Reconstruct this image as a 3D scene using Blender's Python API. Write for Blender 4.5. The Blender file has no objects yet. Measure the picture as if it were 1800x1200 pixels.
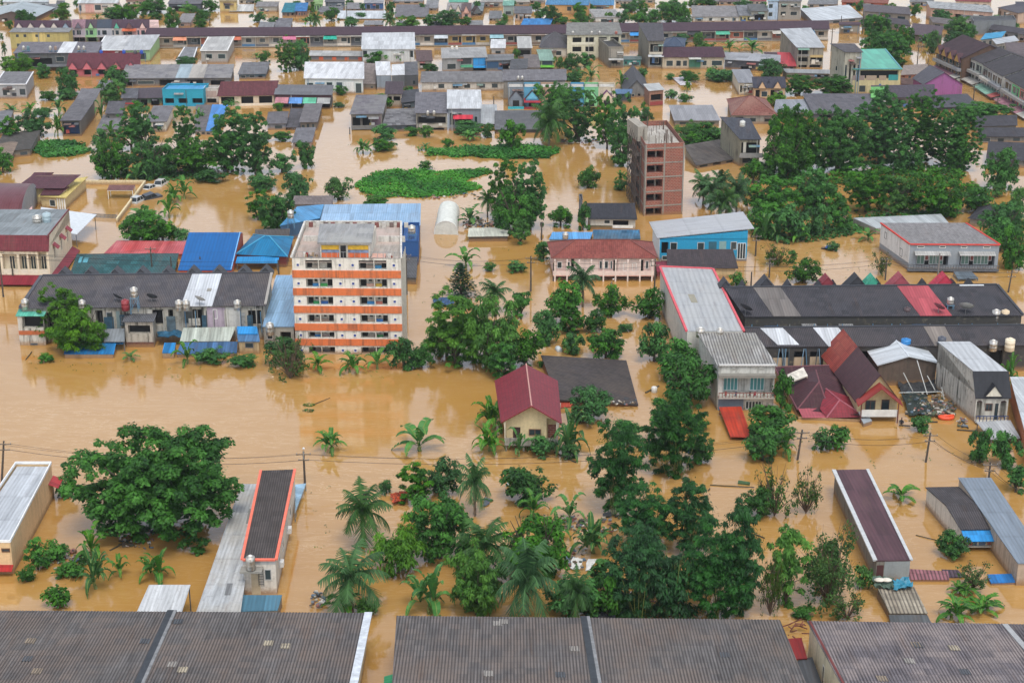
import bpy, math, random
from mathutils import Vector, Matrix
R = math.radians
rnd = random.Random(7)
sc = bpy.context.scene
COL = sc.collection

# ------------------------------------------------------------------ camera, sky, sun, exposure
CAM_H, F_PX, PITCH = 83.0, 2900.0, R(19.4)
cam = bpy.data.cameras.new('camera'); cam_o = bpy.data.objects.new('camera', cam); COL.objects.link(cam_o)
cam.sensor_width = 36; cam.lens = F_PX / 1800 * 36; cam.clip_start = 1; cam.clip_end = 9000
cam_o.location = (0, 0, CAM_H); cam_o.rotation_euler = (R(90) - PITCH, 0, 0)
sc.camera = cam_o
SUN_EL, SUN_AZ = R(62), R(168)
w = bpy.data.worlds.new('World'); sc.world = w; w.use_nodes = True
nt = w.node_tree; bg = nt.nodes['Background']
sky = nt.nodes.new('ShaderNodeTexSky'); sky.sky_type = 'NISHITA'; sky.sun_disc = False
sky.sun_elevation = SUN_EL; sky.sun_rotation = SUN_AZ
sky.air_density = 1.0; sky.dust_density = 2.0; sky.ozone_density = 1.0; sky.altitude = 0
hs = nt.nodes.new('ShaderNodeHueSaturation'); hs.inputs['Saturation'].default_value = 0.45   # the grey veil of an overcast sky
nt.links.new(sky.outputs[0], hs.inputs['Color']); nt.links.new(hs.outputs[0], bg.inputs[0])
bg.inputs[1].default_value = 0.15
sun = bpy.data.lights.new('sun', 'SUN'); sun.energy = 0.9; sun.angle = R(22); sun.color = (1.0, .95, .86)
sun_o = bpy.data.objects.new('sun', sun); COL.objects.link(sun_o)
sun_o.rotation_euler = (R(90) - SUN_EL, 0, R(180) - SUN_AZ); sun_o.location = (0, 200, 200)
sc.view_settings.view_transform = 'Standard'; sc.view_settings.look = 'None'
sc.view_settings.exposure = 0.8; sc.view_settings.gamma = 1.0; sc.view_settings.use_curve_mapping = False
sc.cycles.max_bounces = 5; sc.cycles.diffuse_bounces = 3; sc.cycles.glossy_bounces = 2; sc.cycles.transmission_bounces = 2
sc.cycles.volume_bounces = 0; sc.cycles.transparent_max_bounces = 4

# ------------------------------------------------------------------ from a photo pixel and a height to a point in the town
cP, sP = math.cos(PITCH), math.sin(PITCH)
def at(px, py, z=0.0):
    x = (px - 900) / F_PX; y = -(py - 600) / F_PX
    d = Vector((x, cP + y * sP, -sP + y * cP))
    t = (z - CAM_H) / d.z
    return Vector((d.x * t, d.y * t, z))
def proj(p):
    d = p.y * cP + (CAM_H - p.z) * sP; u = p.y * sP + (p.z - CAM_H) * cP
    return (900 + F_PX * p.x / d, 600 - F_PX * u / d)
def ppm(p):                       # pixels per metre there
    return F_PX / (p.y * cP + (CAM_H - p.z) * sP)
def height_for(px, py, base):     # height of the point seen at (px, py) whose foot meets the water at pixel row base
    lo, hi = 0.0, 40.0
    for _ in range(40):
        m = (lo + hi) / 2; q = at(px, py, m); q.z = 0
        if proj(q)[1] < base: lo = m
        else: hi = m
    return (lo + hi) / 2

# ------------------------------------------------------------------ materials
def lin(h):
    if not isinstance(h, str): return h
    c = [int(h[i:i + 2], 16) / 255 for i in (0, 2, 4)]
    return tuple(v / 12.92 if v <= .04045 else ((v + .055) / 1.055) ** 2.4 for v in c)
_M = {}
class NT:
    def __init__(s, name):
        s.m = bpy.data.materials.new(name); s.m.use_nodes = True; s.t = s.m.node_tree
        s.b = s.t.nodes['Principled BSDF']
    def n(s, ty, **kw):
        nd = s.t.nodes.new('ShaderNode' + ty)
        for k, v in kw.items():
            if k.startswith('_'):
                setattr(nd, k[1:], v)
            else:
                key = int(k[1:]) if k[0] == 'i' and k[1:].isdigit() else k.replace('__', ' ')
                s.put(nd.inputs[key], v)
        return nd
    def put(s, inp, v):
        if isinstance(v, bpy.types.NodeSocket): s.t.links.new(v, inp)
        elif isinstance(v, bpy.types.Node): s.t.links.new(v.outputs[0], inp)
        else:
            if isinstance(v, tuple) and len(v) == 3 and inp.type == 'RGBA': v = v + (1,)
            inp.default_value = v
    def math(s, op, a, b=0.0, c=0.0):
        return s.n('Math', _operation=op, i0=a, i1=b, i2=c).outputs[0]
    def vmul(s, v, k):
        return s.n('VectorMath', _operation='MULTIPLY', i0=v, i1=k).outputs[0]
    def noise(s, v, scale, detail=3, rough=.55):
        return s.n('TexNoise', Vector=v, Scale=scale, Detail=detail, Roughness=rough).outputs[0]
    def rng(s, v, a, b, c, d):
        return s.n('MapRange', i0=v, i1=a, i2=b, i3=c, i4=d).outputs[0]
    def mix(s, f, a, b, mode='MIX'):
        nd = s.n('Mix', _data_type='RGBA', _blend_type=mode)
        s.put(nd.inputs[0], f); s.put(nd.inputs[6], a); s.put(nd.inputs[7], b)
        return nd.outputs[2]
    def out(s, name, v): s.put(s.b.inputs[name], v)

def plain(col, rough=.7, metal=0.0, var=.12):
    k = ('plain', col, rough, metal)
    if k in _M: return _M[k]
    t = NT('paint_' + str(len(_M))); c = lin(col)
    co = t.n('TexCoord').outputs['Object']
    f = t.rng(t.noise(co, 1.7, 4), .3, .7, 1 - var, 1 + var)
    t.out('Base Color', t.mix(1.0, c, t.n('CombineColor', i0=f, i1=f, i2=f), 'MULTIPLY'))
    t.out('Roughness', rough); t.out('Metallic', metal)
    _M[k] = t.m; return t.m

def wallm(col, dirt=.35, brick=None):
    k = ('wall', col, dirt, brick)
    if k in _M: return _M[k]
    t = NT('wall_' + str(len(_M))); c = lin(col)
    tc = t.n('TexCoord'); co = tc.outputs['Object']
    oi = t.n('ObjectInfo').outputs['Random']
    co = t.n('VectorMath', _operation='ADD', i0=co, i1=t.vmul(t.n('CombineXYZ', i0=oi, i1=oi), (37, 19, 0))).outputs[0]
    big = t.noise(co, .35, 3); fine = t.noise(co, 3.2, 4, .65)
    drip = t.noise(t.vmul(co, (2.2, 2.2, .16)), 1.0, 4, .6)
    f = t.rng(fine, .3, .7, .9, 1.07)
    base = t.mix(1.0, c, t.n('CombineColor', i0=f, i1=f, i2=f), 'MULTIPLY')
    if brick:
        uv = tc.outputs['UV']
        br = t.n('TexBrick', Vector=uv, Color1=lin(brick[0]), Color2=lin(brick[1]), Mortar=lin(brick[2]), Scale=1.0)
        br.inputs['Mortar Size'].default_value = .03; br.inputs['Brick Width'].default_value = .6; br.inputs['Row Height'].default_value = .3
        base = t.mix(.9, base, br.outputs[0])
    m1 = t.math('MULTIPLY', t.rng(drip, .46, .72, 0, 1), t.rng(big, .35, .6, .15, 1))
    base = t.mix(t.math('MULTIPLY', m1, dirt * 1.5), base, lin('3b3a34'))
    m2 = t.rng(t.noise(co, 1.1, 5, .7), .55, .72, 0, dirt)
    base = t.mix(m2, base, lin('6a6455'))
    # silt left along the waterline
    z = t.n('SeparateXYZ', i0=tc.outputs['Object']).outputs[2]
    zz = t.math('ADD', z, t.rng(fine, .3, .7, -.18, .18))
    base = t.mix(t.rng(zz, .2, .85, .8, 0), base, lin('8f6b42'))
    t.out('Base Color', base); t.out('Roughness', .85)
    bp = t.n('Bump', Strength=.12, Distance=.05, Height=fine); t.put(t.b.inputs['Normal'], bp)
    _M[k] = t.m; return t.m

def roofm(col, kind='corr', dirt=.35, alt=None, gloss=None, patch=.18, period=None):
    """kind: corr (fibre-cement sheets), tile, metal (painted sheet), slab (concrete)"""
    k = ('roof', col, kind, dirt, alt, gloss, patch, period)
    if k in _M: return _M[k]
    t = NT('roof_' + str(len(_M))); c = lin(col)
    if min(c) > .42: c = tuple(v * .8 for v in c)      # weathered white
    uv = t.n('TexCoord').outputs['UV']; sp = t.n('SeparateXYZ', i0=uv); u, v = sp.outputs[0], sp.outputs[1]
    oi = t.n('ObjectInfo').outputs['Random']
    off = t.math('MULTIPLY', oi, 61.0)
    uvo = t.n('CombineXYZ', i0=t.math('ADD', u, off), i1=v, i2=off)
    per = period or {'corr': .26, 'tile': .34, 'metal': .42, 'slab': 3.0}[kind]
    row = {'corr': 1.25, 'tile': .5, 'metal': 5.8, 'slab': 3.0}[kind]
    cw = {'corr': 1.04, 'tile': .34, 'metal': .84, 'slab': 3.0}[kind]
    # single sheets differ a little from one another
    cell = t.n('CombineXYZ', i0=t.math('FLOOR', t.math('DIVIDE', u, cw)), i1=t.math('FLOOR', t.math('DIVIDE', v, row)), i2=off)
    wn = t.n('TexWhiteNoise', _noise_dimensions='3D', Vector=cell).outputs[0]
    f = t.rng(wn, 0, 1, 1 - patch, 1 + patch)
    big = t.noise(uvo, .16, 4, .6); streak = t.noise(t.vmul(uvo.outputs[0], (2.6, .22, 1)), 1.0, 4, .62)
    fine = t.noise(uvo, 2.5, 4, .7)
    f = t.math('MULTIPLY', f, t.rng(streak, .3, .7, 1 - dirt * .55, 1 + dirt * .4))
    base = t.mix(1.0, c, t.n('CombineColor', i0=f, i1=f, i2=f), 'MULTIPLY')
    if alt:
        base = t.mix(t.rng(t.math('ADD', big, t.math('MULTIPLY', wn, .12)), .47, .68, 0, .75), base, lin(alt))
    base = t.mix(t.math('MULTIPLY', t.rng(fine, .55, .75, 0, 1), dirt * .7), base, lin('4a4238'))
    rust = t.noise(t.vmul(uvo.outputs[0], (.9, .12, 1)), 1.0, 5, .7)      # runs of rust and lichen down the slope
    base = t.mix(t.math('MULTIPLY', t.rng(rust, .56, .74, 0, 1), dirt * .8), base, lin('6b5546'))
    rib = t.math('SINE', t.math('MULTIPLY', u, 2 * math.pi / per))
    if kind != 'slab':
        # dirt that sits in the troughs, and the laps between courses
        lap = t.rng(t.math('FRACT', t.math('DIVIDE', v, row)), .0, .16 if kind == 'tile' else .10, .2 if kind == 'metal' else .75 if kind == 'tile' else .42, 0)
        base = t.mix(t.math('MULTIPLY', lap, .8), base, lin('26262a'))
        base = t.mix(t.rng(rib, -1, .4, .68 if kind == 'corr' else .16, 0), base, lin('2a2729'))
        hgt = t.math('ADD', t.math('MULTIPLY', rib, .5), t.math('MULTIPLY', t.math('FRACT', t.math('DIVIDE', v, row)), .8 if kind == 'tile' else .2))
        bp = t.n('Bump', Strength={'corr': .45, 'tile': .3, 'metal': .2}[kind], Distance=.05, Height=hgt)
    else:
        bp = t.n('Bump', Strength=.2, Distance=.05, Height=fine)
    t.put(t.b.inputs['Normal'], bp)
    t.out('Base Color', base); t.out('Specular IOR Level', .22)
    t.out('Roughness', gloss if gloss is not None else {'corr': .9, 'tile': .6, 'metal': .5, 'slab': .8}[kind])
    _M[k] = t.m; return t.m

def glass():
    if 'glass' in _M: return _M['glass']
    t = NT('window_glass')
    rn = t.n('ObjectInfo').outputs['Random']
    t.out('Base Color', t.mix(rn, lin('1d2a30'), lin('3a4649'))); t.out('Roughness', .12)
    _M['glass'] = t.m; return t.m
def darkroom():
    return plain('1c1c1e', .9)  # near-black; stands in for shade inside openings, and colours one door
STEEL = None
def steel():
    if 'steel' in _M: return _M['steel']
    t = NT('stainless_steel'); co = t.n('TexCoord').outputs['Object']
    f = t.noise(t.vmul(co, (4, 4, .4)), 1.5, 3)
    t.out('Base Color', t.mix(t.rng(f, .4, .7, 0, .7), lin('c9c6bf'), lin('8f7f6a'))); t.out('Metallic', .75); t.out('Roughness', .35)
    _M['steel'] = t.m; return t.m
def leafm(name, c1, c2, c3=None, rough=.55):
    k = ('leaf', name)
    if k in _M: return _M[k]
    t = NT(name)
    sh = t.n('Attribute', _attribute_name='tint').outputs['Fac']
    oi = t.n('ObjectInfo').outputs['Random']
    base = t.mix(sh, lin(c1), lin(c2))
    hsv = t.n('HueSaturation', Hue=t.rng(oi, 0, 1, .488, .512), Saturation=t.rng(oi, 0, 1, 1.1, .85), Value=t.rng(t.math('FRACT', t.math('MULTIPLY', oi, 7.3)), 0, 1, .8, 1.2), Color=base)
    if c3:
        base = t.mix(t.rng(sh, .93, .97, 0, .8), hsv.outputs[0], lin(c3))
    else: base = hsv.outputs[0]
    t.out('Base Color', base); t.out('Roughness', rough); t.out('Specular IOR Level', .2)
    # thin leaves let some light through
    tr = t.n('BsdfTranslucent', Color=base); mx = t.n('MixShader', Fac=.14)
    t.t.links.new(t.b.outputs[0], mx.inputs[1]); t.t.links.new(tr.outputs[0], mx.inputs[2])
    t.t.links.new(mx.outputs[0], t.t.nodes['Material Output'].inputs[0])
    _M[k] = t.m; return t.m
def barkm(col='4a4036'):
    return plain(col, .9, var=.3)

# ------------------------------------------------------------------ mesh building
class MB:
    def __init__(s): s.v = []; s.f = []; s.t = []; s.flow = None
    def add(s, pts, faces, tint=None):
        b = len(s.v); s.v += [tuple(p) for p in pts]
        s.f += [tuple(i + b for i in f) for f in faces]
        s.t += [tint if tint is not None else .5] * len(pts)
    def poly(s, *pts): s.add(pts, [tuple(range(len(pts)))])
    def box(s, x0, x1, y0, y1, z0, z1):
        s.add([(x0, y0, z0), (x1, y0, z0), (x1, y1, z0), (x0, y1, z0), (x0, y0, z1), (x1, y0, z1), (x1, y1, z1), (x0, y1, z1)],
              [(0, 3, 2, 1), (4, 5, 6, 7), (0, 1, 5, 4), (1, 2, 6, 5), (2, 3, 7, 6), (3, 0, 4, 7)])
    def slab(s, pts, t=.1):        # a sheet of thickness t hanging below the given outline
        n = len(pts); top = [Vector(p) for p in pts]; bot = [p - Vector((0, 0, t)) for p in top]
        s.add(top + bot, [tuple(range(n)), tuple(range(2 * n - 1, n - 1, -1))] +
              [(i, i + n, (i + 1) % n + n, (i + 1) % n) for i in range(n)])
    def ext(s, pts, vec):          # extrude an outline along vec
        n = len(pts); a = [Vector(p) for p in pts]; b = [p + Vector(vec) for p in a]
        s.add(a + b, [tuple(range(n - 1, -1, -1)), tuple(range(n, 2 * n))] + [(i, (i + 1) % n, (i + 1) % n + n, i + n) for i in range(n)])
    def tube(s, p, q, r, r2=None, n=6, cap=True):
        p = Vector(p); q = Vector(q); r2 = r if r2 is None else r2
        d = (q - p); d = d.normalized() if d.length > 1e-6 else Vector((0, 0, 1))
        a = d.orthogonal().normalized(); b = d.cross(a)
        ring = [(a * math.cos(2 * math.pi * i / n) + b * math.sin(2 * math.pi * i / n)) for i in range(n)]
        fs = [(i, (i + 1) % n, (i + 1) % n + n, i + n) for i in range(n)]
        if cap: fs += [tuple(range(n - 1, -1, -1)), tuple(range(n, 2 * n))]
        s.add([p + v * r for v in ring] + [q + v * r2 for v in ring], fs)
    def lathe(s, prof, n=14, c=(0, 0, 0)):
        c = Vector(c); pts = []; fs = []
        for r, z in prof:
            pts += [c + Vector((r * math.cos(2 * math.pi * i / n), r * math.sin(2 * math.pi * i / n), z)) for i in range(n)]
        for k in range(len(prof) - 1):
            fs += [(k * n + i, k * n + (i + 1) % n, (k + 1) * n + (i + 1) % n, (k + 1) * n + i) for i in range(n)]
        fs.append(tuple(range((len(prof) - 1) * n, len(prof) * n)))
        s.add(pts, fs)
    def mesh(s, name, mat, smooth=False, tint=False):
        me = bpy.data.meshes.new(name); me.from_pydata(s.v, [], s.f); me.materials.append(mat)
        me.update()
        uvl = me.uv_layers.new(name='UVMap'); data = []
        vs = me.vertices
        co = [v.co for v in vs]
        for p in me.polygons:
            n = p.normal
            if s.flow:
                tx, ty = s.flow
                for i in p.vertices: c = co[i]; data += (c.x * tx + c.y * ty, (c.y * tx - c.x * ty) * 1.03)
            elif abs(n.z) > .9999 or n.length < .5:
                for i in p.vertices: data += (co[i].x, co[i].y)
            else:
                tx, ty = -n.y, n.x; L = math.hypot(tx, ty); tx /= L; ty /= L
                bx, by, bz = -n.z * ty, n.z * tx, n.x * ty - n.y * tx
                for i in p.vertices:
                    c = co[i]; data += (c.x * tx + c.y * ty, c.x * bx + c.y * by + c.z * bz)
        uvl.data.foreach_set('uv', data)
        if tint:
            a = me.attributes.new('tint', 'FLOAT', 'POINT'); a.data.foreach_set('value', s.t)
        if smooth: me.polygons.foreach_set('use_smooth', [True] * len(me.polygons))
        return me
    def build(s, name, mat, parent=None, smooth=False, label=None):
        o = bpy.data.objects.new(name, s.mesh(name, mat, smooth)); COL.objects.link(o)
        if parent: o.parent = parent
        if label: o['label'] = label
        return o

def tag(o, label=None, cat=None, group=None, kind=None):
    if label: o['label'] = label
    if cat: o['category'] = cat
    if group: o['group'] = group
    if kind: o['kind'] = kind
    return o
def empty(name, loc, rz=0, label=None, cat=None, group=None):
    o = bpy.data.objects.new(name, None); COL.objects.link(o); o.empty_display_size = .5
    o.location = loc; o.rotation_euler = (0, 0, rz)
    return tag(o, label, cat, group)

# ------------------------------------------------------------------ the flood: one sheet of brown water to the horizon
def make_water():
    t = NT('muddy_water'); co = t.n('TexCoord').outputs['Object']
    big = t.noise(t.vmul(co, (.012, .02, 1)), 1.0, 4, .6)
    swirl = t.n('TexNoise', Vector=t.vmul(co, (.05, .09, 1)), Scale=1.0, Detail=5, Roughness=.6, Distortion=1.6).outputs[0]
    base = t.mix(t.rng(big, .35, .65, 0, 1), lin('a97f41'), lin('b0874d'))
    base = t.mix(t.rng(swirl, .5, .75, 0, .35), base, lin('bd9a6a'))
    fila = t.n('TexNoise', Vector=t.vmul(co, (.10, .55, 1)), Scale=1.0, Detail=6, Roughness=.65, Distortion=2.4).outputs[0]
    base = t.mix(t.math('MULTIPLY', t.rng(t.math('ABSOLUTE', t.math('SUBTRACT', fila, .52)), 0, .022, .5, 0), t.rng(big, .4, .6, .2, 1)), base, lin('d6bb92'))   # lines of foam and silt drawn out by the current
    t.out('Base Color', base); t.out('Roughness', .055); t.out('IOR', 1.52); t.out('Specular IOR Level', 1.0)
    n1 = t.noise(t.vmul(co, (.5, .9, 1)), 1.0, 3, .55); n2 = t.noise(t.vmul(co, (2.2, 3.6, 1)), 1.0, 2, .5)
    calm = t.rng(t.noise(t.vmul(co, (.015, .03, 1)), 1.0, 2), .4, .62, .25, 1.0)   # currents ruffle some reaches more than others
    h = t.math('MULTIPLY', t.math('ADD', n1, t.math('MULTIPLY', n2, .3)), calm)
    bp = t.n('Bump', Strength=.11, Distance=.25, Height=h); t.put(t.b.inputs['Normal'], bp)
    m = MB(); m.poly((-3000, -300, 0), (3000, -300, 0), (3000, 5500, 0), (-3000, 5500, 0))
    o = m.build('water', t.m); tag(o, kind='structure')
make_water()
# ------------------------------------------------------------------ buildings
C = dict(cream='d8cfb4', white='dcdcd6', offw='cfcabd', grey='8b8d90', lgrey='b4b5b3', dgrey='5c5e62', conc='86827a', dconc='5f5c55',
         yellow='c9b465', pink='d8b0a4', salmon='cf9184', teal='2a93a8', blue='2379b5', lblue='a3c0d6', green='8dc48a', maroon='5a2a2c',
         dark='3a3a3e', roof='6f6d70', roofd='565459', roofl='8d8c8e', roofb='6b605c', rwhite='d9dcde', brown='4a3436', orange='d5703c', black='2a2b2e')
def cc(n): return C.get(n, n)

class Bld:
    """A building from the photo: front eave corners fl, fr (pixels, at height h), back left roof corner bl (pixel, at h+rise)."""
    def __init__(s, name, label, cat, fl, fr, bl, h=None, base=None, rise=0.0, br=None, group=None, square=False, depth=None):
        if h is None: h = height_for(fl[0], fl[1], base)
        A = at(*fl, h); B = at(*fr, h); s.h = h
        s.org = Vector((A.x, A.y, 0)); U = Vector((B.x - A.x, B.y - A.y, 0)); s.W = U.length
        s.rz = math.atan2(U.y, U.x); ux = U.normalized(); uy = Vector((-ux.y, ux.x, 0))
        while True:      # a roof cannot be so steep that its ridge comes to stand over its eave
            V = uy * depth if bl is None else at(*bl, h + rise) - A
            s.vx = 0.0 if square else V.dot(ux); s.D = V.dot(uy)
            if rise < .35 or (s.D > 3.6 and abs(s.vx) < .62 * s.D): break
            rise *= .7
        s.rise = rise
        if s.D < 1.2 or abs(s.vx) > 1.4 * s.D: s.D = max(s.D, 4.0); s.vx = max(-.5 * s.D, min(.5 * s.D, s.vx))
        if br is not None:
            E = at(*br, h + rise) - A; s.wx = E.dot(ux); s.D2 = max(E.dot(uy), s.D * .8)
        else: s.wx = s.W + s.vx; s.D2 = s.D
        s.root = empty(name, s.org, s.rz, label, cat, group)
        s.ux, s.uy = ux, uy
        s.wallmb = None
    def world(s, x, y, z): return s.org + s.ux * x + s.uy * y + Vector((0, 0, z))
    def P(s, a, b, z, ov=0.0):
        """plan point: a along the front (0..1), b towards the back (0..1)"""
        f = Vector((s.W * a, 0, 0)); k = Vector((s.vx + (s.wx - s.vx) * a, s.D + (s.D2 - s.D) * a, 0))
        p = f.lerp(k, b); p.z = z; return p
    # -- walls: front may have recesses cut in it: (u0,u1,z0,z1,depth) with u in 0..1 and z in metres
    def walls(s, mat, zb=None, zf=None, holes=(), depth=1.0, inset=0.0, gable=None, name='wall', skip=''):
        m = MB(); zf = s.h if zf is None else zf; zb = (s.h + s.rise) if zb is None else zb; lo = -1.2
        W = s.W
        us = sorted({0.0, 1.0} | {q for hh in holes for q in hh[:2]}); zs = sorted({lo, zf} | {q for hh in holes for q in hh[2:4]})
        if 'f' not in skip:
            for i in range(len(us) - 1):
                for j in range(len(zs) - 1):
                    um = (us[i] + us[i + 1]) / 2; zm = (zs[j] + zs[j + 1]) / 2
                    if any(hh[0] < um < hh[1] and hh[2] < zm < hh[3] for hh in holes): continue
                    a, b = us[i] * W, us[i + 1] * W
                    m.poly((a, 0, zs[j]), (b, 0, zs[j]), (b, 0, zs[j + 1]), (a, 0, zs[j + 1]))
            for hh in holes:
                a, b, z0, z1 = hh[0] * W, hh[1] * W, hh[2], hh[3]; d = hh[4] if len(hh) > 4 else depth
                m.poly((a, 0, z0), (a, d, z0), (a, d, z1), (a, 0, z1)); m.poly((b, 0, z1), (b, d, z1), (b, d, z0), (b, 0, z0))
                m.poly((a, 0, z0), (b, 0, z0), (b, d, z0), (a, d, z0)); m.poly((a, d, z1), (b, d, z1), (b, 0, z1), (a, 0, z1))
                m.poly((a, d, z0), (b, d, z0), (b, d, z1), (a, d, z1))
        BL = s.P(0, 1, 0); BR = s.P(1, 1, 0)
        q = lambda p, z: (p[0], p[1], z)
        if gable == 'gd':       # ridge front to back: the gable triangle rides on the front wall
            m.poly((0, 0, zf), (W, 0, zf), (W / 2, 0, zf + s.gr)); m.poly(q(BR, zf), q(BL, zf), q((BL + BR) / 2, zf + s.gr))
            zb = zf
        if 'r' not in skip: m.poly((W, 0, lo), q(BR, lo), q(BR, zb), (W, 0, zf))
        if 'l' not in skip: m.poly(q(BL, lo), (0, 0, lo), (0, 0, zf), q(BL, zb))
        if 'b' not in skip: m.poly(q(BR, lo), q(BL, lo), q(BL, zb), q(BR, zb))
        if gable == 'gw':
            for a, sg in ((0, 1), (1, -1)):
                m.poly(s.P(a, 0, zf), s.P(a, s.rf, zf + s.gr), s.P(a, 1, zf)) if a else m.poly(s.P(a, 1, zf), s.P(a, s.rf, zf + s.gr), s.P(a, 0, zf))
        s.wall = m.build(name, mat, s.root); return s.wall
    def ovp(s, a, b, z, ov):       # plan point pushed out by the overhang ov
        p = s.P(a, b, z); L = s.W or 1
        dx = (-ov if a == 0 else ov if a == 1 else 0); dy = (-ov if b == 0 else ov if b == 1 else 0)
        vd = Vector((s.vx, s.D, 0)).normalized() if a == 0 else Vector((s.wx - s.W, s.D2, 0)).normalized()
        return p + Vector((dx, 0, 0)) + vd * dy
    def sheet(s, mat, a0=0., a1=1., b0=0., b1=1., z0=None, z1=None, ov=.3, t=.1, dz=0.0, name='roof', label=None, corr=0):
        """a sloping roof sheet between plan fractions; z0 at the front, z1 at the back"""
        z0 = s.h if z0 is None else z0; z1 = s.h + s.rise if z1 is None else z1
        def zz(b): return z0 + (z1 - z0) * ((b - b0) / (b1 - b0)) if b1 != b0 else z0
        pts = []
        for a, b in ((a0, b0), (a1, b0), (a1, b1), (a0, b1)):
            p = s.ovp(a, b, zz(b), ov); sl = (z1 - z0) / max(.3, abs((b1 - b0) * s.D))
            p.z = zz(b) + dz + (-ov * sl if b == 0 else ov * sl if b == 1 else 0) + t; pts.append(p)
        m = MB()
        if corr:      # really corrugated sheet: a wave across, swept along the slope
            A, B, Cc, D = pts; m.flow = tuple((B - A).normalized())[:2]; n = max(8, int((B - A).length / corr) * 4); top = []
            for i in range(n + 1):
                f = i / n; zf = .035 * math.sin(2 * math.pi * (i / 4))
                top.append((A.lerp(B, f) + Vector((0, 0, zf)), D.lerp(Cc, f) + Vector((0, 0, zf))))
            vs = [p for pr in top for p in pr]
            m.add(vs, [(2 * i, 2 * i + 2, 2 * i + 3, 2 * i + 1) for i in range(n)])
            m.slab([p - Vector((0, 0, .06)) for p in pts], .04)
        else: m.slab(pts, t)
        return m.build(name, mat, s.root, label=label)
    def strip(s, side, mat, wd=.35, up=.08, name='gutter', z0=None, z1=None):
        """a trim board along a roof edge: f, b, l, r"""
        z0 = s.h if z0 is None else z0; z1 = s.h + s.rise if z1 is None else z1
        m = MB(); q = {'f': ((0, 0, z0), (1, 0, z0)), 'b': ((1, 1, z1), (0, 1, z1)), 'l': ((0, 1, z1), (0, 0, z0)), 'r': ((1, 0, z0), (1, 1, z1))}[side]
        a = s.P(*q[0]); b = s.P(*q[1]); d = (b - a); d.z = 0; d.normalize(); n = Vector((d.y, -d.x, 0))
        o = n * (wd - .06); i = n * -.06
        m.add([a + i, b + i, b + o, a + o, a + i + Vector((0, 0, up + .14)), b + i + Vector((0, 0, up + .14)), b + o + Vector((0, 0, up + .14)), a + o + Vector((0, 0, up + .14))],
              [(0, 3, 2, 1), (4, 5, 6, 7), (0, 1, 5, 4), (1, 2, 6, 5), (2, 3, 7, 6), (3, 0, 4, 7)])
        return m.build(name, mat, s.root)
    # -- things on a wall face: side 'f','l','r'
    def frame(s, side):
        if side == 'f': return Vector((0, 0, 0)), Vector((1, 0, 0)), Vector((0, -1, 0)), s.W
        if side == 'r':
            a = Vector((s.W, 0, 0)); b = s.P(1, 1, 0)
        else:
            a = s.P(0, 1, 0); b = Vector((0, 0, 0))
        d = b - a; L = d.length; d.normalize(); return a, d, Vector((d.y, -d.x, 0)), L
    def bx(s, m, side, x0, x1, z0, z1, d0, d1):
        o, d, n, L = s.frame(side); pts = []
        for z in (z0, z1):
            for x, k in ((x0, d1), (x1, d1), (x1, d0), (x0, d0)):
                p = o + d * x + n * k; pts.append((p.x, p.y, z))
        m.add(pts, [(0, 3, 2, 1), (4, 5, 6, 7), (0, 1, 5, 4), (1, 2, 6, 5), (2, 3, 7, 6), (3, 0, 4, 7)])
    def window(s, side, x0, x1, z0, z1, fcol='white', panes=1, label=None, dep=0.0, name='window', detail=True, pcol=None):
        """a window set on the wall: frame, pane behind it"""
        fw = min(.09, (x1 - x0) * .14); m = MB(); b = s.bx; k = -dep
        if detail:
            b(m, side, x0, x1, z0, z0 + fw, k, k + .07); b(m, side, x0, x1, z1 - fw, z1, k, k + .07)
            n = panes + 1
            for i in range(n):
                xx = x0 + (x1 - x0 - fw) * i / panes
                b(m, side, xx, xx + fw, z0 + fw, z1 - fw, k, k + .068)
        else: b(m, side, x0, x1, z0, z1, k, k + .03)
        w_ = m.build(name, plain(cc(fcol), .6), s.root, label=label)
        g = MB(); b(g, side, x0 + fw * .5, x1 - fw * .5, z0 + fw * .5, z1 - fw * .5, k + .005, k + (.03 if detail else .036))
        g.build('pane', pcol or glass(), w_); return w_
    def box(s, name, side, x0, x1, z0, z1, d0, d1, mat, label=None):
        m = MB(); s.bx(m, side, x0, x1, z0, z1, d0, d1); return m.build(name, mat, s.root, label=label)
    def awning(s, side, x0, x1, z, out, drop, mat, label=None, name='awning', t=.06, d0=.0):
        o, d, n, L = s.frame(side); m = MB()
        p = [o + d * x0 + n * (d0 + out), o + d * x1 + n * (d0 + out), o + d * x1 + n * d0, o + d * x0 + n * d0]
        pts = [Vector((q.x, q.y, z - drop if i < 2 else z)) for i, q in enumerate(p)]
        m.slab(pts, t); return m.build(name, mat, s.root, label=label)
    def balcony(s, side, x0, x1, z, out, mat, rail=None, hgt=.95, bars=True, slab=True, name='balcony'):
        m = MB()
        s.bx(m, side, x0, x1, z - .18, z, .0, out); o = m.build(name, mat, s.root)
        r_ = MB()
        if bars:
            s.bx(r_, side, x0, x1, z + hgt - .08, z + hgt, out - .1, out); n = max(3, int((x1 - x0) / .45))
            for i in range(n + 1):
                xx = x0 + (x1 - x0 - .08) * i / n; s.bx(r_, side, xx, xx + .08, z, z + hgt - .08, out - .09, out - .01)
        else: s.bx(r_, side, x0, x1, z, z + hgt, out - .12, out)
        r_.build('railing', rail or mat, o); return o
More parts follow.
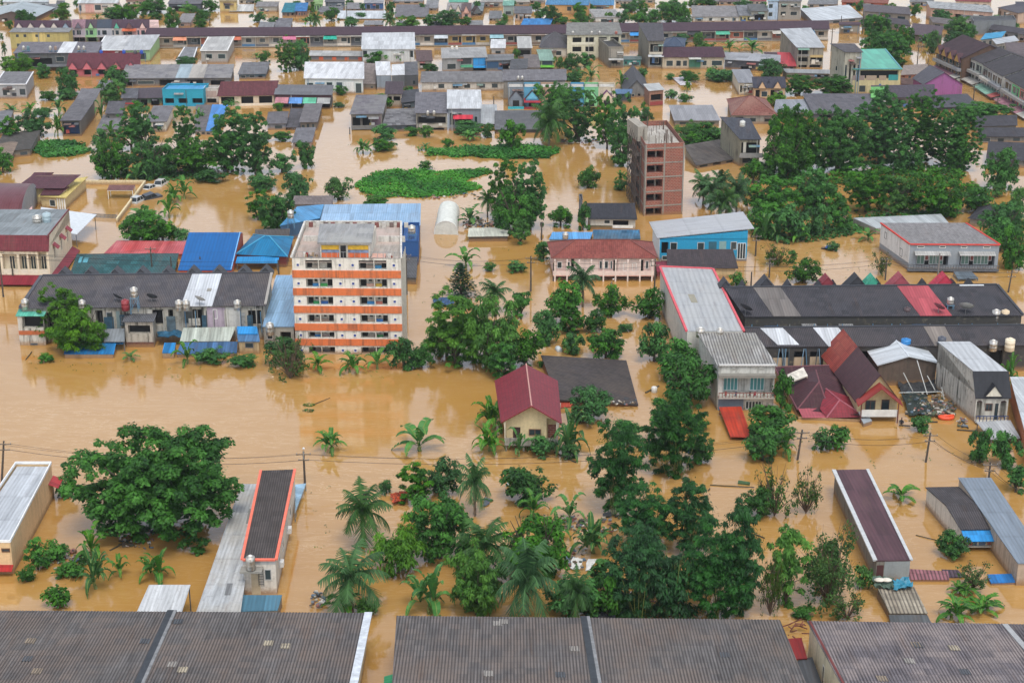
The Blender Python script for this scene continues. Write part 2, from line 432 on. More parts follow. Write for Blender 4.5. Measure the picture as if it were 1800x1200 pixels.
    def gablet(s, xc, w, z0, hgt, y0, y1, rm, wm, name='dormer'):
        """little gable roof jutting out of the front, its face a child"""
        m = MB(); e = .12
        for sg in (-1, 1):
            pts = [(xc + sg * (w / 2 + e), y0 - e, z0 - e * .6), (xc, y0 - e, z0 + hgt), (xc, y1, z0 + hgt), (xc + sg * (w / 2 + e), y1, z0 - e * .6)]
            m.slab([Vector(p) + Vector((0, 0, .1)) for p in (pts if sg < 0 else pts[::-1])], .1)
        o = m.build(name, rm, s.root)
        g = MB(); g.ext([(xc - w / 2, y0, z0), (xc + w / 2, y0, z0), (xc, y0, z0 + hgt - .05)], (0, .15, 0)); g.build('gable_face', wm, o)
        return o
    def at(s, px, py, z): # pixel -> local x
        p = at(px, py, z) - s.org; return p.dot(s.ux)

def fsplit(b, holes): return holes

GLASS_D = lambda: glass()
def simple(name, label, cat, fl, fr, bl, h=None, base=None, rise=.5, roof='mono', rc='roof', rk='corr', wc='offw', dirt=.35, ov=.35, br=None,
           front='', right='', left='', group=None, gr=1.5, rf=.5, ralt=None, corr=0, rdirt=.35, trim=None, par=.0, det=True, mt=1.6, md=1.2, mc='brown',
           dorm=0, dcol='cream', patch=.18, panels=(), square=False, gloss=None, depth=None):
    """the ordinary houses. front/left/right: 'kind u0 u1 f0 f1 [colour]; ...' with u along the wall and f up it (0 water, 1 eave)
    kinds: w window, d door, o open recess, p painted panel, a awning, b balcony"""
    s = Bld(name, label, cat, fl, fr, bl, h, base, rise, br, group, square, depth)
    h = s.h; wm = wallm(cc(wc), dirt)
    def items(t):
        for it in t.split(';'):
            it = it.split()
            if it: yield it[0], [float(q) for q in it[1:5]], (it[5] if len(it) > 5 else None)
    holes = [(v[0], v[1], v[2] * h, v[3] * h, 1.1) for k, v, c_ in items(front) if k == 'o']
    s.gr = gr; s.rf = rf
    rm = roofm(cc(rc), rk, rdirt, cc(ralt) if ralt else None, gloss, patch)
    if roof == 'mono':
        s.walls(wm, holes=holes); s.sheet(rm, ov=ov, corr=corr)
        for a0, a1, b0, b1, col in panels: s.sheet(roofm(cc(col), 'metal', .25), a0, a1, b0, b1, z0=h + rise * b0, z1=h + rise * b1, ov=ov if b0 == 0 else 0, dz=.05 + (.03 if corr else 0), name='roof_panel', label=None)
    elif roof == 'flat':
        s.walls(wm, zb=h + rise, holes=holes)
        s.sheet(rm, z0=h - .35, z1=h + rise - .35, ov=-.16)
        m = MB()
        for side in 'fblr': s.strip(side, plain(cc(trim or wc), .8), .12, par, name='parapet')
    elif roof == 'gw':
        s.walls(wm, zb=h, holes=holes, gable='gw'); s.sheet(rm, b1=rf, z0=h, z1=h + gr, ov=ov); s.sheet(rm, b0=rf, z0=h + gr, z1=h, ov=ov)
    elif roof == 'gd':
        s.walls(wm, zb=h, holes=holes, gable='gd')
        for sg in (0, 1):
            m = MB(); e = ov; sl = gr / (s.W / 2)
            a = s.ovp(sg, 0, h - e * sl + .1, e); b = s.P(.5, 0, h + gr + .1) + Vector((0, -e, 0)); c = s.P(.5, 1, h + gr + .1) + Vector((0, e, 0)); d = s.ovp(sg, 1, h - e * sl + .1, e)
            m.slab([a, b, c, d] if sg == 0 else [b, a, d, c], .1); m.build('roof', rm, s.root)
        m = MB(); m.tube(s.P(.5, 0, h + gr + .1) + Vector((0, -ov, 0)), s.P(.5, 1, h + gr + .1) + Vector((0, ov, 0)), .1); m.build('ridge_cap', plain(cc(trim or rc), .7), s.root)
    elif roof == 'hip':
        s.walls(wm, zb=h, holes=holes); m = MB(); i_ = min(.45, s.D / 2 / s.W * .9)
        A, B, Cc, D = [s.ovp(a, b, h + .05, ov) for a, b in ((0, 0), (1, 0), (1, 1), (0, 1))]; e, f = s.P(i_, .5, h + gr), s.P(1 - i_, .5, h + gr)
        m.poly(A, B, f, e); m.poly(B, Cc, f); m.poly(Cc, D, e, f); m.poly(D, A, e); m.poly(D, Cc, B, A); m.build('roof', rm, s.root)
        m = MB()
        for p, q in ((A, e), (D, e), (B, f), (Cc, f), (e, f)): m.tube(p + Vector((0, 0, .03)), q + Vector((0, 0, .03)), .11)
        m.build('ridge_cap', plain(cc(trim or rc), .7), s.root)
    elif roof == 'mans':      # steep tiled apron at the front, flat roof behind
        s.walls(wm, zb=h + mt, holes=holes, zf=h)
        k = md / s.D
        s.sheet(roofm(cc(mc), 'tile', .3), b1=k, z0=h, z1=h + mt, ov=.25, name='mansard')
        s.sheet(rm, b0=k, z0=h + mt, z1=h + mt + rise, ov=.1)
        m = MB()
        for a in (0, 1): m.ext([s.P(a, 0, h), s.P(a, k, h + mt), s.P(a, 1, h + mt), s.P(a, 1, h)], (.08 if a else -.08, 0, 0))
        m.build('end_wall', wm, s.root)
        for i in range(dorm):
            w_ = s.W / dorm; s.gablet(w_ * (i + .5), w_ * .66, h - .05, mt * .62, -.45, md * .7, roofm(cc(mc), 'tile', .3), plain(cc(dcol), .8))
    if trim and roof == 'mono':
        for side in 'flr': s.strip(side, plain(cc(trim), .7), .3, .06, name='roof_trim')
    for side, tx in (('f', front), ('r', right), ('l', left)):
        L = s.frame(side)[3]
        for k, v, c_ in items(tx):
            x0, x1, z0, z1 = v[0] * L, v[1] * L, v[2] * h, v[3] * h
            if k == 'w': s.window(side, x0, x1, z0, z1, c_ or 'lgrey', 2 if x1 - x0 > 1.3 else 1, detail=det)
            elif k == 'd': s.window(side, x0, x1, z0, z1, c_ or 'dgrey', 1, name='door', detail=False, pcol=plain(cc(c_ or '4a3c34'), .7))
            elif k == 'o': s.box('room_shade_panel', side, x0 + .05, x1 - .05, z0 + .02, z0 + (z1 - z0) * .9, -1.09, -1.04, darkroom())  # near-black back panel added for the shade inside the recess
            elif k == 'p': s.box('painted_panel', side, x0, x1, z0, z1, -.05, .035, wallm(cc(c_ or 'white'), .3))
            elif k == 'a': s.awning(side, x0, x1, z1, 1.3, max(.3, z1 - z0), roofm(cc(c_ or 'lgrey'), 'metal', .25))
            elif k == 'b': s.balcony(side, x0, x1, z0, 1.1, plain(cc(c_ or wc), .8), bars=det, hgt=max(.5, z1 - z0))
            elif k == 'r': s.box('railing', side, x0, x1, z0, z1, .02, .1, plain(cc(c_ or 'white'), .7))
            elif k == 'c':
                n = max(1, int(v[3])) ; m = MB()
                for i in range(n + 1): xx = x0 + (x1 - x0) * i / n; s.bx(m, side, xx - .12, xx + .12, -1, z0, .0, .16)
                m.build('pilaster', plain(cc(c_ or 'white'), .8), s.root)
    return s

def canopy(name, label, cat, pts, z, mat_, posts='', t=.07, group=None, skirt=None, roofname='roof', corr=0, inset=.03, into=None):
    """an open sheet roof on posts: pts are its photo corners fl, fr, br, bl with heights z (one or four)"""
    zs = z if isinstance(z, (tuple, list)) else (z,) * 4
    P = [at(p[0], p[1], q) for p, q in zip(pts, zs)]; o = Vector((P[0].x, P[0].y, 0))
    root = empty(name, o, 0, label, cat, group); L = [p - o for p in P]
    m = MB()
    m.slab(L, t); m.build(roofname, mat_, root)
    if skirt:
        m = MB(); n = len(L)
        c = sum(L, Vector()) / n
        I = [Vector((c.x + (p.x - c.x) * (1 - inset), c.y + (p.y - c.y) * (1 - inset), p.z - t)) for p in L]
        for i in range(n):
            a, b = I[i], I[(i + 1) % n]
            m.poly((a.x, a.y, -1), (b.x, b.y, -1), b, a)
        m.build('wall', wallm(cc(skirt), .4), root)
    else:
        c = sum(L, Vector()) / len(L)
        for p in L:
            m = MB(); q = Vector((c.x + (p.x - c.x) * .94, c.y + (p.y - c.y) * .94, 0)); m.tube((q.x, q.y, -1), (q.x, q.y, p.z - t), .07)
            m.build('post', plain(cc(posts or 'dgrey'), .6), root)
        m = MB()
        for i in range(len(L)):
            a, b = L[i], L[(i + 1) % len(L)]; a = c + (a - c) * .94; b = c + (b - c) * .94; m.tube(a - Vector((0, 0, t + .08)), b - Vector((0, 0, t + .08)), .06, n=4)
        m.build('beam', plain(cc(posts or 'dgrey'), .6), root)
    if into:         # a part of that building after all: hand its meshes over
        mi = (Matrix.Translation(into.org) @ Matrix.Rotation(into.rz, 4, 'Z')).inverted() @ Matrix.Translation(o)
        for q in [q for q in COL.objects if q.parent == root]:
            q.parent = into.root; q.matrix_basis = mi
            if q.name.startswith('roof'): q.name = roofname
        bpy.data.objects.remove(root)
    return root

# ------------------------------------------------------------------ things on roofs, poles, cables
_tank = {}
def tank(px, py, z, label, kind='steel', r=.55, hgt=1.5, stand=.0):
    """py, z: foot of the tank (or of its stand)"""
    if py < 240: r *= .72; hgt *= .8; r = round(r, 2); hgt = round(hgt, 2)
    o = empty('water_tank', at(px, py, z), 0, label, 'water tank', 'rooftop water tanks')
    def part(key, name, mk, mat):
        k = (key, kind, r, hgt, stand)
        if k not in _tank: m = MB(); mk(m); _tank[k] = m.mesh(name, mat, key != 'stand')
        c = bpy.data.objects.new(name, _tank[k]); COL.objects.link(c); c.parent = o; return c
    mt = steel() if kind == 'steel' else plain(cc(kind), .45)
    part('body', 'tank_body', lambda m: m.lathe([(r * .94, stand), (r, stand + .05), (r, stand + hgt * .33), (r * 1.03, stand + hgt * .35), (r, stand + hgt * .37), (r, stand + hgt * .66), (r * 1.03, stand + hgt * .68), (r, stand + hgt * .7), (r, stand + hgt * .94), (r * .7, stand + hgt)], 14), mt)
    part('lid', 'tank_lid', lambda m: m.lathe([(r * .42, stand + hgt), (r * .42, stand + hgt + .1), (r * .2, stand + hgt + .16)], 10), plain('d8d5cc' if kind == 'steel' else cc(kind), .5))
    if stand > .05:
        def mk(m):
            for sx in (-1, 1):
                for sy in (-1, 1): m.tube((sx * r, sy * r, -.05), (sx * r * .9, sy * r * .9, stand), .045, n=4)
            for a, b in (((-r, -r), (r, -r)), ((r, -r), (r, r)), ((r, r), (-r, r)), ((-r, r), (-r, -r))):
                m.tube((a[0], a[1], stand), (b[0], b[1], stand), .045, n=4); m.tube((a[0], a[1], .1), (b[0] * .9, b[1] * .9, stand), .03, n=4)
        part('stand', 'stand', mk, plain('5d86a0', .6))
    return o
_dish = {}
def dish(px, py, z, label, col='4a4d52', r=.85, face=2.4, tilt=.7):
    o = empty('satellite_dish', at(px, py, z), face, label, 'satellite dish', 'satellite dishes on the roofs')
    if not _dish:
        m = MB(); prof = [(0.02 + k * .2 * 1, (k * .2) ** 2 * .35) for k in range(6)]
        pts = []; n = 18
        for q, zq in prof: pts += [(q * math.cos(2 * math.pi * i / n), q * math.sin(2 * math.pi * i / n), zq) for i in range(n)]
        m.add(pts, [(k * n + i, k * n + (i + 1) % n, (k + 1) * n + (i + 1) % n, (k + 1) * n + i) for k in range(5) for i in range(n)]); _dish['r'] = m
        m2 = MB(); m2.tube((0, 0, -.1), (0, 0, .9), .04); _dish['m'] = m2
        m3 = MB(); m3.tube((.7, 0, .25), (0, 0, .8), .025, n=4); m3.tube((-.5, .5, .25), (0, 0, .8), .02, n=4); m3.tube((0, 0, .72), (0, 0, .9), .07); _dish['f'] = m3
    a = bpy.data.objects.new('reflector', _dish['r'].mesh('reflector', plain(cc(col), .5), True)); b = bpy.data.objects.new('mast', _dish['m'].mesh('mast', plain('6a6a6a', .5)))
    f = bpy.data.objects.new('feed_arm', _dish['f'].mesh('feed_arm', plain('4a4a4a', .5)))
    for q in (a, b, f): COL.objects.link(q)
    a.parent = o; b.parent = o; f.parent = a
    a.location = (0, 0, .9); a.rotation_euler = (tilt, 0, 0); a.scale = (r, r, r)
    return o
POLES = {}
def pole(key, px, ybase, ytop, label, lamp=False, arms=True, lean=0.0, col='4b443d'):
    p = at(px, ybase, 0); hgt = height_for(px, ytop, ybase)
    o = empty('power_pole', p, 0, label, 'power pole', 'power poles standing in the flood')
    m = MB(); top = Vector((lean, 0, hgt)); m.tube((0, 0, -1.5), top, .16, .11, 8); m.build('shaft', plain(col, .9), o)
    if arms:
        m = MB()
        for dz, L in ((.35, .9), (1.1, .65)):
            m.box(-L + lean, L + lean, -.17, -.1, hgt - dz - .06, hgt - dz + .06)
        m.build('crossarm', plain('6b6156', .8), o)
        m = MB()
        for dz, L in ((.35, .9), (1.1, .65)):
            for x in (-L + .08, L * .1, L - .08): m.lathe([(.045, 0), (.06, .06), (.03, .1), (.05, .16)], 7, (x + lean, -.135, hgt - dz + .06))
        m.build('insulator', plain('9a948a', .4), o)
    if lamp:
        m = MB(); m.tube((0, -.2, hgt - .9), (0, -.25, hgt + .2), .035); m.tube((0, -.25, hgt + .2), (.15, -1.0, hgt + .75), .035)
        m.build('lamp_arm', plain('b9b9b5', .5), o)
        m = MB(); m.lathe([(.02, -.42), (.13, -.3), (.16, 0), (.12, .3), (.02, .42)], 8); l = m.build('lamp_head', plain('d8d8d4', .5), o)
        l.location = (.2, -1.25, hgt + .9); l.rotation_euler = (R(70), 0, R(10))
    POLES[key] = p + top; return o
def cable(a, b, label, sag=.7, r=.028, dz=0.0, off=0.0):
    a = POLES[a] if isinstance(a, str) else Vector(a); b = POLES[b] if isinstance(b, str) else Vector(b)
    a = a + Vector((off, -.15, -dz)); b = b + Vector((off, -.15, -dz))
    o = bpy.data.objects.new('overhead_cable', None)
    m = MB(); n = 14; pr = None
    for i in range(n + 1):
        f = i / n; q = a.lerp(b, f) - a; q.z -= sag * 4 * f * (1 - f)
        if pr is not None: m.tube(pr, q, r, n=4, cap=False)
        pr = q
    me = m.build('overhead_cable', plain('2b2a2a', .7)); me.location = a
    bpy.data.objects.remove(o)
    return tag(me, label, 'cable', 'power cables strung over the water')
# ------------------------------------------------------------------ plants
LM = {}
def leaf(m, p, n, ax, L, Wd, tint, fold=.0):
    """one leaf (or a spray of them): a bent lozenge lying across n, pointing along ax"""
    ax = (ax - n * ax.dot(n)); ax = ax.normalized() if ax.length > 1e-4 else n.orthogonal().normalized()
    sd = n.cross(ax)
    m.add([p - ax * L * .5, p + sd * Wd * .5 - n * fold * Wd, p + ax * L * .5 - n * fold * L * .4, p - sd * Wd * .5 - n * fold * Wd], [(0, 1, 2, 3)], tint)
def rv(r): 
    while True:
        v = Vector((r.uniform(-1, 1), r.uniform(-1, 1), r.uniform(-1, 1)))
        if .05 < v.length < 1: return v.normalized()
def crown_broad(seed, rad, hh, nclump, leaves, lsz, droop=0.0, gaps=.0, long=1.0):
    """clumps of leaves spread over the outside and through the inside of an uneven ellipsoid that rests on the water"""
    r = random.Random(seed); m = MB(); cl = []; ph = [r.uniform(0, 6.28) for _ in range(4)]
    for i in range(nclump):
        v = rv(r); th = math.atan2(v.y, v.x)
        lump = .88 + .1 * math.sin(2 * th + ph[0]) + .1 * math.sin(3 * th + ph[1] + v.z) + .1 * math.sin(5 * th + 3 * v.z + ph[2])
        k = (r.uniform(.7, 1.0) if i % 3 else r.uniform(.15, .65)) * lump
        cr = rad * r.uniform(.6, 1.15) * (1.9 if rad < 8 else 2.2) / nclump ** .5
        cl.append((Vector((v.x * rad * k, v.y * rad * k, hh + v.z * hh * k)), cr, r.random()))
    w_ = [c[1] ** 2 for c in cl]; tot = sum(w_)
    for (c, cr, tn), wk in zip(cl, w_):
        for i in range(int(leaves * wk / tot)):
            v = rv(r)
            if v.z < -.3 and r.random() < .7: v.z *= -1
            q = c + Vector((v.x * cr, v.y * cr, v.z * cr * .75)) * (r.uniform(.55, 1.05) if r.random() < .93 else r.uniform(1.05, 1.45))
            if q.z < .02: q.z = r.uniform(.02, .4)
            n = (v * .8 + Vector((0, 0, .75)) + rv(r) * .55).normalized()
            ax = (Vector((v.x, v.y, -.3 - droop)) + rv(r) * .7)
            s = lsz * r.uniform(.7, 1.35)
            leaf(m, q, n, ax, s * 1.25 * long, s * .8 / long ** .7, min(1, max(0, tn * .65 + r.random() * .35)), .18)
    return m
def crown_bamboo(seed, rad, hh, nplume, leaves, lsz):
    """arching feathery plumes that hang over at the tips"""
    r = random.Random(seed); m = MB(); per = leaves // nplume
    for i in range(nplume):
        a = r.uniform(0, 2 * math.pi); out = rad * r.uniform(.15, 1.0) ** .8; top = 2 * hh * r.uniform(.75, 1.0) * (1 - .35 * (out / rad) ** 2)
        tn = r.random(); d = Vector((math.cos(a), math.sin(a), 0))
        for j in range(per):
            f = r.uniform(.12, 1.0) ** .75
            q = d * out * (f ** 1.7) + Vector((0, 0, top * math.sin(f * 2.0) / math.sin(1.5708)))
            q.z = max(.1, q.z); sp = rad * .17 * (.5 + .8 * math.sin(f * 2.6))
            e = rv(r); q = q + Vector((e.x * sp, e.y * sp, e.z * sp * .9 - r.random() * sp * .8)); q.z = max(.05, q.z)
            n = (d * .5 + Vector((0, 0, .7)) + rv(r) * .7).normalized()
            ax = d * .7 + Vector((0, 0, -1.0)) + rv(r) * .5
            s = lsz * r.uniform(.7, 1.3)
            leaf(m, q, n, ax, s * 1.9, s * .5, min(1, tn * .55 + r.random() * .45), .1)
    return m
def crown_sparse(seed, rad, hh, leaves, lsz):
    r = random.Random(seed); m = MB(); br = MB()
    for i in range(26):
        a = r.uniform(0, 6.283); out = rad * r.uniform(.3, 1); top = 2 * hh * r.uniform(.4, 1)
        tip = Vector((math.cos(a) * out, math.sin(a) * out, top)); mid = tip * .5 + Vector((r.uniform(-1, 1), r.uniform(-1, 1), 0)) * rad * .12
        br.tube((0, 0, 0), mid, .09, .05, 5, False); br.tube(mid, tip, .05, .015, 4, False); tn = r.random()
        for k in range(3):
            t2 = mid.lerp(tip, r.uniform(.2, 1)) + rv(r) * rad * .2; br.tube(mid.lerp(tip, .3 * k), t2, .025, .01, 3, False)
            for j in range(leaves // 78):
                q = t2 + rv(r) * rad * .16 * r.random() ** .5; q.z = max(.05, q.z)
                s = lsz * r.uniform(.6, 1.3); leaf(m, q, (rv(r) + Vector((0, 0, .9))).normalized(), rv(r), s * 1.3, s * .75, min(1, tn * .6 + r.random() * .4), .15)
    return m, br
def crown_conifer(seed, rad, hh, leaves):
    r = random.Random(seed); m = MB(); tiers = 11
    for i in range(tiers):
        f = i / (tiers - 1); z = 2 * hh * (.04 + .93 * f); out = rad * (1 - f) ** .8 + .15; nb = 13
        for b in range(nb):
            a = 6.283 * (b + r.random() * .6) / nb
            for k in range(leaves // (tiers * nb)):
                t = r.uniform(.15, 1); q = Vector((math.cos(a) * out * t, math.sin(a) * out * t, z + .25 * out * t)) + rv(r) * .16
                leaf(m, q, (Vector((0, 0, 1)) + rv(r) * .5).normalized(), Vector((math.cos(a), math.sin(a), .2)) + rv(r) * .4, .5, .2, r.random())
    return m
def crown_palm(seed, rad, nf, up=.5, wid=.32, feather=True):
    """fronds from one point (z=0): a rachis bent by its weight, leaflets hanging from both sides"""
    r = random.Random(seed); m = MB()
    for i in range(nf):
        a = 2 * math.pi * (i * .382 + r.random() * .04); el = R(78) - (i / nf) * R(105) + r.uniform(-.1, .1); L = rad * r.uniform(.85, 1.15)
        d = Vector((math.cos(a), math.sin(a), 0)); sd = Vector((-d.y, d.x, 0)); p = Vector((0, 0, 0)); n = 13; tn = r.random(); tw = r.uniform(-.4, .4)
        prev = p
        for k in range(n):
            f = k / n; e = el - (f ** 1.5) * R(78)
            dr = d * math.cos(e) + Vector((0, 0, math.sin(e))); q = prev + dr * (L / n); nn = sd.cross(dr).normalized(); nn = nn if nn.z > 0 or e > 1.4 else -nn
            m.add([prev - sd * .035, prev + sd * .035, q + sd * .03, q - sd * .03], [(0, 1, 2, 3)], .8)
            ll = L * wid * math.sin(math.pi * min(1, .12 + f * .92)) ** .6
            for sg in (-1, 1):
                for h_ in (0, .5):
                    b0 = prev.lerp(q, h_); tip = b0 + (sd * sg * .8 + dr * .5 + Vector((0, 0, -.45 - .3 * r.random())) + rv(r) * .12) * ll
                    wv = dr * (L / n) * .30
                    m.add([b0 - wv, b0 + wv, tip + wv * .25, tip - wv * .25], [(0, 1, 2, 3)], min(1, tn * .5 + r.random() * .5))
            prev = q
    return m
def crown_banana(seed, rad, nl, clump=1):
    r = random.Random(seed); m = MB()
    for c in range(clump):
        o = Vector((r.uniform(-.4, .4), r.uniform(-.4, .4), 0)) * rad * (0 if clump == 1 else 1); rs = rad * (1 if clump == 1 else r.uniform(.65, .95))
        for i in range(nl):
            a = 2 * math.pi * (i * .382 + r.random() * .08) + c; el = R(82) - (i / nl) * R(70) + r.uniform(-.12, .12); L = rs * r.uniform(.85, 1.2); Wd = L * r.uniform(.24, .32)
            d = Vector((math.cos(a), math.sin(a), 0)); sd = Vector((-d.y, d.x, 0)); p = o.copy(); n = 9; tn = r.random(); bend = R(r.uniform(50, 105)); rows = []
            for k in range(n + 1):
                f = k / n; e = el - f ** 1.6 * bend; dr = d * math.cos(e) + Vector((0, 0, math.sin(e)))
                if k: p = p + dr * (L / n)
                wv = 0 if f < .14 else Wd * .5 * math.sin(math.pi * min(1, (f - .1) / .9 * .93 + .05)) ** .55
                nn = sd.cross(dr).normalized(); nn = nn if nn.z > 0 else -nn
                rows.append((p.copy(), sd * max(wv, .04) + nn * wv * .28, -sd * max(wv, .04) + nn * wv * .28, dr))
            for k in range(n):
                A, B = rows[k], rows[k + 1]
                for j in (1, 2):
                    tear = (r.random() < .45) * r.uniform(.15, .5)      # wind-torn edges
                    t_ = min(1, tn * .6 + r.random() * .4)
                    m.add([A[0], A[0] + A[j], B[0] + B[j] * (1 - tear * .3) - B[3] * (L / n) * tear, B[0]], [(0, 1, 2, 3) if j == 2 else (3, 2, 1, 0)], t_)
                m.add([A[0] + Vector((0, 0, .02)) - sd * .03, A[0] + Vector((0, 0, .02)) + sd * .03, B[0] + sd * .025 + Vector((0, 0, .02)), B[0] - sd * .025 + Vector((0, 0, .02))], [(0, 1, 2, 3)], 1.0)
    return m
def wood(seed, rad, hh, forks=7):
    r = random.Random(seed); m = MB(); k = rad * .05 + .06
    m.tube((0, 0, -1.5), (0, 0, hh * .5), k * 1.3, k, 8)
    for i in range(forks):
        a = 6.283 * i / forks + r.random(); e = Vector((math.cos(a) * rad * .6, math.sin(a) * rad * .6, hh * r.uniform(.8, 1.6)))
        mid = Vector((e.x * .4, e.y * .4, hh * .75)); m.tube((0, 0, hh * r.uniform(.2, .5)), mid, k * .6, k * .4, 6); m.tube(mid, e, k * .4, k * .12, 5)
        for j in range(2):
            e2 = mid.lerp(e, .5) + rv(r) * rad * .35; e2.z = max(e2.z, hh * .5); m.tube(mid.lerp(e, .3), e2, k * .22, k * .08, 4)
    return m

def leaf_mats():
    LM.update(
        b=leafm('leaf_dark', '143815', '46802a', None), l=leafm('leaf_light', '1d4416', '55862a'), m=leafm('leaf_bamboo', '103518', '32682a'),
        c=leafm('leaf_conifer', '102a14', '224a1e'), p=leafm('leaf_palm', '173a1c', '4a7438', '746a3c'), n=leafm('leaf_banana', '1d4c20', '4c862e', '7a8644', .45),
        s=leafm('leaf_shrub', '163f18', '467c2a'), t=leafm('leaf_sparse', '24451a', '486a26', '64502f'), y=leafm('leaf_lime', '4a8414', '7aa424'),
        d=leafm('leaf_dry', '4a4030', '6a5a40'), h=leafm('leaf_hyacinth', '1d561e', '468a2c', '6a9a3a', .45))
leaf_mats()
PROTO = {}
def proto(kind, size, var, tall=0):
    k = (kind, size, var, tall)
    if k in PROTO: return PROTO[k]
    sd = hash((ord(kind), size, var, 5)) % 9999
    R0 = {0: 1.6, 1: 3.0, 2: 5.0, 3: 9.0}[size]; nl = int({0: 800, 1: 2700, 2: 8500, 3: 44000}[size] * (1, 1.6)[tall]); ls = {0: .32, 1: .35, 2: .37, 3: .36}[size]
    nc = {0: 18, 1: 52, 2: 130, 3: 520}[size]; br = None; mk = kind; q_ = (.78, 1.55)[tall]
    nc = int(nc * (1, 1.5)[tall])
    if kind in 'bsy': cm = crown_broad(sd, R0, R0 * q_, nc, nl, ls)
    elif kind == 'l': cm = crown_broad(sd, R0, R0 * q_, nc, int(nl * 1.15), ls * .85, .6, 0, 1.4)
    elif kind == 'm': cm = crown_broad(sd, R0, R0 * q_, nc, int(nl * 1.3), ls * .78, .7, 0, 1.45); c2 = crown_bamboo(sd, R0 * .95, R0 * q_, nc // 2, int(nl * .16), ls * .6); cm.add(c2.v, c2.f); cm.t[-len(c2.v):] = c2.t
    elif kind in 'td': cm, br = crown_sparse(sd, R0, R0 * .8, int(nl * (.42 if kind == 't' else .2)), ls * .8); dims = (R0, R0 * .8)
    elif kind == 'c': cm = crown_conifer(sd, R0, R0 * 1.1, 2600); dims = (R0, R0 * 1.1)
    elif kind == 'p': cm = crown_palm(sd, 3.2, 19); dims = (2.9, 2.2)
    elif kind == 'n': cm = crown_banana(sd, 2.2, 10 if var % 2 else 8, 1 + var % 3); dims = (2.1, 1.35)
    xs = sorted(math.hypot(v[0], v[1]) for v in cm.v); zs = sorted(v[2] for v in cm.v); N = len(xs); z0, z1 = zs[int(N * .01)], zs[int(N * .993)]
    xr = sorted(v[0] for v in cm.v); dims = ((xr[int(N * .993)] - xr[int(N * .007)]) / 2, (z1 - z0) / 2)
    zm = (z0 + z1) / 2; cm.v = [(v[0], v[1], v[2] - zm) for v in cm.v]; dims += (zm,)
    me = cm.mesh({'p': 'fronds', 'n': 'leaves'}.get(kind, 'crown'), LM[mk], False, True)
    wd = None
    if kind in 'blsyc': wd = wood(sd, R0, R0 * .75).mesh('trunk', barkm())
    elif kind == 'm':
        b = MB(); r = random.Random(sd)
        for i in range(22):
            a = r.uniform(0, 6.28); q = R0 * .3 * r.random(); e = R0 * .75 * r.random(); b.tube((math.cos(a) * q, math.sin(a) * q, -1), (math.cos(a) * e, math.sin(a) * e, R0 * 1.3), .06, .03, 5)
        wd = b.mesh('culms', plain('6f7a3c', .6))
    elif br: 
        br.tube((0, 0, -1.5), (0, 0, .6), .14, .1, 6); wd = br.mesh('branches', barkm('5a4a3a'))
    elif kind in 'pn':
        b = MB(); n = 8
        for i in range(n): b.tube((.06 * math.sin(i), .05 * math.cos(i * 1.7), -i / n), (.06 * math.sin(i + 1), .05 * math.cos(i * 1.7 + 1.7), -(i + 1) / n), (.16 if kind == 'p' else .15) * (1 + .04 * i), None, 8)
        wd = b.mesh('trunk' if kind == 'p' else 'stem', barkm('6b5f50') if kind == 'p' else plain('6e7a44', .7))
    PROTO[k] = (me, dims, wd); return PROTO[k]
TREES = []      # (pixel x, pixel y, kind words, object)
NAMES = dict(b=('leafy_tree', 'tree'), l=('feathery_tree', 'tree'), m=('bamboo_clump', 'bamboo'), c=('conifer_tree', 'tree'), p=('palm_tree', 'palm'), n=('banana_plant', 'banana plant'),
             s=('shrub', 'shrub'), t=('sparse_tree', 'tree'), d=('dead_tree', 'tree'), y=('lime_tree', 'tree'))
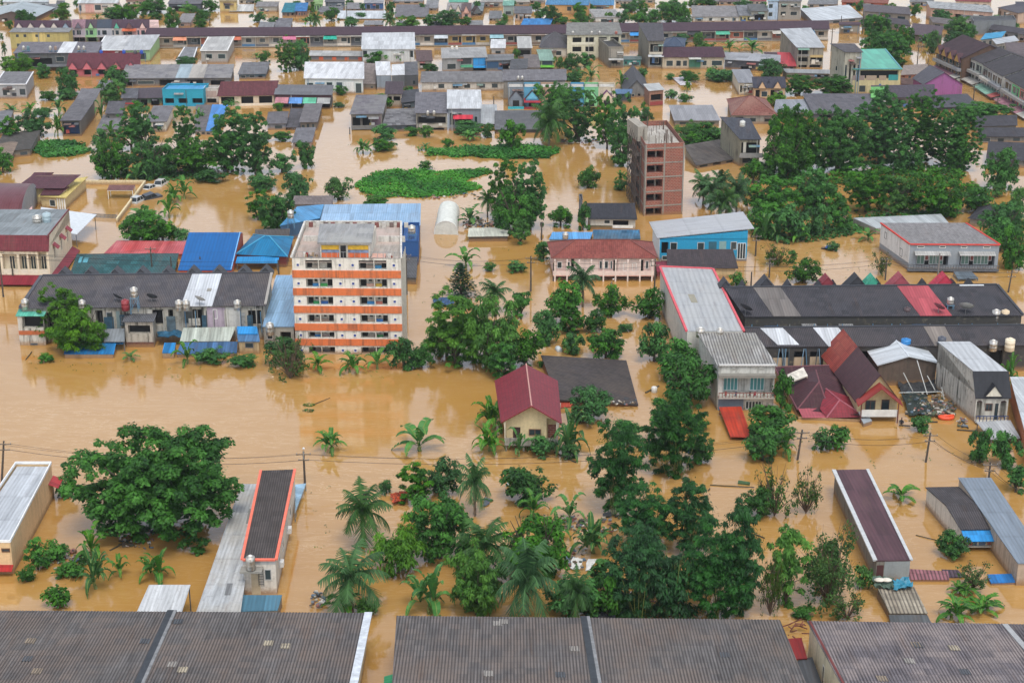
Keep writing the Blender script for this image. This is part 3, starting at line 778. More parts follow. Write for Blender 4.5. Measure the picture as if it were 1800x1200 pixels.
def plant(kind, x0, y0, x1, y1, gap=None, desc=None, label=None, dry=False):
    """a plant whose crown fills this box of the photo; gap = metres of bare trunk above the water"""
    cx, cy = (x0 + x1) / 2, (y0 + y1) / 2
    if gap is None: gap = {'p': 1.2, 'n': .25, 't': .3, 'b': .25, 'l': .25}.get(kind, .1)
    al = PITCH + math.atan2(cy - 600, F_PX); q = at(cx, y1, 0)
    for _ in range(3):
        s_ = ppm(q); r = (x1 - x0) / 2 / s_; hp = (y1 - y0) / 2 / s_
        v = math.sqrt(max((hp ** 2 - (r * math.sin(al)) ** 2), 0)) / math.cos(al); v = max(v, .42 * r if kind not in 'n' else .3 * r)
        q = at(cx, cy, v + gap)
    e_ = (r * r * v) ** (1 / 3); size = 0 if e_ < 1.6 else 1 if e_ < 3.2 else 2 if e_ < 5.6 else 3; tall = int(v > 1.25 * r and kind in 'blsym')
    if kind in 'pnc': size = 1
    me, (R0, V0, zm), wd = proto(kind, size, rnd.randrange(4 if kind == 'n' else 3), tall)
    nm, cat = NAMES[kind]
    root = empty(nm, (q.x, q.y, 0), rnd.uniform(0, 6.283), None, cat)
    c = bpy.data.objects.new('fronds' if kind == 'p' else 'leaves' if kind == 'n' else 'crown', me); COL.objects.link(c); c.parent = root
    c.scale = (r / R0, r / R0, v / V0); c.location = (0, 0, gap + v)
    if wd:
        t = bpy.data.objects.new(wd.name.split('.')[0], wd); COL.objects.link(t); t.parent = root
        top = max(.3, gap + v - zm * v / V0)          # where fronds and leaves spring from
        if kind in 'pn': t.location = (0, 0, top); t.scale = (r / R0 * .6 + .4,) * 2 + (top + 1.0,)
        else: t.scale = (r / R0, r / R0, v / V0); t.location = (0, 0, gap * .5)
    big = 'huge' if r > 8.5 else 'large' if r > 5.2 else 'mid-sized' if r > 2.8 else 'small'
    words = desc or {'b': big + ' dark leafy tree', 'l': big + ' loose yellow-green tree', 'm': big + ' drooping bamboo clump', 'c': 'dark cone-shaped tree', 'p': ('tall' if gap + v > 5 else big) + ' feathery palm',
             'n': big + ' banana plant', 's': big + ' low green shrub', 't': big + ' sparse twiggy tree', 'd': 'bare brown dead tree', 'y': 'bright lime-green tree'}[kind]
    if label: tag(root, label)
    TREES.append((cx, y1, words, root, label)); return root
MARKS = []      # (pixel x, pixel y, phrase)
def label_plants():
    B = {}
    for px, py, wds, o, lb in TREES:
        if lb: continue
        best = min(MARKS, key=lambda k: math.hypot(px - k[0], (py - k[1]) * 1.4))
        dx, dy = px - best[0], (py - best[1]) * 1.4
        rel = ('right of' if dx > 0 else 'left of') if abs(dx) > abs(dy) else ('in front of' if dy > 0 else 'behind')
        B.setdefault((wds, rel, best[2]), []).append((math.hypot(dx, dy), o))
    ORD = ['', 'second ', 'third ', 'fourth ', 'fifth ', 'sixth ', 'seventh ', 'eighth ', 'ninth ', 'tenth ']
    for (wds, rel, ph), L in B.items():
        L.sort(key=lambda q: q[0])
        for i, (d, o) in enumerate(L):
            if len(L) == 1: tag(o, f'{wds} {rel} the {ph}')
            else: tag(o, f'{wds} {rel} the {ph}, {ORD[min(i, 9)]}nearest to it', None, f'{o["category"]}s {rel} the {ph}')
def rank_patch(name, label, poly, n, mat, lift=.5, sz=.45, kind='stuff'):
    """floating weed: leaves scattered over a stretch of water outlined in the photo"""
    G = [at(x, y, .1) for x, y in poly]; r = random.Random(len(poly) * 7 + n); m = MB()
    xs = [p.x for p in G]; ys = [p.y for p in G]
    def inside(x, y):
        c = False; j = len(G) - 1
        for i in range(len(G)):
            if (G[i].y > y) != (G[j].y > y) and x < (G[j].x - G[i].x) * (y - G[i].y) / (G[j].y - G[i].y) + G[i].x: c = not c
            j = i
        return c
    k = 0; tries = 0
    while k < n and tries < n * 20:
        tries += 1
        x, y = r.uniform(min(xs), max(xs)), r.uniform(min(ys), max(ys))
        wob = 1.2 * math.sin(x * .9) * math.cos(y * .7)
        if not inside(x + wob, y + wob * .6): continue
        hgt = lift * (.4 + .6 * (.5 + .5 * math.sin(x * .55 + 1.3 * math.sin(y * .5))))
        tn = .5 + .5 * math.sin(x * .23 + y * .31 + math.sin(x * .6)); k += 1
        for j in range(3):
            q = Vector((x, y, .03 + hgt * r.random())) + rv(r) * .25; q.z = max(.03, q.z)
            leaf(m, q, (Vector((0, 0, 1)) + rv(r) * .65).normalized(), rv(r), sz * r.uniform(.7, 1.3), sz * .75, min(1, max(0, tn * .6 + r.random() * .4)), .2)
    o = bpy.data.objects.new(name, m.mesh(name, mat, False, True)); COL.objects.link(o)
    return tag(o, label, None, None, kind)
# ================================================================== the town, near to far
# ---- the big sheds along the bottom of the view
def shed(label, name, fl, fr, far_l, far_r, hfar, hnear, rc, alt, seed, panels=3, walls='', flash=None, mid=()):
    """a shed whose roof falls away from us: far eave far_l, far_r at hfar; near edge fl, fr at hnear"""
    s = Bld(name, label, 'warehouse', fl, fr, far_l, hnear, None, hfar - hnear, far_r)
    s.walls(wallm(cc('cream'), .4)); r = random.Random(seed)
    cuts = [0.0] + list(mid) + [1.0]
    for i in range(len(cuts) - 1):
        s.sheet(roofm(rc, 'corr', .6, alt, None, .13, .3), cuts[i], cuts[i + 1], ov=.0 if len(cuts) > 2 else .25, corr=.3)
    for u in mid:
        m = MB(); a = s.P(u, 0, s.h + .16); b = s.P(u, 1, s.h + s.rise + .16)
        for o0, o1, mt_, nm in ((-.5, .12, '2f3338', 'valley_gutter'), (.12, .42, '7c7d7e', 'flashing')):
            m = MB(); m.slab([a + Vector((o0, 0, .05)), a + Vector((o1, 0, .05)), b + Vector((o1, .15, .05)), b + Vector((o0, .15, .05))], .12); m.build(nm, plain(mt_, .6, var=.3), s.root)
    for i in range(panels):     # single replaced sheets, some of them clear
        a = r.uniform(.06, .9); b = r.uniform(.45, .93); wd = .9 / s.W; ln = 1.1 / s.D
        s.sheet(roofm(r.choice(['a89e8a', '9a9690', '8f8272', '55595e']), 'corr', .3, None, None, .1, .25), a, a + wd, b, b + ln, z0=s.h + s.rise * b, z1=s.h + s.rise * (b + ln), ov=0, dz=.05, name='replaced_sheet', corr=.3)
    return s
def shed2(label, fl, fr, far_l, far_r, **kw): return shed(label, 'corrugated_shed', fl, fr, far_l, far_r, 4.2, 6.4, **kw)
s1 = shed2('wide dark corrugated shed roof filling the bottom left corner', (-290, 1300), (595, 1300), (-120, 1073), (642, 1078), rc='696665', alt='776b63', seed=3, panels=9, mid=(.556,))
s1.strip('r', plain('bfc5cb', .6, var=.25), .75, .06, name='white_flashing')
s2 = shed2('brownish grey corrugated shed roof at the bottom centre', (683, 1300), (1458, 1300), (697, 1083), (1371, 1090), rc='6a6766', alt='7a6e66', seed=8, panels=6, mid=(.494,))
s2.awning('l', 10.2, 13.2, 3.9, .9, .25, roofm('2f8a5c', 'metal', .2), name='awning')
s3 = shed2('pinkish grey patched corrugated shed roof at the bottom right', (1536, 1300), (1905, 1300), (1424, 1094), (1762, 1099), rc='716c70', alt='948985', seed=12, panels=6)
s3.strip('l', plain('6a2a26', .6), .2, .06, name='red_edge_board')
for k in range(3): s3.window('l', 6 + 3.4 * k, 6.7 + 3.4 * k, 1.2, 3.2, 'offw', 1)
s4 = shed2('dark corrugated shed cut off by the right edge, bottom corner', (1945, 1300), (2300, 1300), (1770, 1099), (2080, 1106), rc='5f5c60', alt='6f6664', seed=15, panels=2)
s4.strip('l', plain('9a9b9b', .5), .55, .06, name='valley_flashing')
# wreck between the two right sheds
canopy('lean_to_roof', 'torn red metal lean-to roof between two bottom sheds', 'lean-to', [(1392, 1158), (1419, 1156), (1409, 1120), (1380, 1122)], 2.2, roofm('8a2a2a', 'metal', .4), 'maroon')
canopy('lean_to_roof', 'smooth dark grey lean-to roof in the gap at bottom right', 'lean-to', [(1412, 1215), (1450, 1215), (1428, 1154), (1402, 1160)], 2.0, roofm('4a4d52', 'metal', .4), 'dgrey')
m = MB(); r_ = random.Random(4)
for k in range(16):
    a = at(r_.uniform(1384, 1412), r_.uniform(1092, 1128), r_.uniform(.2, 1.6)); b = a + Vector((r_.uniform(-1.4, 1.4), r_.uniform(-.6, .6), r_.uniform(-.4, .5)))
    m.tube(a, b, .06, n=4)
tag(m.build('fallen_timber', plain('6a3a32', .8, var=.4)), 'heap of fallen red-brown battens between the two bottom right sheds', 'timber heap')

# ---- bottom left corner
b = simple('warehouse', 'cream warehouse with white roof and parapet at the left edge', 'warehouse', (-66, 953), (18, 953), (28, 815), base=1008, br=(90, 815), rc='c6ccd2', rk='metal', wc='d9b98c', dirt=.2, roof='flat', trim='e2e4e4', par=.16, front='w .8 .98 .7 .82 6a4a34')
b.awning('f', 1.2, b.W + .1, 1.1, .9, .35, roofm('a02a28', 'metal', .2)); b.awning('r', b.frame('r')[3] - 2.2, b.frame('r')[3] + .4, 2.6, 1.1, .5, roofm('a8383a', 'metal', .2))
b = simple('townhouse', 'white townhouse with dark tiled roof edged in orange', 'house', (427, 984), (484, 984), (460, 828), base=1044, br=(517, 826), rc='4f4a48', rk='corr', wc='cfcabf', dirt=.4, roof='mono', trim='e2715a', ov=.02, front='d .22 .5 0 .62 b8ab90;w .64 .86 .42 .74 lgrey;p 0 1 .88 1 lgrey', right='w .12 .17 .4 .7;w .3 .35 .4 .7;w .5 .55 .4 .7;w .68 .73 .4 .7')
tank(441, 1000, 3.4, 'tan steel tank on the front ledge of the orange-edged townhouse', r=.5, hgt=1.5)
b.box('ledge', 'f', -.2, b.W * .62, 3.1, 3.3, 0, 1.3, plain('8a8880', .9))
m = MB()
for k in range(7): b.bx(m, 'f', b.W * .45, b.W * .6, 1.2 + k * .3, 1.25 + k * .3, .06, .1)
for xx in (.45, .6): b.bx(m, 'f', b.W * xx, b.W * xx + .05, 1, 3.2, .05, .11)
m.build('ladder', plain('5a5c5e', .6), b.root)
b.box('air_conditioner', 'r', 3.2, 4.0, 1.5, 2.1, 0, .45, plain('d6d6d2', .5)); b.box('air_conditioner', 'r', b.D * .55, b.D * .55 + .9, 1.2, 1.8, 0, .45, plain('d6d6d2', .5))
simple('shed', 'long white corrugated lean-to beside the orange-edged townhouse', 'lean-to', (346, 1078), (421, 1078), (425, 852), h=1.6, br=(455, 852), rc='c9cdcf', rk='metal', wc='conc', ralt='a9a59c', rdirt=.6, ov=.1, rise=.25, panels=((.55, .7, .12, .2, '77797a'), (.72, .92, .66, .78, '8f8f88')))
canopy('awning_roof', 'blue metal roof in front of the orange-edged townhouse', 'awning', [(420, 1074), (488, 1072), (496, 1045), (424, 1045)], (1.0, 1.0, 1.4, 1.4), roofm('4b7386', 'metal', .3), skirt='conc')
canopy('awning_roof', 'pale blue lean-to on the right flank of the orange-edged townhouse', 'awning', [(518, 902), (520, 897), (538, 849), (519, 851)], (1.2, .9, .9, 1.2), roofm('93b2c6', 'metal', .3), 'conc')
canopy('carport', 'white corrugated carport behind the bottom left shed', 'carport', [(238, 1080), (318, 1080), (335, 1027), (262, 1027)], (2.6, 2.6, 3.0, 3.0), roofm('d2d5d6', 'metal', .45), 'dgrey')

# ---- bottom right
b = simple('townhouse', 'long concrete house with rusty maroon roof, right foreground', 'house', (1541, 986), (1600, 985), (1468, 827), base=1024, br=(1523, 826), rc='4f343a', rk='metal', rdirt=.6, ralt='5c4044', wc='7c766c', dirt=.7, ov=.05, rise=.3, front='d .02 .22 0 .82 4a2a2a;p .24 1 0 .98 8a9090')
b.strip('l', plain('b5b8b8', .6), .45, .05, name='white_flashing'); b.strip('r', plain('b5b8b8', .6), .35, .05, name='white_flashing')
canopy('shack', 'beige corrugated shack in front of the maroon-roofed long house', 'shack', [(1564, 1077), (1631, 1077), (1607, 1031), (1542, 1031)], (.9, .9, 1.3, 1.3), roofm('9c9484', 'corr', .7, '7f7466', None, .25, .4), skirt='6f6a60')
canopy('shack', 'low dark sheet roof at the foot of the beige shack', 'shack', [(1566, 1096), (1638, 1096), (1630, 1080), (1562, 1080)], (.5, .5, .8, .8), roofm('54585a', 'metal', .6), skirt='dconc')
def tarp(name, label, cat, poly, z, mat, seed, amp=.25, sub=7):
    """a rumpled sheet hung over whatever lies below: poly = photo quad"""
    P = [at(x, y, z) for x, y in poly]; o = P[0].copy(); r = random.Random(seed); m = MB(); n = sub; g = []
    for j in range(n + 1):
        for i in range(n + 1):
            u, v = i / n, j / n; q = (P[0] * (1 - u) + P[1] * u) * (1 - v) + (P[3] * (1 - u) + P[2] * u) * v - o
            g.append(q + Vector((r.uniform(-.15, .15), r.uniform(-.15, .15), r.uniform(-amp, amp))))
    fs = [(j * (n + 1) + i, j * (n + 1) + i + 1, (j + 1) * (n + 1) + i + 1, (j + 1) * (n + 1) + i) for j in range(n) for i in range(n)]
    k = len(g); m.add(g + [q - Vector((0, 0, .04)) for q in g], fs + [tuple(x + k for x in f[::-1]) for f in fs])
    ob = m.build(name, mat, smooth=False); ob.location = o; return tag(ob, label, cat)
tarp('tarpaulin', 'crumpled teal tarpaulin above the beige shack roof', 'tarp', [(1572, 1034), (1606, 1032), (1598, 1013), (1570, 1020)], 1.7, plain('2b7a92', .5, var=.3), 3)
tarp('tarpaulin', 'dark green sheet heaped with white sacks above the beige shack', 'tarp', [(1540, 1031), (1573, 1032), (1570, 1016), (1534, 1014)], 1.6, plain('4a5f52', .7, var=.4), 5)
for x, lb in ((1546, 'white sack on the dark green sheet, the left one'), (1558, 'white sack on the dark green sheet, the right one')):
    m = MB(); m.lathe([(.1, -.25), (.45, -.1), (.5, .1), (.3, .3), (.05, .36)], 9); o = m.build('sack', plain('cfc8ba', .8, var=.25), None, True); o.location = at(x, 1019, 1.95); o.scale = (1.2, .8, .6); tag(o, lb, 'sack')
canopy('floating_roof', 'faded pink corrugated sheet floating right of the maroon-roofed house', 'metal sheet', [(1596, 1018), (1669, 1018), (1666, 1003), (1592, 999)], (.3, .3, .5, .5), roofm('8f6268', 'corr', .4, None, None, .2, .4), skirt='7a5050')
canopy('floating_roof', 'dark purple corrugated sheet half sunk beside a bush, right', 'metal sheet', [(1668, 1014), (1696, 1013), (1684, 1001), (1655, 1000)], (.15, .15, .4, .4), roofm('574a56', 'corr', .4, None, None, .2, .4), skirt='574a56')
canopy('floating_roof', 'bright blue metal roof barely above water at the right edge', 'metal sheet', [(1742, 1024), (1800, 1022), (1790, 1007), (1735, 1009)], (.3, .3, .6, .6), roofm('2a6fae', 'metal', .3), skirt='2a5a86')
b = simple('shop_house', 'white-walled shop with dark corrugated roof and blue awning', 'shop', (1690, 930), (1758, 929), (1630, 851), base=962, br=(1684, 850), rc='4b484a', rk='corr', wc='d2cdc2', dirt=.3, ov=.15, roof='gw', gr=.7, rf=.42, front='o .05 .95 .1 .8')
b.awning('f', 0, b.W, b.h - .1, 1.6, .6, roofm('2e86c4', 'metal', .2))
m = MB(); rr = random.Random(2)
b.box('shelf', 'f', .4, b.W * .95, .5, .62, .1, 1.0, plain('b8b4a8', .8))
for k in range(16):
    m = MB(); b.bx(m, 'f', .5 + k * .24, .68 + k * .24, .62, .8 + rr.random() * .5, .2, .7)
    q = m.build('box_of_goods', plain(rr.choice(['c8b49a', '7f9a8a', 'b06a5a', 'd8d4c8', '6a7f9a']), .7)); q.matrix_world = b.root.matrix_basis; q['label'] = 'small goods packed on the shelf under the blue awning'; q['category'] = 'goods'; q['group'] = 'goods on the shop shelf'
b = simple('shop_house', 'long shop house with smooth blue-grey sheet roof, right edge', 'shop', (1790, 990), (1842, 990), (1686, 841), h=2.6, br=(1741, 841), rc='76818c', rk='metal', wc='b3a08c', dirt=.4, ov=.1, roof='mono', rise=.6, gloss=.35, patch=.06, left='w .1 .14 .3 .7')

# ---- the red-roofed house on stilts, mid right
b = Bld('stilt_house', 'small cream house with red gable roof, raised above flood', 'house', (889, 734), (981, 736), (876, 668), base=788, br=(973, 668))
b.gr = 2.0; h = b.h
fl = .9
# floor above the water on posts, walls above it
m = MB(); z0 = 1.15
BL, BR = b.P(0, 1, 0), b.P(1, 1, 0); e = .12
def pt(p, z): return (p[0], p[1], z)
m.poly((e, 0, z0), (b.W * .78, 0, z0), (b.W * .78, 0, h), (e, 0, h)); m.poly((e, 0, h), (b.W - e, 0, h), (b.W / 2, 0, h + b.gr))
m.poly((b.W * .78, 0, z0), (b.W * .78, 1.2, z0), (b.W * .78, 1.2, h), (b.W * .78, 0, h)); m.poly((b.W * .78, 1.2, z0), (b.W - e, 1.2, z0), (b.W - e, 1.2, h), (b.W * .78, 1.2, h))
m.poly((b.W - e, 1.2, z0), pt(BR, z0), pt(BR, h), (b.W - e, 1.2, h)); m.poly(pt(BL, z0), (e, 0, z0), (e, 0, h), pt(BL, h)); m.poly(pt(BR, z0), pt(BL, z0), pt(BL, h), pt(BR, h)); m.poly(pt(BR, h), pt(BL, h), pt((BL + BR) / 2, h + b.gr))
m.build('wall', wallm('d6c296', .2), b.root)
m = MB(); m.box(-.1, b.W, -.9, b.D, z0 - .2, z0); m.build('floor_slab', plain('9a9286', .9), b.root)
red = roofm('7a2430', 'tile', .25, None, .45, .12, .3)
for sg in (0, 1):
    m = MB(); sl = b.gr / (b.W / 2); ov = .55; f_ = 1.1
    p = [b.P(sg, 0, h) + Vector(((-ov if not sg else ov), -f_, -ov * sl + .1)), b.P(.5, 0, h + b.gr + .1) + Vector((0, -f_, 0)), b.P(.5, 1, h + b.gr + .1) + Vector((0, .5, 0)), b.P(sg, 1, h) + Vector(((-ov if not sg else ov), .5, -ov * sl + .1))]
    m.slab(p if not sg else [p[1], p[0], p[3], p[2]], .12); m.build('roof', red, b.root)
    m = MB(); m.tube(p[0], p[1], .1, n=4); m.build('barge_board', plain('7a2a30', .6), b.root)
m = MB(); m.tube(b.P(.5, 0, h + b.gr + .16) + Vector((0, -1.1, 0)), b.P(.5, 1, h + b.gr + .16) + Vector((0, .5, 0)), .1); m.build('ridge_cap', plain('b98a80', .7), b.root)
b.window('f', b.W * .44, b.W * .68, z0 + .75, z0 + 1.65, '7a5a44', 2); b.window('f', b.W * .14, b.W * .28, z0, z0 + 1.85, '4a2a24', 1, name='door', pcol=plain('3a2824', .7))
m = MB(); m.box(-.1, b.W, -1.0, -.88, z0 - .3, z0 + .72); m.build('parapet', wallm('a9a69c', .5), b.root)
for x in (.1, b.W * .35, b.W * .68, b.W - .2):
    for y in (-.7, b.D * .5, b.D - .3):
        m = MB(); m.box(x - .12, x + .12, y - .12, y + .12, -1.2, z0 - .2); m.build('stilt', plain('8f8a7f', .9), b.root)
for x in (-.05, b.W * .98):
    m = MB(); m.box(x - .07, x + .07, -.95, -.8, z0, h - .1); m.build('post', plain('cfc6b0', .8), b.root)
b.box('brick_screen', 'f', b.W * .8, b.W * .98, z0, z0 + 1.8, -1.2, -1.1, wallm('8a4a3a', .3, ('9a5545', '7f4034', 'a09080')))
canopy('sunken_roof', 'large dark tiled roof tilted into the water beside the red-roofed house', 'sunken roof', [(980, 702), (1122, 711), (1101, 633), (951, 624)], (1.0, .35, .8, 1.6), roofm('45403f', 'tile', .5, '524a44', .75, .2, .5), skirt='8a4a3c', t=.18)
canopy('awning_roof', 'red and white awning edge poking from under the tilted dark roof', 'awning', [(984, 716), (1008, 714), (1006, 705), (980, 702)], (.25, .25, .6, .6), roofm('b04a38', 'metal', .3), skirt='c8c0b0')

# ---- white house W2, red-edged hall W1, right of centre
b = Bld('townhouse', 'dirty white two-storey townhouse with ribbed grey roof and balcony', 'house', (1264, 643), (1363, 643), (1229, 587), base=721, br=(1325, 587), rise=.4)
h = b.h; U = lambda x: (x - 1264) / 99
b.walls(wallm('c4c2ba', .6), holes=[(U(1272), U(1360), h * .36, h * .76, 1.3), (U(1312), U(1345), .05, h * .22, .3)])
b.sheet(roofm('9c9b98', 'corr', .6, '8a877f', None, .2, .4), ov=.25); b.strip('f', plain('c9c8c4', .7), .3, .1, name='fascia')
for x0, x1 in ((1275, 1301), (1322, 1348)): b.window('f', U(x0) * b.W, U(x1) * b.W, h * .38, h * .68, 'd0d4d2', 4, dep=1.28, pcol=plain('4c8a8a', .3), name='glass_door')
b.balcony('f', 0, b.W, h * .34, .9, plain('a8a49a', .9), rail=plain('7a4a40', .7), hgt=.7)
b.box('canopy_slab', 'f', -.1, b.W, h * .78, h * .84, 0, .9, plain('7f7c74', .9))
b.window('f', U(1314) * b.W, U(1343) * b.W, .1, h * .2, 'd0d4d2', 5, dep=.28)
b.box('painted_panel', 'f', .1, U(1310) * b.W, .02, h * .3, -.04, .03, plain('6a7480', .7))
for k in (.2, .68): b.box('vent', 'f', b.W * k, b.W * (k + .13), h * .9, h * .94, -.02, .03, plain('a09d94', .8))
for k, c_ in ((.12, 'a03a3a'), (.3, '3a4a6a'), (.55, '2a2a2c'), (.64, '8a2a3a'), (.8, '4a5a4a')): 
    o = b.box('laundry', 'f', b.W * k, b.W * (k + .035), h * .36, h * .44, .3, .36, plain(c_, .9)); w_ = o.matrix_world.copy(); o.parent = None; o.matrix_world = b.root.matrix_basis; o['label'] = {.12: 'red cloth hung on the dirty white balcony, leftmost', .3: 'blue cloth on the dirty white balcony rail', .55: 'black cloth hung right of centre on the white balcony', .64: 'dark red cloth beside the black one on the balcony', .8: 'olive cloth hung rightmost on the dirty white balcony'}[k]; o['category'] = 'laundry'
canopy('awning_roof', 'rusty orange-red awning roof in front of the dirty white townhouse', 'awning', [(1284, 767), (1321, 768), (1303, 714), (1264, 715)], (.6, .6, 1.0, 1.0), roofm('b8402a', 'metal', .5, '8a3028'), '8a4030')
b = Bld('shop_hall', 'long pale hall with light grey roof edged in pink-red', 'hall', (1208, 583), (1306, 583), (1161, 470), h=6.4, br=(1252, 474))
b.walls(wallm('c9c6bc', .3)); b.sheet(roofm('b3b6b8', 'metal', .35, 'a8a9a8', None, .05, .8), ov=.0, z0=b.h, z1=b.h)
for sd in 'lrb': b.strip(sd, plain('c8525a', .7), .35, .12, name='red_edge_board')
b.sheet(plain('8c8878', .8), .3, .42, .42, .55, z0=b.h, z1=b.h, ov=0, dz=.04, name='skylight')
tank(1231, 592, 6.2, 'left steel tank on the front edge of the pink-edged hall', r=.65, hgt=1.3); tank(1265, 595, 6.2, 'right steel tank on the front edge of the pink-edged hall', r=.5, hgt=1.5)

# ---- maroon pair and the white townhouse on the right
b = Bld('bungalow', 'low bungalow with wide dark maroon hip roof, right side', 'house', (1404, 726), (1522, 731), (1358, 645), h=.9, br=(1478, 641))
mr = roofm('45292e', 'tile', .35, None, .5, .15, .4); mr2 = roofm('7e2a34', 'tile', .25, None, .45, .12, .4)
def px_roof(bld, faces, mat, name, ridges=(), label=None, rcol='6a4046'):
    """tiled roof faces through photo points (x, y, height)"""
    Q = lambda p: (lambda w: Vector((w.dot(bld.ux), w.dot(bld.uy), p[2])))(at(*p) - bld.org)
    m = MB()
    for f_ in faces: m.poly(*[Q(p) for p in f_])
    o = m.build(name, mat, bld.root, label=label)
    for p, q in ridges: m = MB(); m.tube(Q(p), Q(q), .12); m.build('ridge_cap', plain(rcol, .7), o)
h = b.h; T0, T1, F0, F1 = (1361, 645, 2.6), (1484, 641, 2.6), (1402, 720, .7), (1526, 731, .7)
px_roof(b, [(F0, F1, T1, T0)], mr, 'roof', [(T0, T1), (F0, T0)])
ap, re, L_, R_ = (1440, 671, 3.0), (1434, 650, 3.0), (1402, 719, .76), (1456, 716, .9)
px_roof(b, [(L_, R_, ap), ((1380, 668, 1.9), L_, ap, re), (R_, (1490, 668, 2.1), re, ap)], mr, 'hip_roof', [(L_, ap), (R_, ap), (ap, re)])
ap, re, L_, R_ = (1476, 703, 2.0), (1452, 683, 2.2), (1453, 734, .42), (1523, 733, .42)
px_roof(b, [(L_, R_, ap), ((1441, 718, 1.0), L_, ap, re), (R_, (1508, 702, 1.3), re, ap)], mr2, 'hip_porch', [(L_, ap), (R_, ap), (ap, re)], 'bright red tiled hip over the porch corner', '94505a')
px_roof(b, [((1411, 734, .4), (1452, 734, .4), (1442, 716, .85), (1403, 718, .85))], roofm('a3525a', 'metal', .3), 'awning')
b.walls(wallm('b8a48a', .4), zf=.4, zb=2.3)
canopy('roof_sheet', 'white broken sheet lying on the dark maroon hip roof', 'metal sheet', [(1388, 672), (1420, 660), (1412, 645), (1384, 658)], (3.0, 3.0, 3.5, 3.5), plain('c4beb2', .6, var=.3), 'b0a090', t=.05)
canopy('water_box', 'grey metal box floating off the maroon bungalow corner', 'box', [(1518, 744), (1533, 739), (1528, 732), (1513, 735)], .55, plain('8f979c', .5), skirt='77797c')
b = Bld('gable_house', 'tall house with steep roof, half orange-red and half dark maroon', 'house', (1508, 700), (1578, 700), (1445, 618), base=735, br=(1513, 618)); h = b.h; b.gr = 3.4
b.walls(wallm('c9b48a', .25), gable='gd')
mid = .42; sl = b.gr / (b.W / 2); ov = .35
for sg in (0, 1):
    for k0, k1, mt_ in ((0, 1 - mid, roofm('4a2c31', 'tile', .3, None, .5, .12, .4)), (1 - mid, 1, roofm('9a3f34', 'corr', .3, 'b0604a', .6, .12, .5))):
        m = MB(); a = b.P(sg, k0, h - ov * sl + .12) + Vector(((ov if sg else -ov), -.5 if k0 == 0 else 0, 0)); c_ = b.P(.5, k0, h + b.gr + .12) + Vector((0, -.5 if k0 == 0 else 0, 0)); d = b.P(.5, k1, h + b.gr + .12); g = b.P(sg, k1, h - ov * sl + .12) + Vector(((ov if sg else -ov), 0, 0))
        m.slab([a, c_, d, g] if not sg else [c_, a, g, d], .12); m.build('roof', mt_, b.root, label='orange-red back half of the roof' if k0 else 'dark maroon front half of the roof')
for sg in (-1, 1):
    m = MB(); m.slab([Vector(p) for p in ([(b.W / 2, -1.9, h + 2.1), (b.W / 2, -.2, h + 2.4), (b.W / 2 + sg * b.W * .56, -.2, h - .1), (b.W / 2 + sg * b.W * .56, -1.9, h - .35)][::(1 if sg < 0 else -1)])], .1); m.build('porch_roof', roofm('8a3530', 'metal', .3), b.root)
b.balcony('f', .2, b.W * .98, 1.0, 1.5, plain('c9c9c4', .8), hgt=.8, bars=False); b.window('f', b.W * .2, b.W * .45, 1.2, 2.6, '5a3a34', 2); b.window('f', b.W * .6, b.W * .8, 1.0, 2.7, '4a2a28', 1, name='door')
m = MB()
for x in (.2, b.W - .2): m.tube((x, -1.6, 0), (x, -1.6, h - .1), .08)
m.build('post', plain('6a3a34', .7), b.root)
b = simple('market_shed', 'open shed with white gabled sheet roof behind rubble, right', 'shed', (1545, 641), (1646, 637), (1526, 608), h=3.2, br=(1626, 607), roof='gd', gr=1.1, rc='cfd6da', rk='metal', wc='5e5046', dirt=.6, ov=.3, gloss=.4)
b = Bld('townhouse', 'tall narrow townhouse with stained bare side wall and black mansard', 'house', (1717, 693), (1774, 693), (1648, 604), base=742, br=(1698, 603), square=False); h = b.h
k = 1.5 / b.D; mt = 2.7
zt = h + mt
b2 = Bld('townhouse', '', '', (1714, 655), (1767, 655), (1648, 604), zt, br=(1698, 603)); D_ = b2.D; bpy.data.objects.remove(b2.root)
b.D = b.D2 = D_ + 1.2; b.vx = -D_ * .0; b.wx = b.W
dirr = at(1648, 604, zt) - at(1714, 655, zt); b.vx = dirr.dot(b.ux); b.wx = b.W + b.vx; k = 1.3 / b.D
b.walls(wallm('c2bfb4', 1.0), zb=zt, zf=h, holes=[(.03, .2, h * .1, h * .72, .9), (.76, .95, h * .1, h * .72, .9)])
m = MB(); m.ext([b.P(0, 0, h), b.P(0, k, zt), b.P(0, 1, zt), b.P(0, 1, h)], (.1, 0, 0)); m.ext([b.P(1, 0, h), b.P(1, k, zt), b.P(1, 1, zt), b.P(1, 1, h)], (-.1, 0, 0)); m.build('end_wall', wallm('c2bfb4', 1.0), b.root)
b.sheet(roofm('2c2e33', 'tile', .2, None, .45, .1, .4), b1=k, z0=h, z1=zt, ov=.25, name='mansard'); b.sheet(roofm('c3c7ca', 'metal', .3, None, None, .05, .8), b0=k, z0=zt, z1=zt + .1, ov=.12)
b.gablet(b.W * .5, b.W * .5, h - .1, 1.5, -.5, .8, roofm('2c2e33', 'tile', .2, None, .45, .1, .4), wallm('d2cdbc', .3))
for u0, u1 in ((.3, .52),): b.window('f', b.W * u0, b.W * u1, h * .42, h * .68, '5a4034', 2)
b.window('f', b.W * .6, b.W * .7, h * .1, h * .68, '2a2c30', 1, name='door')
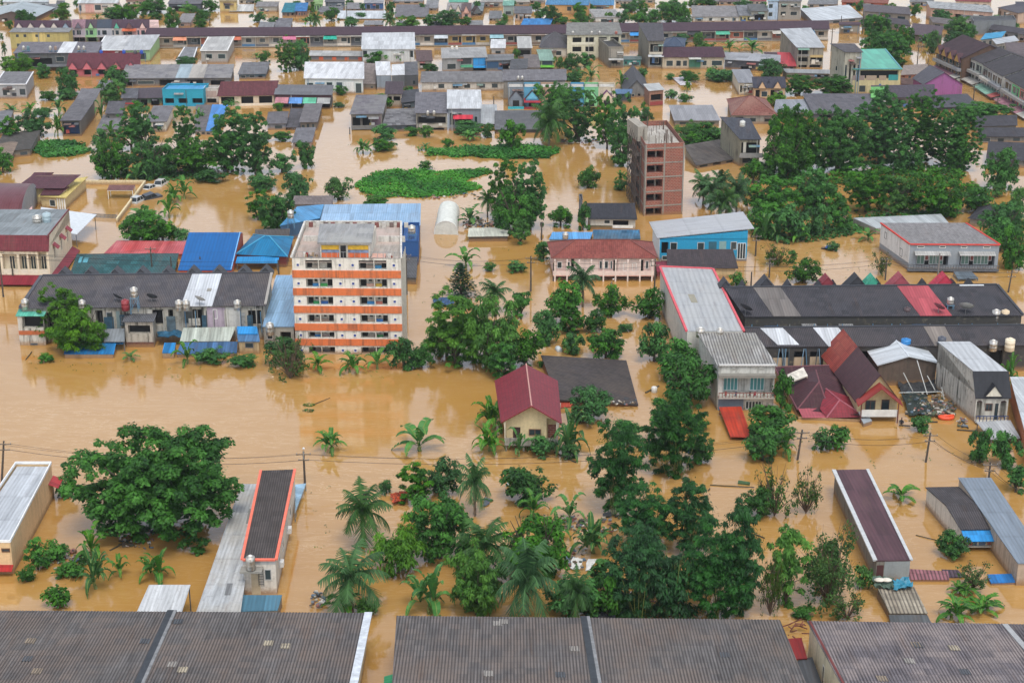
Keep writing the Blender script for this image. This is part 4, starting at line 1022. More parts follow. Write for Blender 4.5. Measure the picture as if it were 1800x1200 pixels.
for u in (.115, .855):
    m = MB(); n = 10; x = b.W * u; w_ = b.W * .085; m.ext([(x + w_ * math.cos(math.pi * i / n), -.03, h * .72 + w_ * .7 * math.sin(math.pi * i / n)) for i in range(n + 1)], (0, .06, 0)); m.build('arch', plain('3a2a2a', .8), b.root)
b.balcony('f', 0, b.W, h * .1, .7, plain('c9c5b8', .8), rail=plain('2e4672', .7), hgt=.8)
b.box('air_conditioner', 'f', b.W * .8, b.W * .98, -.1 + h * .02, h * .12, .7, 1.2, plain('d4d4d0', .5))
simple('shop_house', 'white-roofed building with orange-brown side wall, right edge', 'shop', (1812, 788), (1850, 788), (1778, 664), h=3.0, br=(1815, 664), rc='ccd2d6', rk='metal', wc='a5623a', dirt=.15, ov=.2, rise=.2)
canopy('awning_roof', 'white curved carport sheet at the foot of the black-mansard townhouse', 'carport', [(1742, 772), (1794, 770), (1776, 738), (1716, 741)], (.8, .8, 1.2, 1.2), roofm('b9bcbe', 'metal', .4), 'dgrey')
# the drowned market stall: black netting and rubbish
tarp('shade_net', 'torn black shade net sagging over floating rubbish', 'net', [(1600, 728), (1640, 724), (1628, 692), (1584, 692)], .5, plain('25302c', .9, var=.4), 8, .3)
tarp('shade_net', 'dark collapsed tarpaulin in front of the white gabled shed', 'net', [(1585, 688), (1652, 690), (1640, 666), (1578, 670)], .45, plain('2e3032', .8, var=.5), 9, .3)
rr = random.Random(21)
RUB = [('c4bfb4', 'white'), ('6a7278', 'grey'), ('8a5a50', 'red'), ('3a3c3e', 'black'), ('7a6a56', 'brown'), ('5a4e40', 'wood'), ('566a78', 'blue'), ('a8a08e', 'buff'), ('48503c', 'green')]
def rubbish(label, x0, x1, y0, y1, n, sz, zz=.15, seed=0):
    r = random.Random(seed); m = {}
    for i in range(n):
        c, nm = r.choice(RUB); m.setdefault(c, MB()); q = at(r.uniform(x0, x1), r.uniform(y0, y1), zz * r.random()); s = sz * r.uniform(.25, .85) * (1.6 if r.random() < .08 else .8); a = r.random() * 3
        u = Vector((math.cos(a), math.sin(a), r.uniform(-.25, .25))) * s; v = Vector((-math.sin(a), math.cos(a), r.uniform(-.25, .25))) * s * r.uniform(.3, 1)
        m[c].ext([q - u - v, q + u - v, q + u + v, q - u + v], (0, 0, .08 + .2 * r.random() * sz))
    root = empty('floating_rubbish', at((x0 + x1) / 2, (y0 + y1) / 2, 0), 0, None, None); o = None
    for c, mb in m.items():
        ob = mb.build('rubbish_pieces', plain(c, .8, var=.2)); ob.parent = root; ob.location = -root.location
    return tag(root, label, None, None, 'stuff')
rubbish('raft of mixed rubbish inside the collapsed black netting', 1625, 1680, 705, 730, 170, .45, .5, 1)
rubbish('grey planks and rubbish around the torn net, right', 1590, 1660, 690, 730, 130, .45, .6, 31)
rubbish('rubbish caught around the batten frame near the orange float', 1682, 1700, 735, 750, 30, .3, .2, 2)
m = MB()
for p, q, zz in (((1612, 633), (1630, 693), 4.0), ((1588, 655), (1606, 690), 3.0), ((1630, 660), (1646, 690), 2.0)): m.tube(at(*p, zz), at(*q, .2), .07, n=5)
m.tube(at(1580, 690, 1.2), at(1658, 688, 1.2), .06, n=5); m.tube(at(1660, 702, 0), at(1655, 680, 1.5), .06, n=5)
tag(m.build('bamboo_poles', plain('b9bcb8', .6)), 'leaning white poles left of the collapsed stall frame', 'poles')
m = MB(); m.lathe([(.15, 0), (.75, .05), (.95, .3), (.8, .55), (.6, .5), (.5, .3)], 12); m.tube((-.9, .1, .35), (.9, .3, .5), .22); o = m.build('orange_float', plain('d8502a', .45), None, True); o.location = at(1663, 737, -.05); o.scale = (1.2, .7, 1); tag(o, 'bright orange inflatable float drifting beside the rubbish raft', 'float')
for x0, y0, x1, y1, lb in ((1682, 755, 1716, 757, 'thin dark beam floating left of the curved carport'), (1690, 738, 1702, 752, 'leaning dark beam behind the rubbish at the frame'), (1618, 742, 1648, 741, 'thin plank floating between the wading person and the float')):
    m = MB(); m.tube(at(x0, y0, .08), at(x1, y1, .12), .1, n=5); tag(m.build('floating_beam', plain('3f382f', .9)), lb, 'beam')
# ================================================================== middle distance
# ---- the apartment block with orange bands
b = Bld('apartment_block', 'tall white apartment block with five orange bands and blue windows', 'apartment block', (513, 453), (704, 454), (537, 390), base=622, br=(704, 390))
h = b.h; W = b.W; zf = lambda y: h * (622 - y) / (622 - 453); uf = lambda x: (x - 513) / 191 * W
rows = [(457, 473.5), (489.5, 505), (520.5, 536), (552, 567), (582.5, 594), (609, 621)]; bays = [(536, 558.5), (559.8, 583), (630, 656.2), (657.5, 679)]
b.walls(wallm('dad6cb', .5), holes=[(uf(x0) / W, uf(x1) / W, zf(y1), zf(y0), 1.25) for y0, y1 in rows for x0, x1 in bays])
for i, (y0, y1) in enumerate([(474.5, 487), (505.5, 517.5), (536.5, 548.5), (567.5, 579.5), (594.5, 606)]): b.box('orange_band', 'f', -.05, W + .02, zf(y1), zf(y0), -.02, .14, wallm('d0703f', .5))
pc = [['9a8f84', None, '8f7f74', '3a86b4'], ['2f7ab0', '3f9a52', 'c09a8a', 'b89a3a'], ['2f8a52', '2a5a9a', '2f7ab0', 'b06a5a'], ['8a7a70', '8a7a70', '9a8a7a', '2f6aa8'], ['2f6a9a', '8a7a78', '8a8078', '2f7a44'], ['6a6a68', '5a5a5a', '6a5a54', '4a7a9a']]
for r_, (y0, y1) in enumerate(rows):
    z0, z1 = zf(y1), zf(y0)
    for k, (x0, x1) in enumerate(bays):
        a, c_ = uf(x0), uf(x1); wd = c_ - a; sg = k % 2
        da = a + .1 if not sg else c_ - .1 - wd * .4
        b.window('f', da, da + wd * .4, z0, z1 - .12, '4a4844', 1, dep=1.24, name='door', pcol=plain('1d1c1c', .8), detail=False)
        wa = a + wd * .55 if not sg else a + wd * .12
        b.window('f', wa, wa + wd * .3, z0 + (z1 - z0) * .42, z1 - .15, 'c9c4b8', 1, dep=1.24)
        if pc[r_][k]: b.box('loggia_panel', 'f', (a + wd * .46 if not sg else a + .02), (c_ - .02 if not sg else a + wd * .54), z0, z0 + (z1 - z0) * .33, -.9, -.82, plain(pc[r_][k], .6))
    zc = (z0 + z1) / 2
    for x in (523, 597, 619.5, 692):
        b.window('f', uf(x) - .24, uf(x) + .24, zc - .24, zc + .26, 'd8d6cf', 1, pcol=plain('24408a', .3))
b.sheet(roofm('a39c94', 'slab', .5, 'b8a49a', None, .1), z0=h - .75, z1=h - .75, ov=-.1, t=.1)
for sd in 'lrb': b.strip(sd, wallm('cfccc4', .5), .3, .02, name='parapet', z0=h, z1=h)
b.strip('f', plain('8a8a88', .8), .12, -.1, name='coping', z0=h, z1=h)
rl = MB(); rl.box(.1, W - .1, .05, .1, h + .85, h + .9)
for i in range(20): rl.box(W * i / 19 - .03, W * i / 19 + .03, .05, .1, h, h + .86)
rl.build('roof_railing', plain('8c8f90', .5), b.root)
# penthouse: slab roof over two rooms with yellow lattice
zt = h - .65; zr = zt + 2.5; P = [at(*p, zr) for p in ((562, 427), (650, 427), (656, 396), (564, 396))]; L = [Vector(((p - b.org).dot(b.ux), (p - b.org).dot(b.uy), zr)) for p in P]
m = MB(); m.slab([L[0] + Vector((-.3, -.4, .2)), L[1] + Vector((.3, -.4, .2)), L[2] + Vector((.2, .2, .2)), L[3] + Vector((-.2, .2, .2))], .25); pr = m.build('stair_house_roof', roofm('8b8c8c', 'slab', .5, '9c9c98', None, .1), b.root)
x0, x1, y0, y1 = L[0].x, L[1].x, L[0].y, max(L[0].y + 2, L[2].y)
m = MB(); m.box(x0, x1, y0 + .1, y1, zt - .05, zr - .06); m.build('stair_house', wallm('cfc9bc', .3), b.root)
for a, c_ in ((.03, .38), (.56, .97)):
    xa, xb = x0 + (x1 - x0) * a, x0 + (x1 - x0) * c_
    m = MB(); m.box(xa, xb, y0 - .02, y0 + .06, zt + 1.5, zr - .35); m.build('lattice', plain('c09a2c', .6, var=.3), b.root)
    m = MB(); m.box(xa, xb, y0 - .05, y0 + .06, zt, zt + 1.0); m.build('orange_panel', wallm('d2683c', .3), b.root)
    m = MB(); m.box(xa, xb, y0 - .03, y0 + .07, zt + 1.03, zt + 1.46); m.build('tile_band', plain('6a7a9a', .5, var=.5), b.root)
m = MB(); m.box(x0 + (x1 - x0) * .41, x0 + (x1 - x0) * .52, y0 - .02, y0 + .08, zt, zr - .4); m.build('door', darkroom(), b.root)
m = MB(); m.slab([Vector((x1 + .2, y0 - .6, zt + .5)), Vector((x1 + 2.2, y0 - .6, zt + .5)), Vector((x1 + 2.2, y0 + 1.6, zt + .5)), Vector((x1 + .2, y0 + 1.6, zt + .5))], .5); m.build('roof_plinth', wallm('c49a8a', .3), b.root)
for xa, xb in ((.2, x0 - .3), (x1 + .3, W - .2)): m = MB(); m.box(xa, xb, b.D * .55, b.D * .55 + .18, zt, zt + .9); m.build('partition_wall', wallm('cfccc4', .5), b.root)
for i in range(14):
    m = MB(); xx = b.vx + .6 + i * (W - b.vx - 1.6) / 13; m.box(xx, xx + .62, b.D - .75, b.D - .35, zt, zt + .75)
    o = m.build('air_conditioner', plain(['7a4a44', 'b8b4ac', '6a5a54'][i % 3], .7), b.root)
for i in range(26):
    rnd2 = random.Random(i); m = MB(); xx, yy = rnd2.uniform(1, x0 - .5) if i < 16 else rnd2.uniform(x0, W - 1), rnd2.uniform(.6, 2.6) if i > 16 else rnd2.uniform(.6, 3.4)
    if yy > y0 - .8 and x0 - .8 < xx < x1 + .8: continue
    m.box(xx, xx + rnd2.uniform(.15, .5), yy, yy + .3, zt, zt + rnd2.uniform(.15, .7)); o = m.build('roof_clutter', plain(rnd2.choice(['3a3c40', '8a3a34', 'd0ccc4', '5a6a7a', 'a08a70']), .8)); o.matrix_world = b.root.matrix_basis
    o['label'] = 'small odds and ends left on the apartment block roof'; o['category'] = 'clutter'; o['group'] = 'clutter on the apartment roof'
# drain pipes on the right flank
m = MB()
for k in range(6): m.tube((W + .1 + 0, .6 + k * 1.3, -.5), (W + .1, .6 + k * 1.3, h - .3), .06, n=5)
m.build('drain_pipe', plain('b8b4aa', .6), b.root)
# blue halls behind and beside it
simple('hall', 'pale blue metal-roofed hall behind the apartment block', 'hall', (563, 395), (737, 396), (572, 361), h=3.2, br=(738, 359), rc='8eabc6', rk='metal', wc='234f86', dirt=.2, rise=1.0, ralt='7a9cba', ov=.2)
simple('hall', 'deeper blue low roof left of the pale blue hall', 'hall', (493, 397), (562, 384), (523, 364), h=3.0, br=(570, 361), rc='4f8fbe', rk='metal', wc='3a5a78', dirt=.2, rise=.6, ov=.1)
simple('shed', 'weathered grey roof shed behind the deeper blue roof', 'shed', (516, 359), (581, 359), (520, 346), h=2.0, rc='7d7472', rk='corr', wc='conc', rise=.6)
b = simple('water_house', 'dark blue box building with tank beside the apartment block', 'utility building', (706, 425), (735, 425), (709, 393), h=4.2, rc='2a558c', rk='metal', wc='234f86', dirt=.1, roof='flat', par=.1)
tank(724, 420, 4.0, 'steel tank on the dark blue box behind the apartment block', r=.65, hgt=1.4, stand=1.0)
simple('lean_to', 'narrow dark grey roof along the apartment block flank', 'lean-to', (708, 488), (731, 489), (711, 429), h=1.1, br=(735, 429), rc='5d5e60', rk='corr', wc='dconc', rise=.5, ov=.1)
simple('hall', 'long pale blue roof between row house and apartment block', 'hall', (463, 574), (516, 574), (487, 485), h=3.3, br=(521, 485), rc='86a8c6', rk='metal', wc='9a968c', dirt=.5, rise=.5, front='o .55 .9 .05 .75;w .1 .3 .4 .7', ov=.15)
tank(475, 588, 2.6, 'steel tank at the foot of the long pale blue roof', r=.6, hgt=1.8)
tank(512, 402, 2.4, 'tan tank on a blue stand left behind the apartment block', r=.6, hgt=1.4, stand=2.0)
# greenhouse tunnel and white shed
P = [at(763, 412, 0), at(805, 413, 0), at(808, 374, 0), at(771, 372, 0)]; o = empty('greenhouse_tunnel', P[0], 0, 'white plastic tunnel greenhouse rising from the water', 'greenhouse'); L = [p - P[0] for p in P]; m = MB(); n = 12; nr = 5; pts = []
for j in range(nr + 1):
    a = L[0].lerp(L[3], j / nr); c_ = L[1].lerp(L[2], j / nr); hh = 2.7 + .35 * math.sin(j * 2.1)
    for i in range(n + 1): t = math.pi * i / n; q = a.lerp(c_, .5 - .5 * math.cos(t)); pts.append(q + Vector((0, 0, -.1 + hh * math.sin(t) ** .7)))
m.add(pts, [(j * (n + 1) + i, j * (n + 1) + i + 1, (j + 1) * (n + 1) + i + 1, (j + 1) * (n + 1) + i) for j in range(nr) for i in range(n)]); m.build('cover', plain('cdcfc6', .55, var=.15), o, True)
m = MB(); m.poly(*[p + Vector((0, .05, 0)) for p in pts[:n + 1]]); m.poly(*[p for p in pts[-n - 1:]][::-1]); m.build('end_sheet', plain('c4c6bf', .6), o)
m = MB(); 
for k in range(n): m.tube(pts[k], pts[k + 1], .06, n=4)
m.build('hoop', plain('d8d8d4', .5), o)
simple('shed', 'small flat white-roofed shed right of the tunnel greenhouse', 'shed', (824, 416), (892, 415), (826, 402), base=425, rc='c9ccbd', rk='slab', wc='3c3c3c', dirt=.4, rise=.1, roof='mono', rdirt=.5, ov=.2)

# ---- the row house on the left with its lean-tos
b = simple('row_house', 'long dark-roofed row house left of the apartment block', 'row house', (38, 541), (465, 536), (75, 486), base=602, br=(476, 481), rise=1.7, rc='56555a', rk='corr', ralt='625c5a', wc='a39f94', dirt=1.1, ov=.35, panels=((.655, .785, 0, 1, 'd6dbe0'), (.742, .762, .42, .52, '8e8c84')),
  front='o .3 .33 .5 .9;w .345 .37 .5 .85 grey;d .385 .4 .3 .88 6a7a7c;o .53 .58 .45 .9;o .6 .62 .4 .9 ;p .515 .535 .4 .92 b8b4aa;w .665 .7 .5 .85 dgrey;o .7 .74 .3 .9;p .76 .835 .35 .95 a99aa6;w .785 .803 .62 .9 white;o .815 .835 .4 .9;p .84 .9 .25 .95 c4c2bc;o .868 .882 .3 .9;o .93 .985 .4 .85;o .42 .46 .35 .8;o .225 .26 .4 .8;o .1 .15 .4 .85;w .17 .2 .5 .8 grey', trim=None)
h = b.h
b.strip('l', plain('4a4c52', .7), .5, .12, name='edge_board'); b.strip('r', plain('9a9690', .8), .4, .1, name='edge_board'); b.strip('b', plain('3f4046', .7), .35, .15, name='ridge_board'); b.strip('f', plain('3a3a3e', .7), .3, -.2, name='gutter')
b.sheet(roofm('56555a', 'corr', .35), b0=1.02, b1=1.5, z0=h + 1.7, z1=h + .3, ov=0)
rr = random.Random(3)
for px in (107, 152, 197, 241, 285, 329, 373, 417, 455):
    x = (px - 75) / 400 * b.W + b.vx; m = MB(); D = b.D
    for sg in (-1, 1): m.slab([Vector((x + sg * 1.15, D + .6, h + 1.35)), Vector((x, D + .6, h + 2.55)), Vector((x, D + 3, h + 2.55)), Vector((x + sg * 1.15, D + 3, h + 1.35))][::(1 if sg < 0 else -1)], .1)
    o = m.build('dormer', roofm('45464b', 'tile', .2), b.root); g = MB(); g.poly((x - 1.05, D + .7, h + 1.3), (x + 1.05, D + .7, h + 1.3), (x, D + .7, h + 2.45)); g.build('gable_face', plain('4a4b50', .8), o)
# drains, pipes and boards on the rear facade
for k in range(26):
    xx = rr.uniform(.28, .99) * b.W; m = MB(); m.tube((xx, -.12, rr.uniform(-.5, 2)), (xx + rr.uniform(-.1, .1), -.12, h - rr.uniform(.1, 1.2)), .06, n=5); m.build('pipe', plain(rr.choice(['5a86a4', '7a7872', '3f4446', 'b4b2aa']), .6), b.root)
for k in range(12):
    xx = rr.uniform(.28, .95) * b.W; b.box('hanging_board', 'f', xx, xx + rr.uniform(.5, 1.8), h * rr.uniform(.2, .55), h * rr.uniform(.6, .8), .05, .12, plain(rr.choice(['4a5a62', 'a8a49a', '2a4a5c', '6a5a4c', '8c8f8f']), .8, var=.4))
for px, z_, lb, kw in ((45, h - .2, 'small steel tank at the left corner of the long row house', {}), (145, h - .2, 'steel tank above the tree on the row house eave', {}), (221, h - .3, 'dull red tank on the row house eave', dict(kind='8a3238', r=.6, hgt=1.6)), (238, h - .2, 'tan steel tank on a high blue stand, row house', dict(stand=2.0)), (315, h - .2, 'steel tank, left of the pair by the white roof strip', {}), (328, h - .2, 'steel tank, right of the pair by the white roof strip', {}), (418, h - .2, 'lone steel tank at the right end of the row house', {})):
    tank(px, 545 if px > 60 else 543, z_, lb, **kw)
dish(206, 533, h + .15, 'dark satellite dish left of the red roof tank', '3c4046'); dish(267, 533, h + .15, 'dark satellite dish right of the high-standing tank', '3c4046', face=2.9); dish(351, 537, h + .15, 'white satellite dish on the white roof strip', 'b0aeaa', face=2.6)
b = simple('annex', 'white concrete box with turquoise roof at the row house left end', 'annex', (30, 555), (76, 555), (36, 543), base=607, rc='5ab09a', rk='metal', wc='bdb9ae', dirt=.8, rise=.3, front='o .18 .98 .58 .98;p 0 1 .36 .5 b06038;w .4 .68 .02 .08 dgrey', ov=.2, ralt='8ac4b4')
simple('annex', 'stained box annex with dark roof in the row house middle', 'annex', (219, 565), (268, 565), (224, 550), base=610, rc='5c5e62', rk='corr', wc='a8a296', dirt=1.1, rise=.8, front='o .1 .9 .52 .85;p .0 1 0 .2 4f2c30', ov=.3)
simple('annex', 'small tan box with striped blue and grey roof, row house right end', 'annex', (420, 600), (455, 600), (417, 578), base=622, rc='4a6f94', rk='metal', wc='b09a74', dirt=.5, rise=.9, front='w .3 .72 .5 .9 dgrey', ov=.15, panels=((0, 1, .48, 1, '2f86c4'),))
for pts, z, c, lb, sk in (([(316, 600), (404, 599), (415, 574), (322, 576)], (1.4, 1.4, 2.4, 2.4), 'a9b0a6', 'pale greenish lean-to roof below the row house, widest one', ''), ([(183, 600), (219, 600), (219, 577), (185, 578)], (1.6, 1.6, 2.4, 2.4), '7e8488', 'grey lean-to roof between tree and stained annex', ''), ([(112, 622), (200, 622), (204, 603), (117, 603)], (.7, .7, 1.3, 1.3), '1f6a9e', 'blue tin roof nearest the leaning tree, just above water', '8a7a6a'), ([(285, 620), (306, 620), (309, 602), (289, 602)], (.9, .9, 1.5, 1.5), '2678b0', 'small bright blue tin roof left of the banana clump', '9a8a74'), ([(310, 622), (416, 620), (418, 600), (318, 602)], (.6, .6, 1.3, 1.3), '3f6288', 'long striped blue tin roof behind the banana clump', '6a6a70')):
    canopy('lean_to_roof', lb, 'lean-to', pts, z, roofm(c, 'metal', .5, None, None, .3, .5), 'dgrey', skirt=sk or None)
tarp('tarpaulin', 'dark blue tarpaulin hung below the row house middle', 'tarp', [(277, 592), (319, 591), (321, 573), (278, 574)], 1.6, plain('1f5470', .6, var=.3), 11, .2)
tarp('tarpaulin', 'blue sheet along the lean-to right of the leaning tree', 'tarp', [(183, 606), (217, 604), (219, 599), (185, 600)], 1.2, plain('1f5f8a', .6, var=.3), 12, .1)

# ---- roofs behind the row house
simple('hall', 'teal-green tiled roof just above water, left', 'sunken roof', (125, 482), (304, 482), (137, 448), base=490, br=(312, 447), rc='2e6266', rk='corr', ralt='46585a', wc='a58a5a', rdirt=.6, rise=1.3, ov=.2, panels=((.03, .06, .55, .85, '5aa0b0'), (.075, .12, .55, .8, '5aa0b0')), patch=.35)
simple('hall', 'faded red flat roof behind the teal-green roof', 'sunken roof', (184, 446), (324, 447), (206, 424), h=.9, br=(329, 425), rc='b04a4c', rk='metal', ralt='c06a6a', wc='8a3a3a', rise=.6, ov=.1, gloss=.25)
b = Bld('house', 'house with bright blue steep roof and orange gable wall', 'house', (314, 475), (406, 475), (333, 410), h=1.1, br=(422, 410), rise=3.2)
b.walls(wallm('b05030', .15), skip='b'); b.sheet(roofm('155c9a', 'metal', .18, None, .35, .05, .6), ov=.12)
b.sheet(roofm('6a7f96', 'metal', .3), 0, .36, 1.005, 1.2, z0=b.h + 3.2, z1=b.h + 2.6, ov=0, name='back_slope'); b.sheet(roofm('2a70b8', 'metal', .2), .36, 1, 1.005, 1.2, z0=b.h + 3.2, z1=b.h + 2.6, ov=0, name='back_slope')
p, q, q2 = b.P(1, 1, 0), b.P(1, 1.25, 0), b.P(0, 1.25, 0); m = MB(); m.poly((p[0], p[1], -1), (q[0], q[1], -1), (q[0], q[1], b.h + 2.4), (p[0], p[1], b.h + 3.2)); m.poly((q[0], q[1], -1), (q2[0], q2[1], -1), (q2[0], q2[1], b.h + 2.4), (q[0], q[1], b.h + 2.4)); m.build('end_wall', wallm('a8503a', .2), b.root)
m = MB(); m.tube(b.P(1, 0, b.h + .15), b.P(1, 1, b.h + 3.35), .1); m.build('ridge_cap', plain('7ab0dc', .5), b.root)
simple('house', 'teal-blue hip-roofed house between bright blue roof and apartment', 'house', (417, 447), (503, 451), (447, 409), base=466, br=(513, 413), roof='hip', gr=1.8, rc='146a94', rk='metal', wc='6a2a2a', dirt=.2, ov=.3, trim='3f92b4')
canopy('awning_roof', 'blue awning strip in front of the teal-blue hip house', 'awning', [(414, 462), (489, 462), (491, 450), (417, 451)], (1.4, 1.4, 1.9, 1.9), roofm('2a86c0', 'metal', .2), 'dgrey')
simple('shed', 'dark grey roof behind the teal-blue hip house', 'shed', (450, 418), (505, 417), (452, 405), h=2.2, rc='5b5755', rk='corr', wc='dconc', rise=.6)

# ---- left edge group
b = Bld('townhouse', 'cream townhouse with maroon roof skirt and red awnings, left edge', 'house', (-40, 437), (84, 438), (-5, 388), base=496, br=(123, 388)); h = b.h
b.vx *= .9; b.walls(wallm('ddd0b6', .25), zb=h + 2.0, zf=h, holes=[(.58, .69, h * .28, h * .85, 1.1), (.71, .83, h * .28, h * .85, 1.1), (.85, .97, h * .28, h * .92, 1.3), (.34, .55, h * .28, h * .85, 1.1)])
k = 1.1 / b.D; b.sheet(roofm('6a2830', 'tile', .25, None, .5, .15, .4), b1=k, z0=h, z1=h + 2, ov=.2, name='mansard'); b.sheet(roofm('7d8487', 'slab', .5), b0=k, z0=h + 2, z1=h + 2, ov=.0, name='roof')
m = MB(); m.ext([b.P(1, 0, h), b.P(1, k, h + 2), b.P(1, 1, h + 2), b.P(1, 1, h)], (-.1, 0, 0)); m.build('end_wall', wallm('ddd0b6', .25), b.root)
b.strip('r', plain('6a2830', .6), .15, .1, z0=h + 2, z1=h + 2, name='roof_trim')
for i, u in enumerate((.62, .75, .9, .45)): b.window('f', b.W * (u - .04), b.W * (u + .04), h * .35, h * .75, 'd8cfb8', 2, dep=1.08)
b.box('railing', 'f', b.W * .34, b.W * .97, h * .28, h * .4, -.12, -.04, plain('d4ccb8', .7))
L = b.frame('r')[3]
for f_ in (.2, .5, .78): b.awning('r', L * f_ - .2, L * f_ + 1.5, h * .98, .9, .8, roofm('8a2f3a', 'metal', .2)); b.window('r', L * f_, L * f_ + 1.2, h * .5, h * .8, 'd8d0bc', 2)
b.awning('f', -.1, b.W + .5, 1.35, 2.6, .9, roofm('7c2430', 'metal', .2, None, .5)); b.awning('r', 0, L, 1.2, 1.3, .8, roofm('7c2430', 'metal', .2, None, .5))
tank(66, 392, h + 2, 'squat steel tank on the grey flat roof, left edge', r=.8, hgt=1.3); tank(83, 391, h + 2, 'blue-grey tank on the flat roof, left edge', kind='9fb2b8', r=.7, hgt=1.7)
canopy('canopy_roof', 'big white sheet canopy behind the cream maroon-skirted townhouse', 'canopy', [(66, 400), (135, 412), (170, 377), (72, 364)], (2.6, 2.6, 2.9, 2.9), plain('c3c9cd', .5), 'dgrey')
# barrel-vaulted hall
P = [at(38, 382, 2.2), at(-40, 382, 2.2), at(-20, 336, 2.2), at(66, 338, 2.2)]; o = empty('vaulted_hall', (P[0].x, P[0].y, 0), 0, 'hall with dark maroon barrel-vault roof, left edge', 'hall'); A, B, Cq, D = [p - Vector((P[0].x, P[0].y, 0)) for p in P]; n = 10; pts = []
for i in range(n + 1):
    t = math.pi * i / n; f_ = .5 - .5 * math.cos(t); up = Vector((0, 0, 3.4 * math.sin(t))); pts += [A.lerp(D, f_) + up, B.lerp(Cq, f_) + up]
m = MB(); m.add(pts, [(2 * i, 2 * i + 2, 2 * i + 3, 2 * i + 1) for i in range(n)]); m.build('roof', roofm('5e3438', 'metal', .2, '6a444a', .4, .08, .5), o, True)
gz = Vector((0, 0, -3.2)); m = MB(); m.poly(*([A + gz] + [p for p in pts[::2]] + [D + gz])); m.poly(A + gz, B + gz, B, A); m.build('wall', wallm('8f9194', .25), o)
canopy('painted_annex', 'pink narrow annex in front of the barrel-vault hall', 'annex', [(38, 386), (55, 372), (57, 362), (40, 378)], (3.4, 3.4, 3.4, 3.4), plain('c9a49c', .7), skirt='c9a49c')
# villa with the walled yard
b = simple('villa', 'yellow villa with stacked maroon hip roofs and white columns', 'villa', (72, 345), (113, 347), (96, 322), base=366, br=(150, 312), roof='mono', rise=.2, rc='b3a263', rk='slab', wc='c8b588', dirt=.15, front='w .35 .6 .2 .75 white;c .7 1 .9 3 white', ov=.5)
canopy('roof_tier', 'lower maroon roof tier of the yellow villa', 'roof', [(70, 343), (104, 343), (122, 328), (80, 328)], (2.7, 2.7, 3.4, 3.4), roofm('4f2c32', 'tile', .2), skirt='c8b588', inset=.15, into=b)
canopy('roof_tier', 'upper maroon roof tier of the yellow villa', 'roof', [(25, 331), (113, 331), (142, 307), (58, 307)], (3.5, 3.5, 4.4, 4.4), roofm('53323a', 'tile', .2), skirt='c8b588', inset=.22, into=b)
canopy('roof_tier', 'small back maroon roof tier of the yellow villa', 'roof', [(55, 309), (90, 307), (95, 303), (60, 303)], (3.8, 3.8, 4.2, 4.2), roofm('53323a', 'tile', .2), skirt='c8b588', inset=.1, into=b)
def wall_run(name, label, pts, z, t=.35, col='d6c7a0', open_=False):
    P = [at(x, y, z) for x, y in pts]; o = P[0].copy(); o.z = 0; m = MB()
    for i in range(len(P) - 1):
        a, c_ = P[i] - o, P[i + 1] - o; d = (c_ - a); d.z = 0; d.normalize(); nn = Vector((-d.y, d.x, 0)) * t / 2; a.z = c_.z = z
        lo = -1
        m.add([a - nn, c_ - nn, c_ + nn, a + nn] + [Vector((q.x, q.y, lo)) for q in (a - nn, c_ - nn, c_ + nn, a + nn)], [(0, 1, 2, 3), (0, 4, 5, 1), (1, 5, 6, 2), (2, 6, 7, 3), (3, 7, 4, 0)])
    ob = m.build(name, wallm(col, .2)); ob.location = o; return tag(ob, label, 'wall')
wall_run('yard_wall', 'cream yard wall enclosing the flooded yard beside the yellow villa', [(150, 317), (255, 317), (205, 384)], .9)
m = MB(); A, B = at(163, 382, 0), at(205, 384, 0)
for i in range(19): q = A.lerp(B, i / 18); m.box(q.x - .07, q.x + .07, q.y - .05, q.y + .05, -.5, .7)
m.tube(A + Vector((0, 0, .7)), B + Vector((0, 0, .7)), .07, n=4); tag(m.build('fence', plain('6a665e', .7)), 'dark railing fence closing the near side of the flooded yard', 'fence')
canopy('carport', 'small maroon carport roof inside the flooded yard', 'carport', [(188, 334), (234, 334), (238, 325), (192, 325)], (1.9, 1.9, 2.3, 2.3), roofm('6f4d4a', 'tile', .2), 'white')
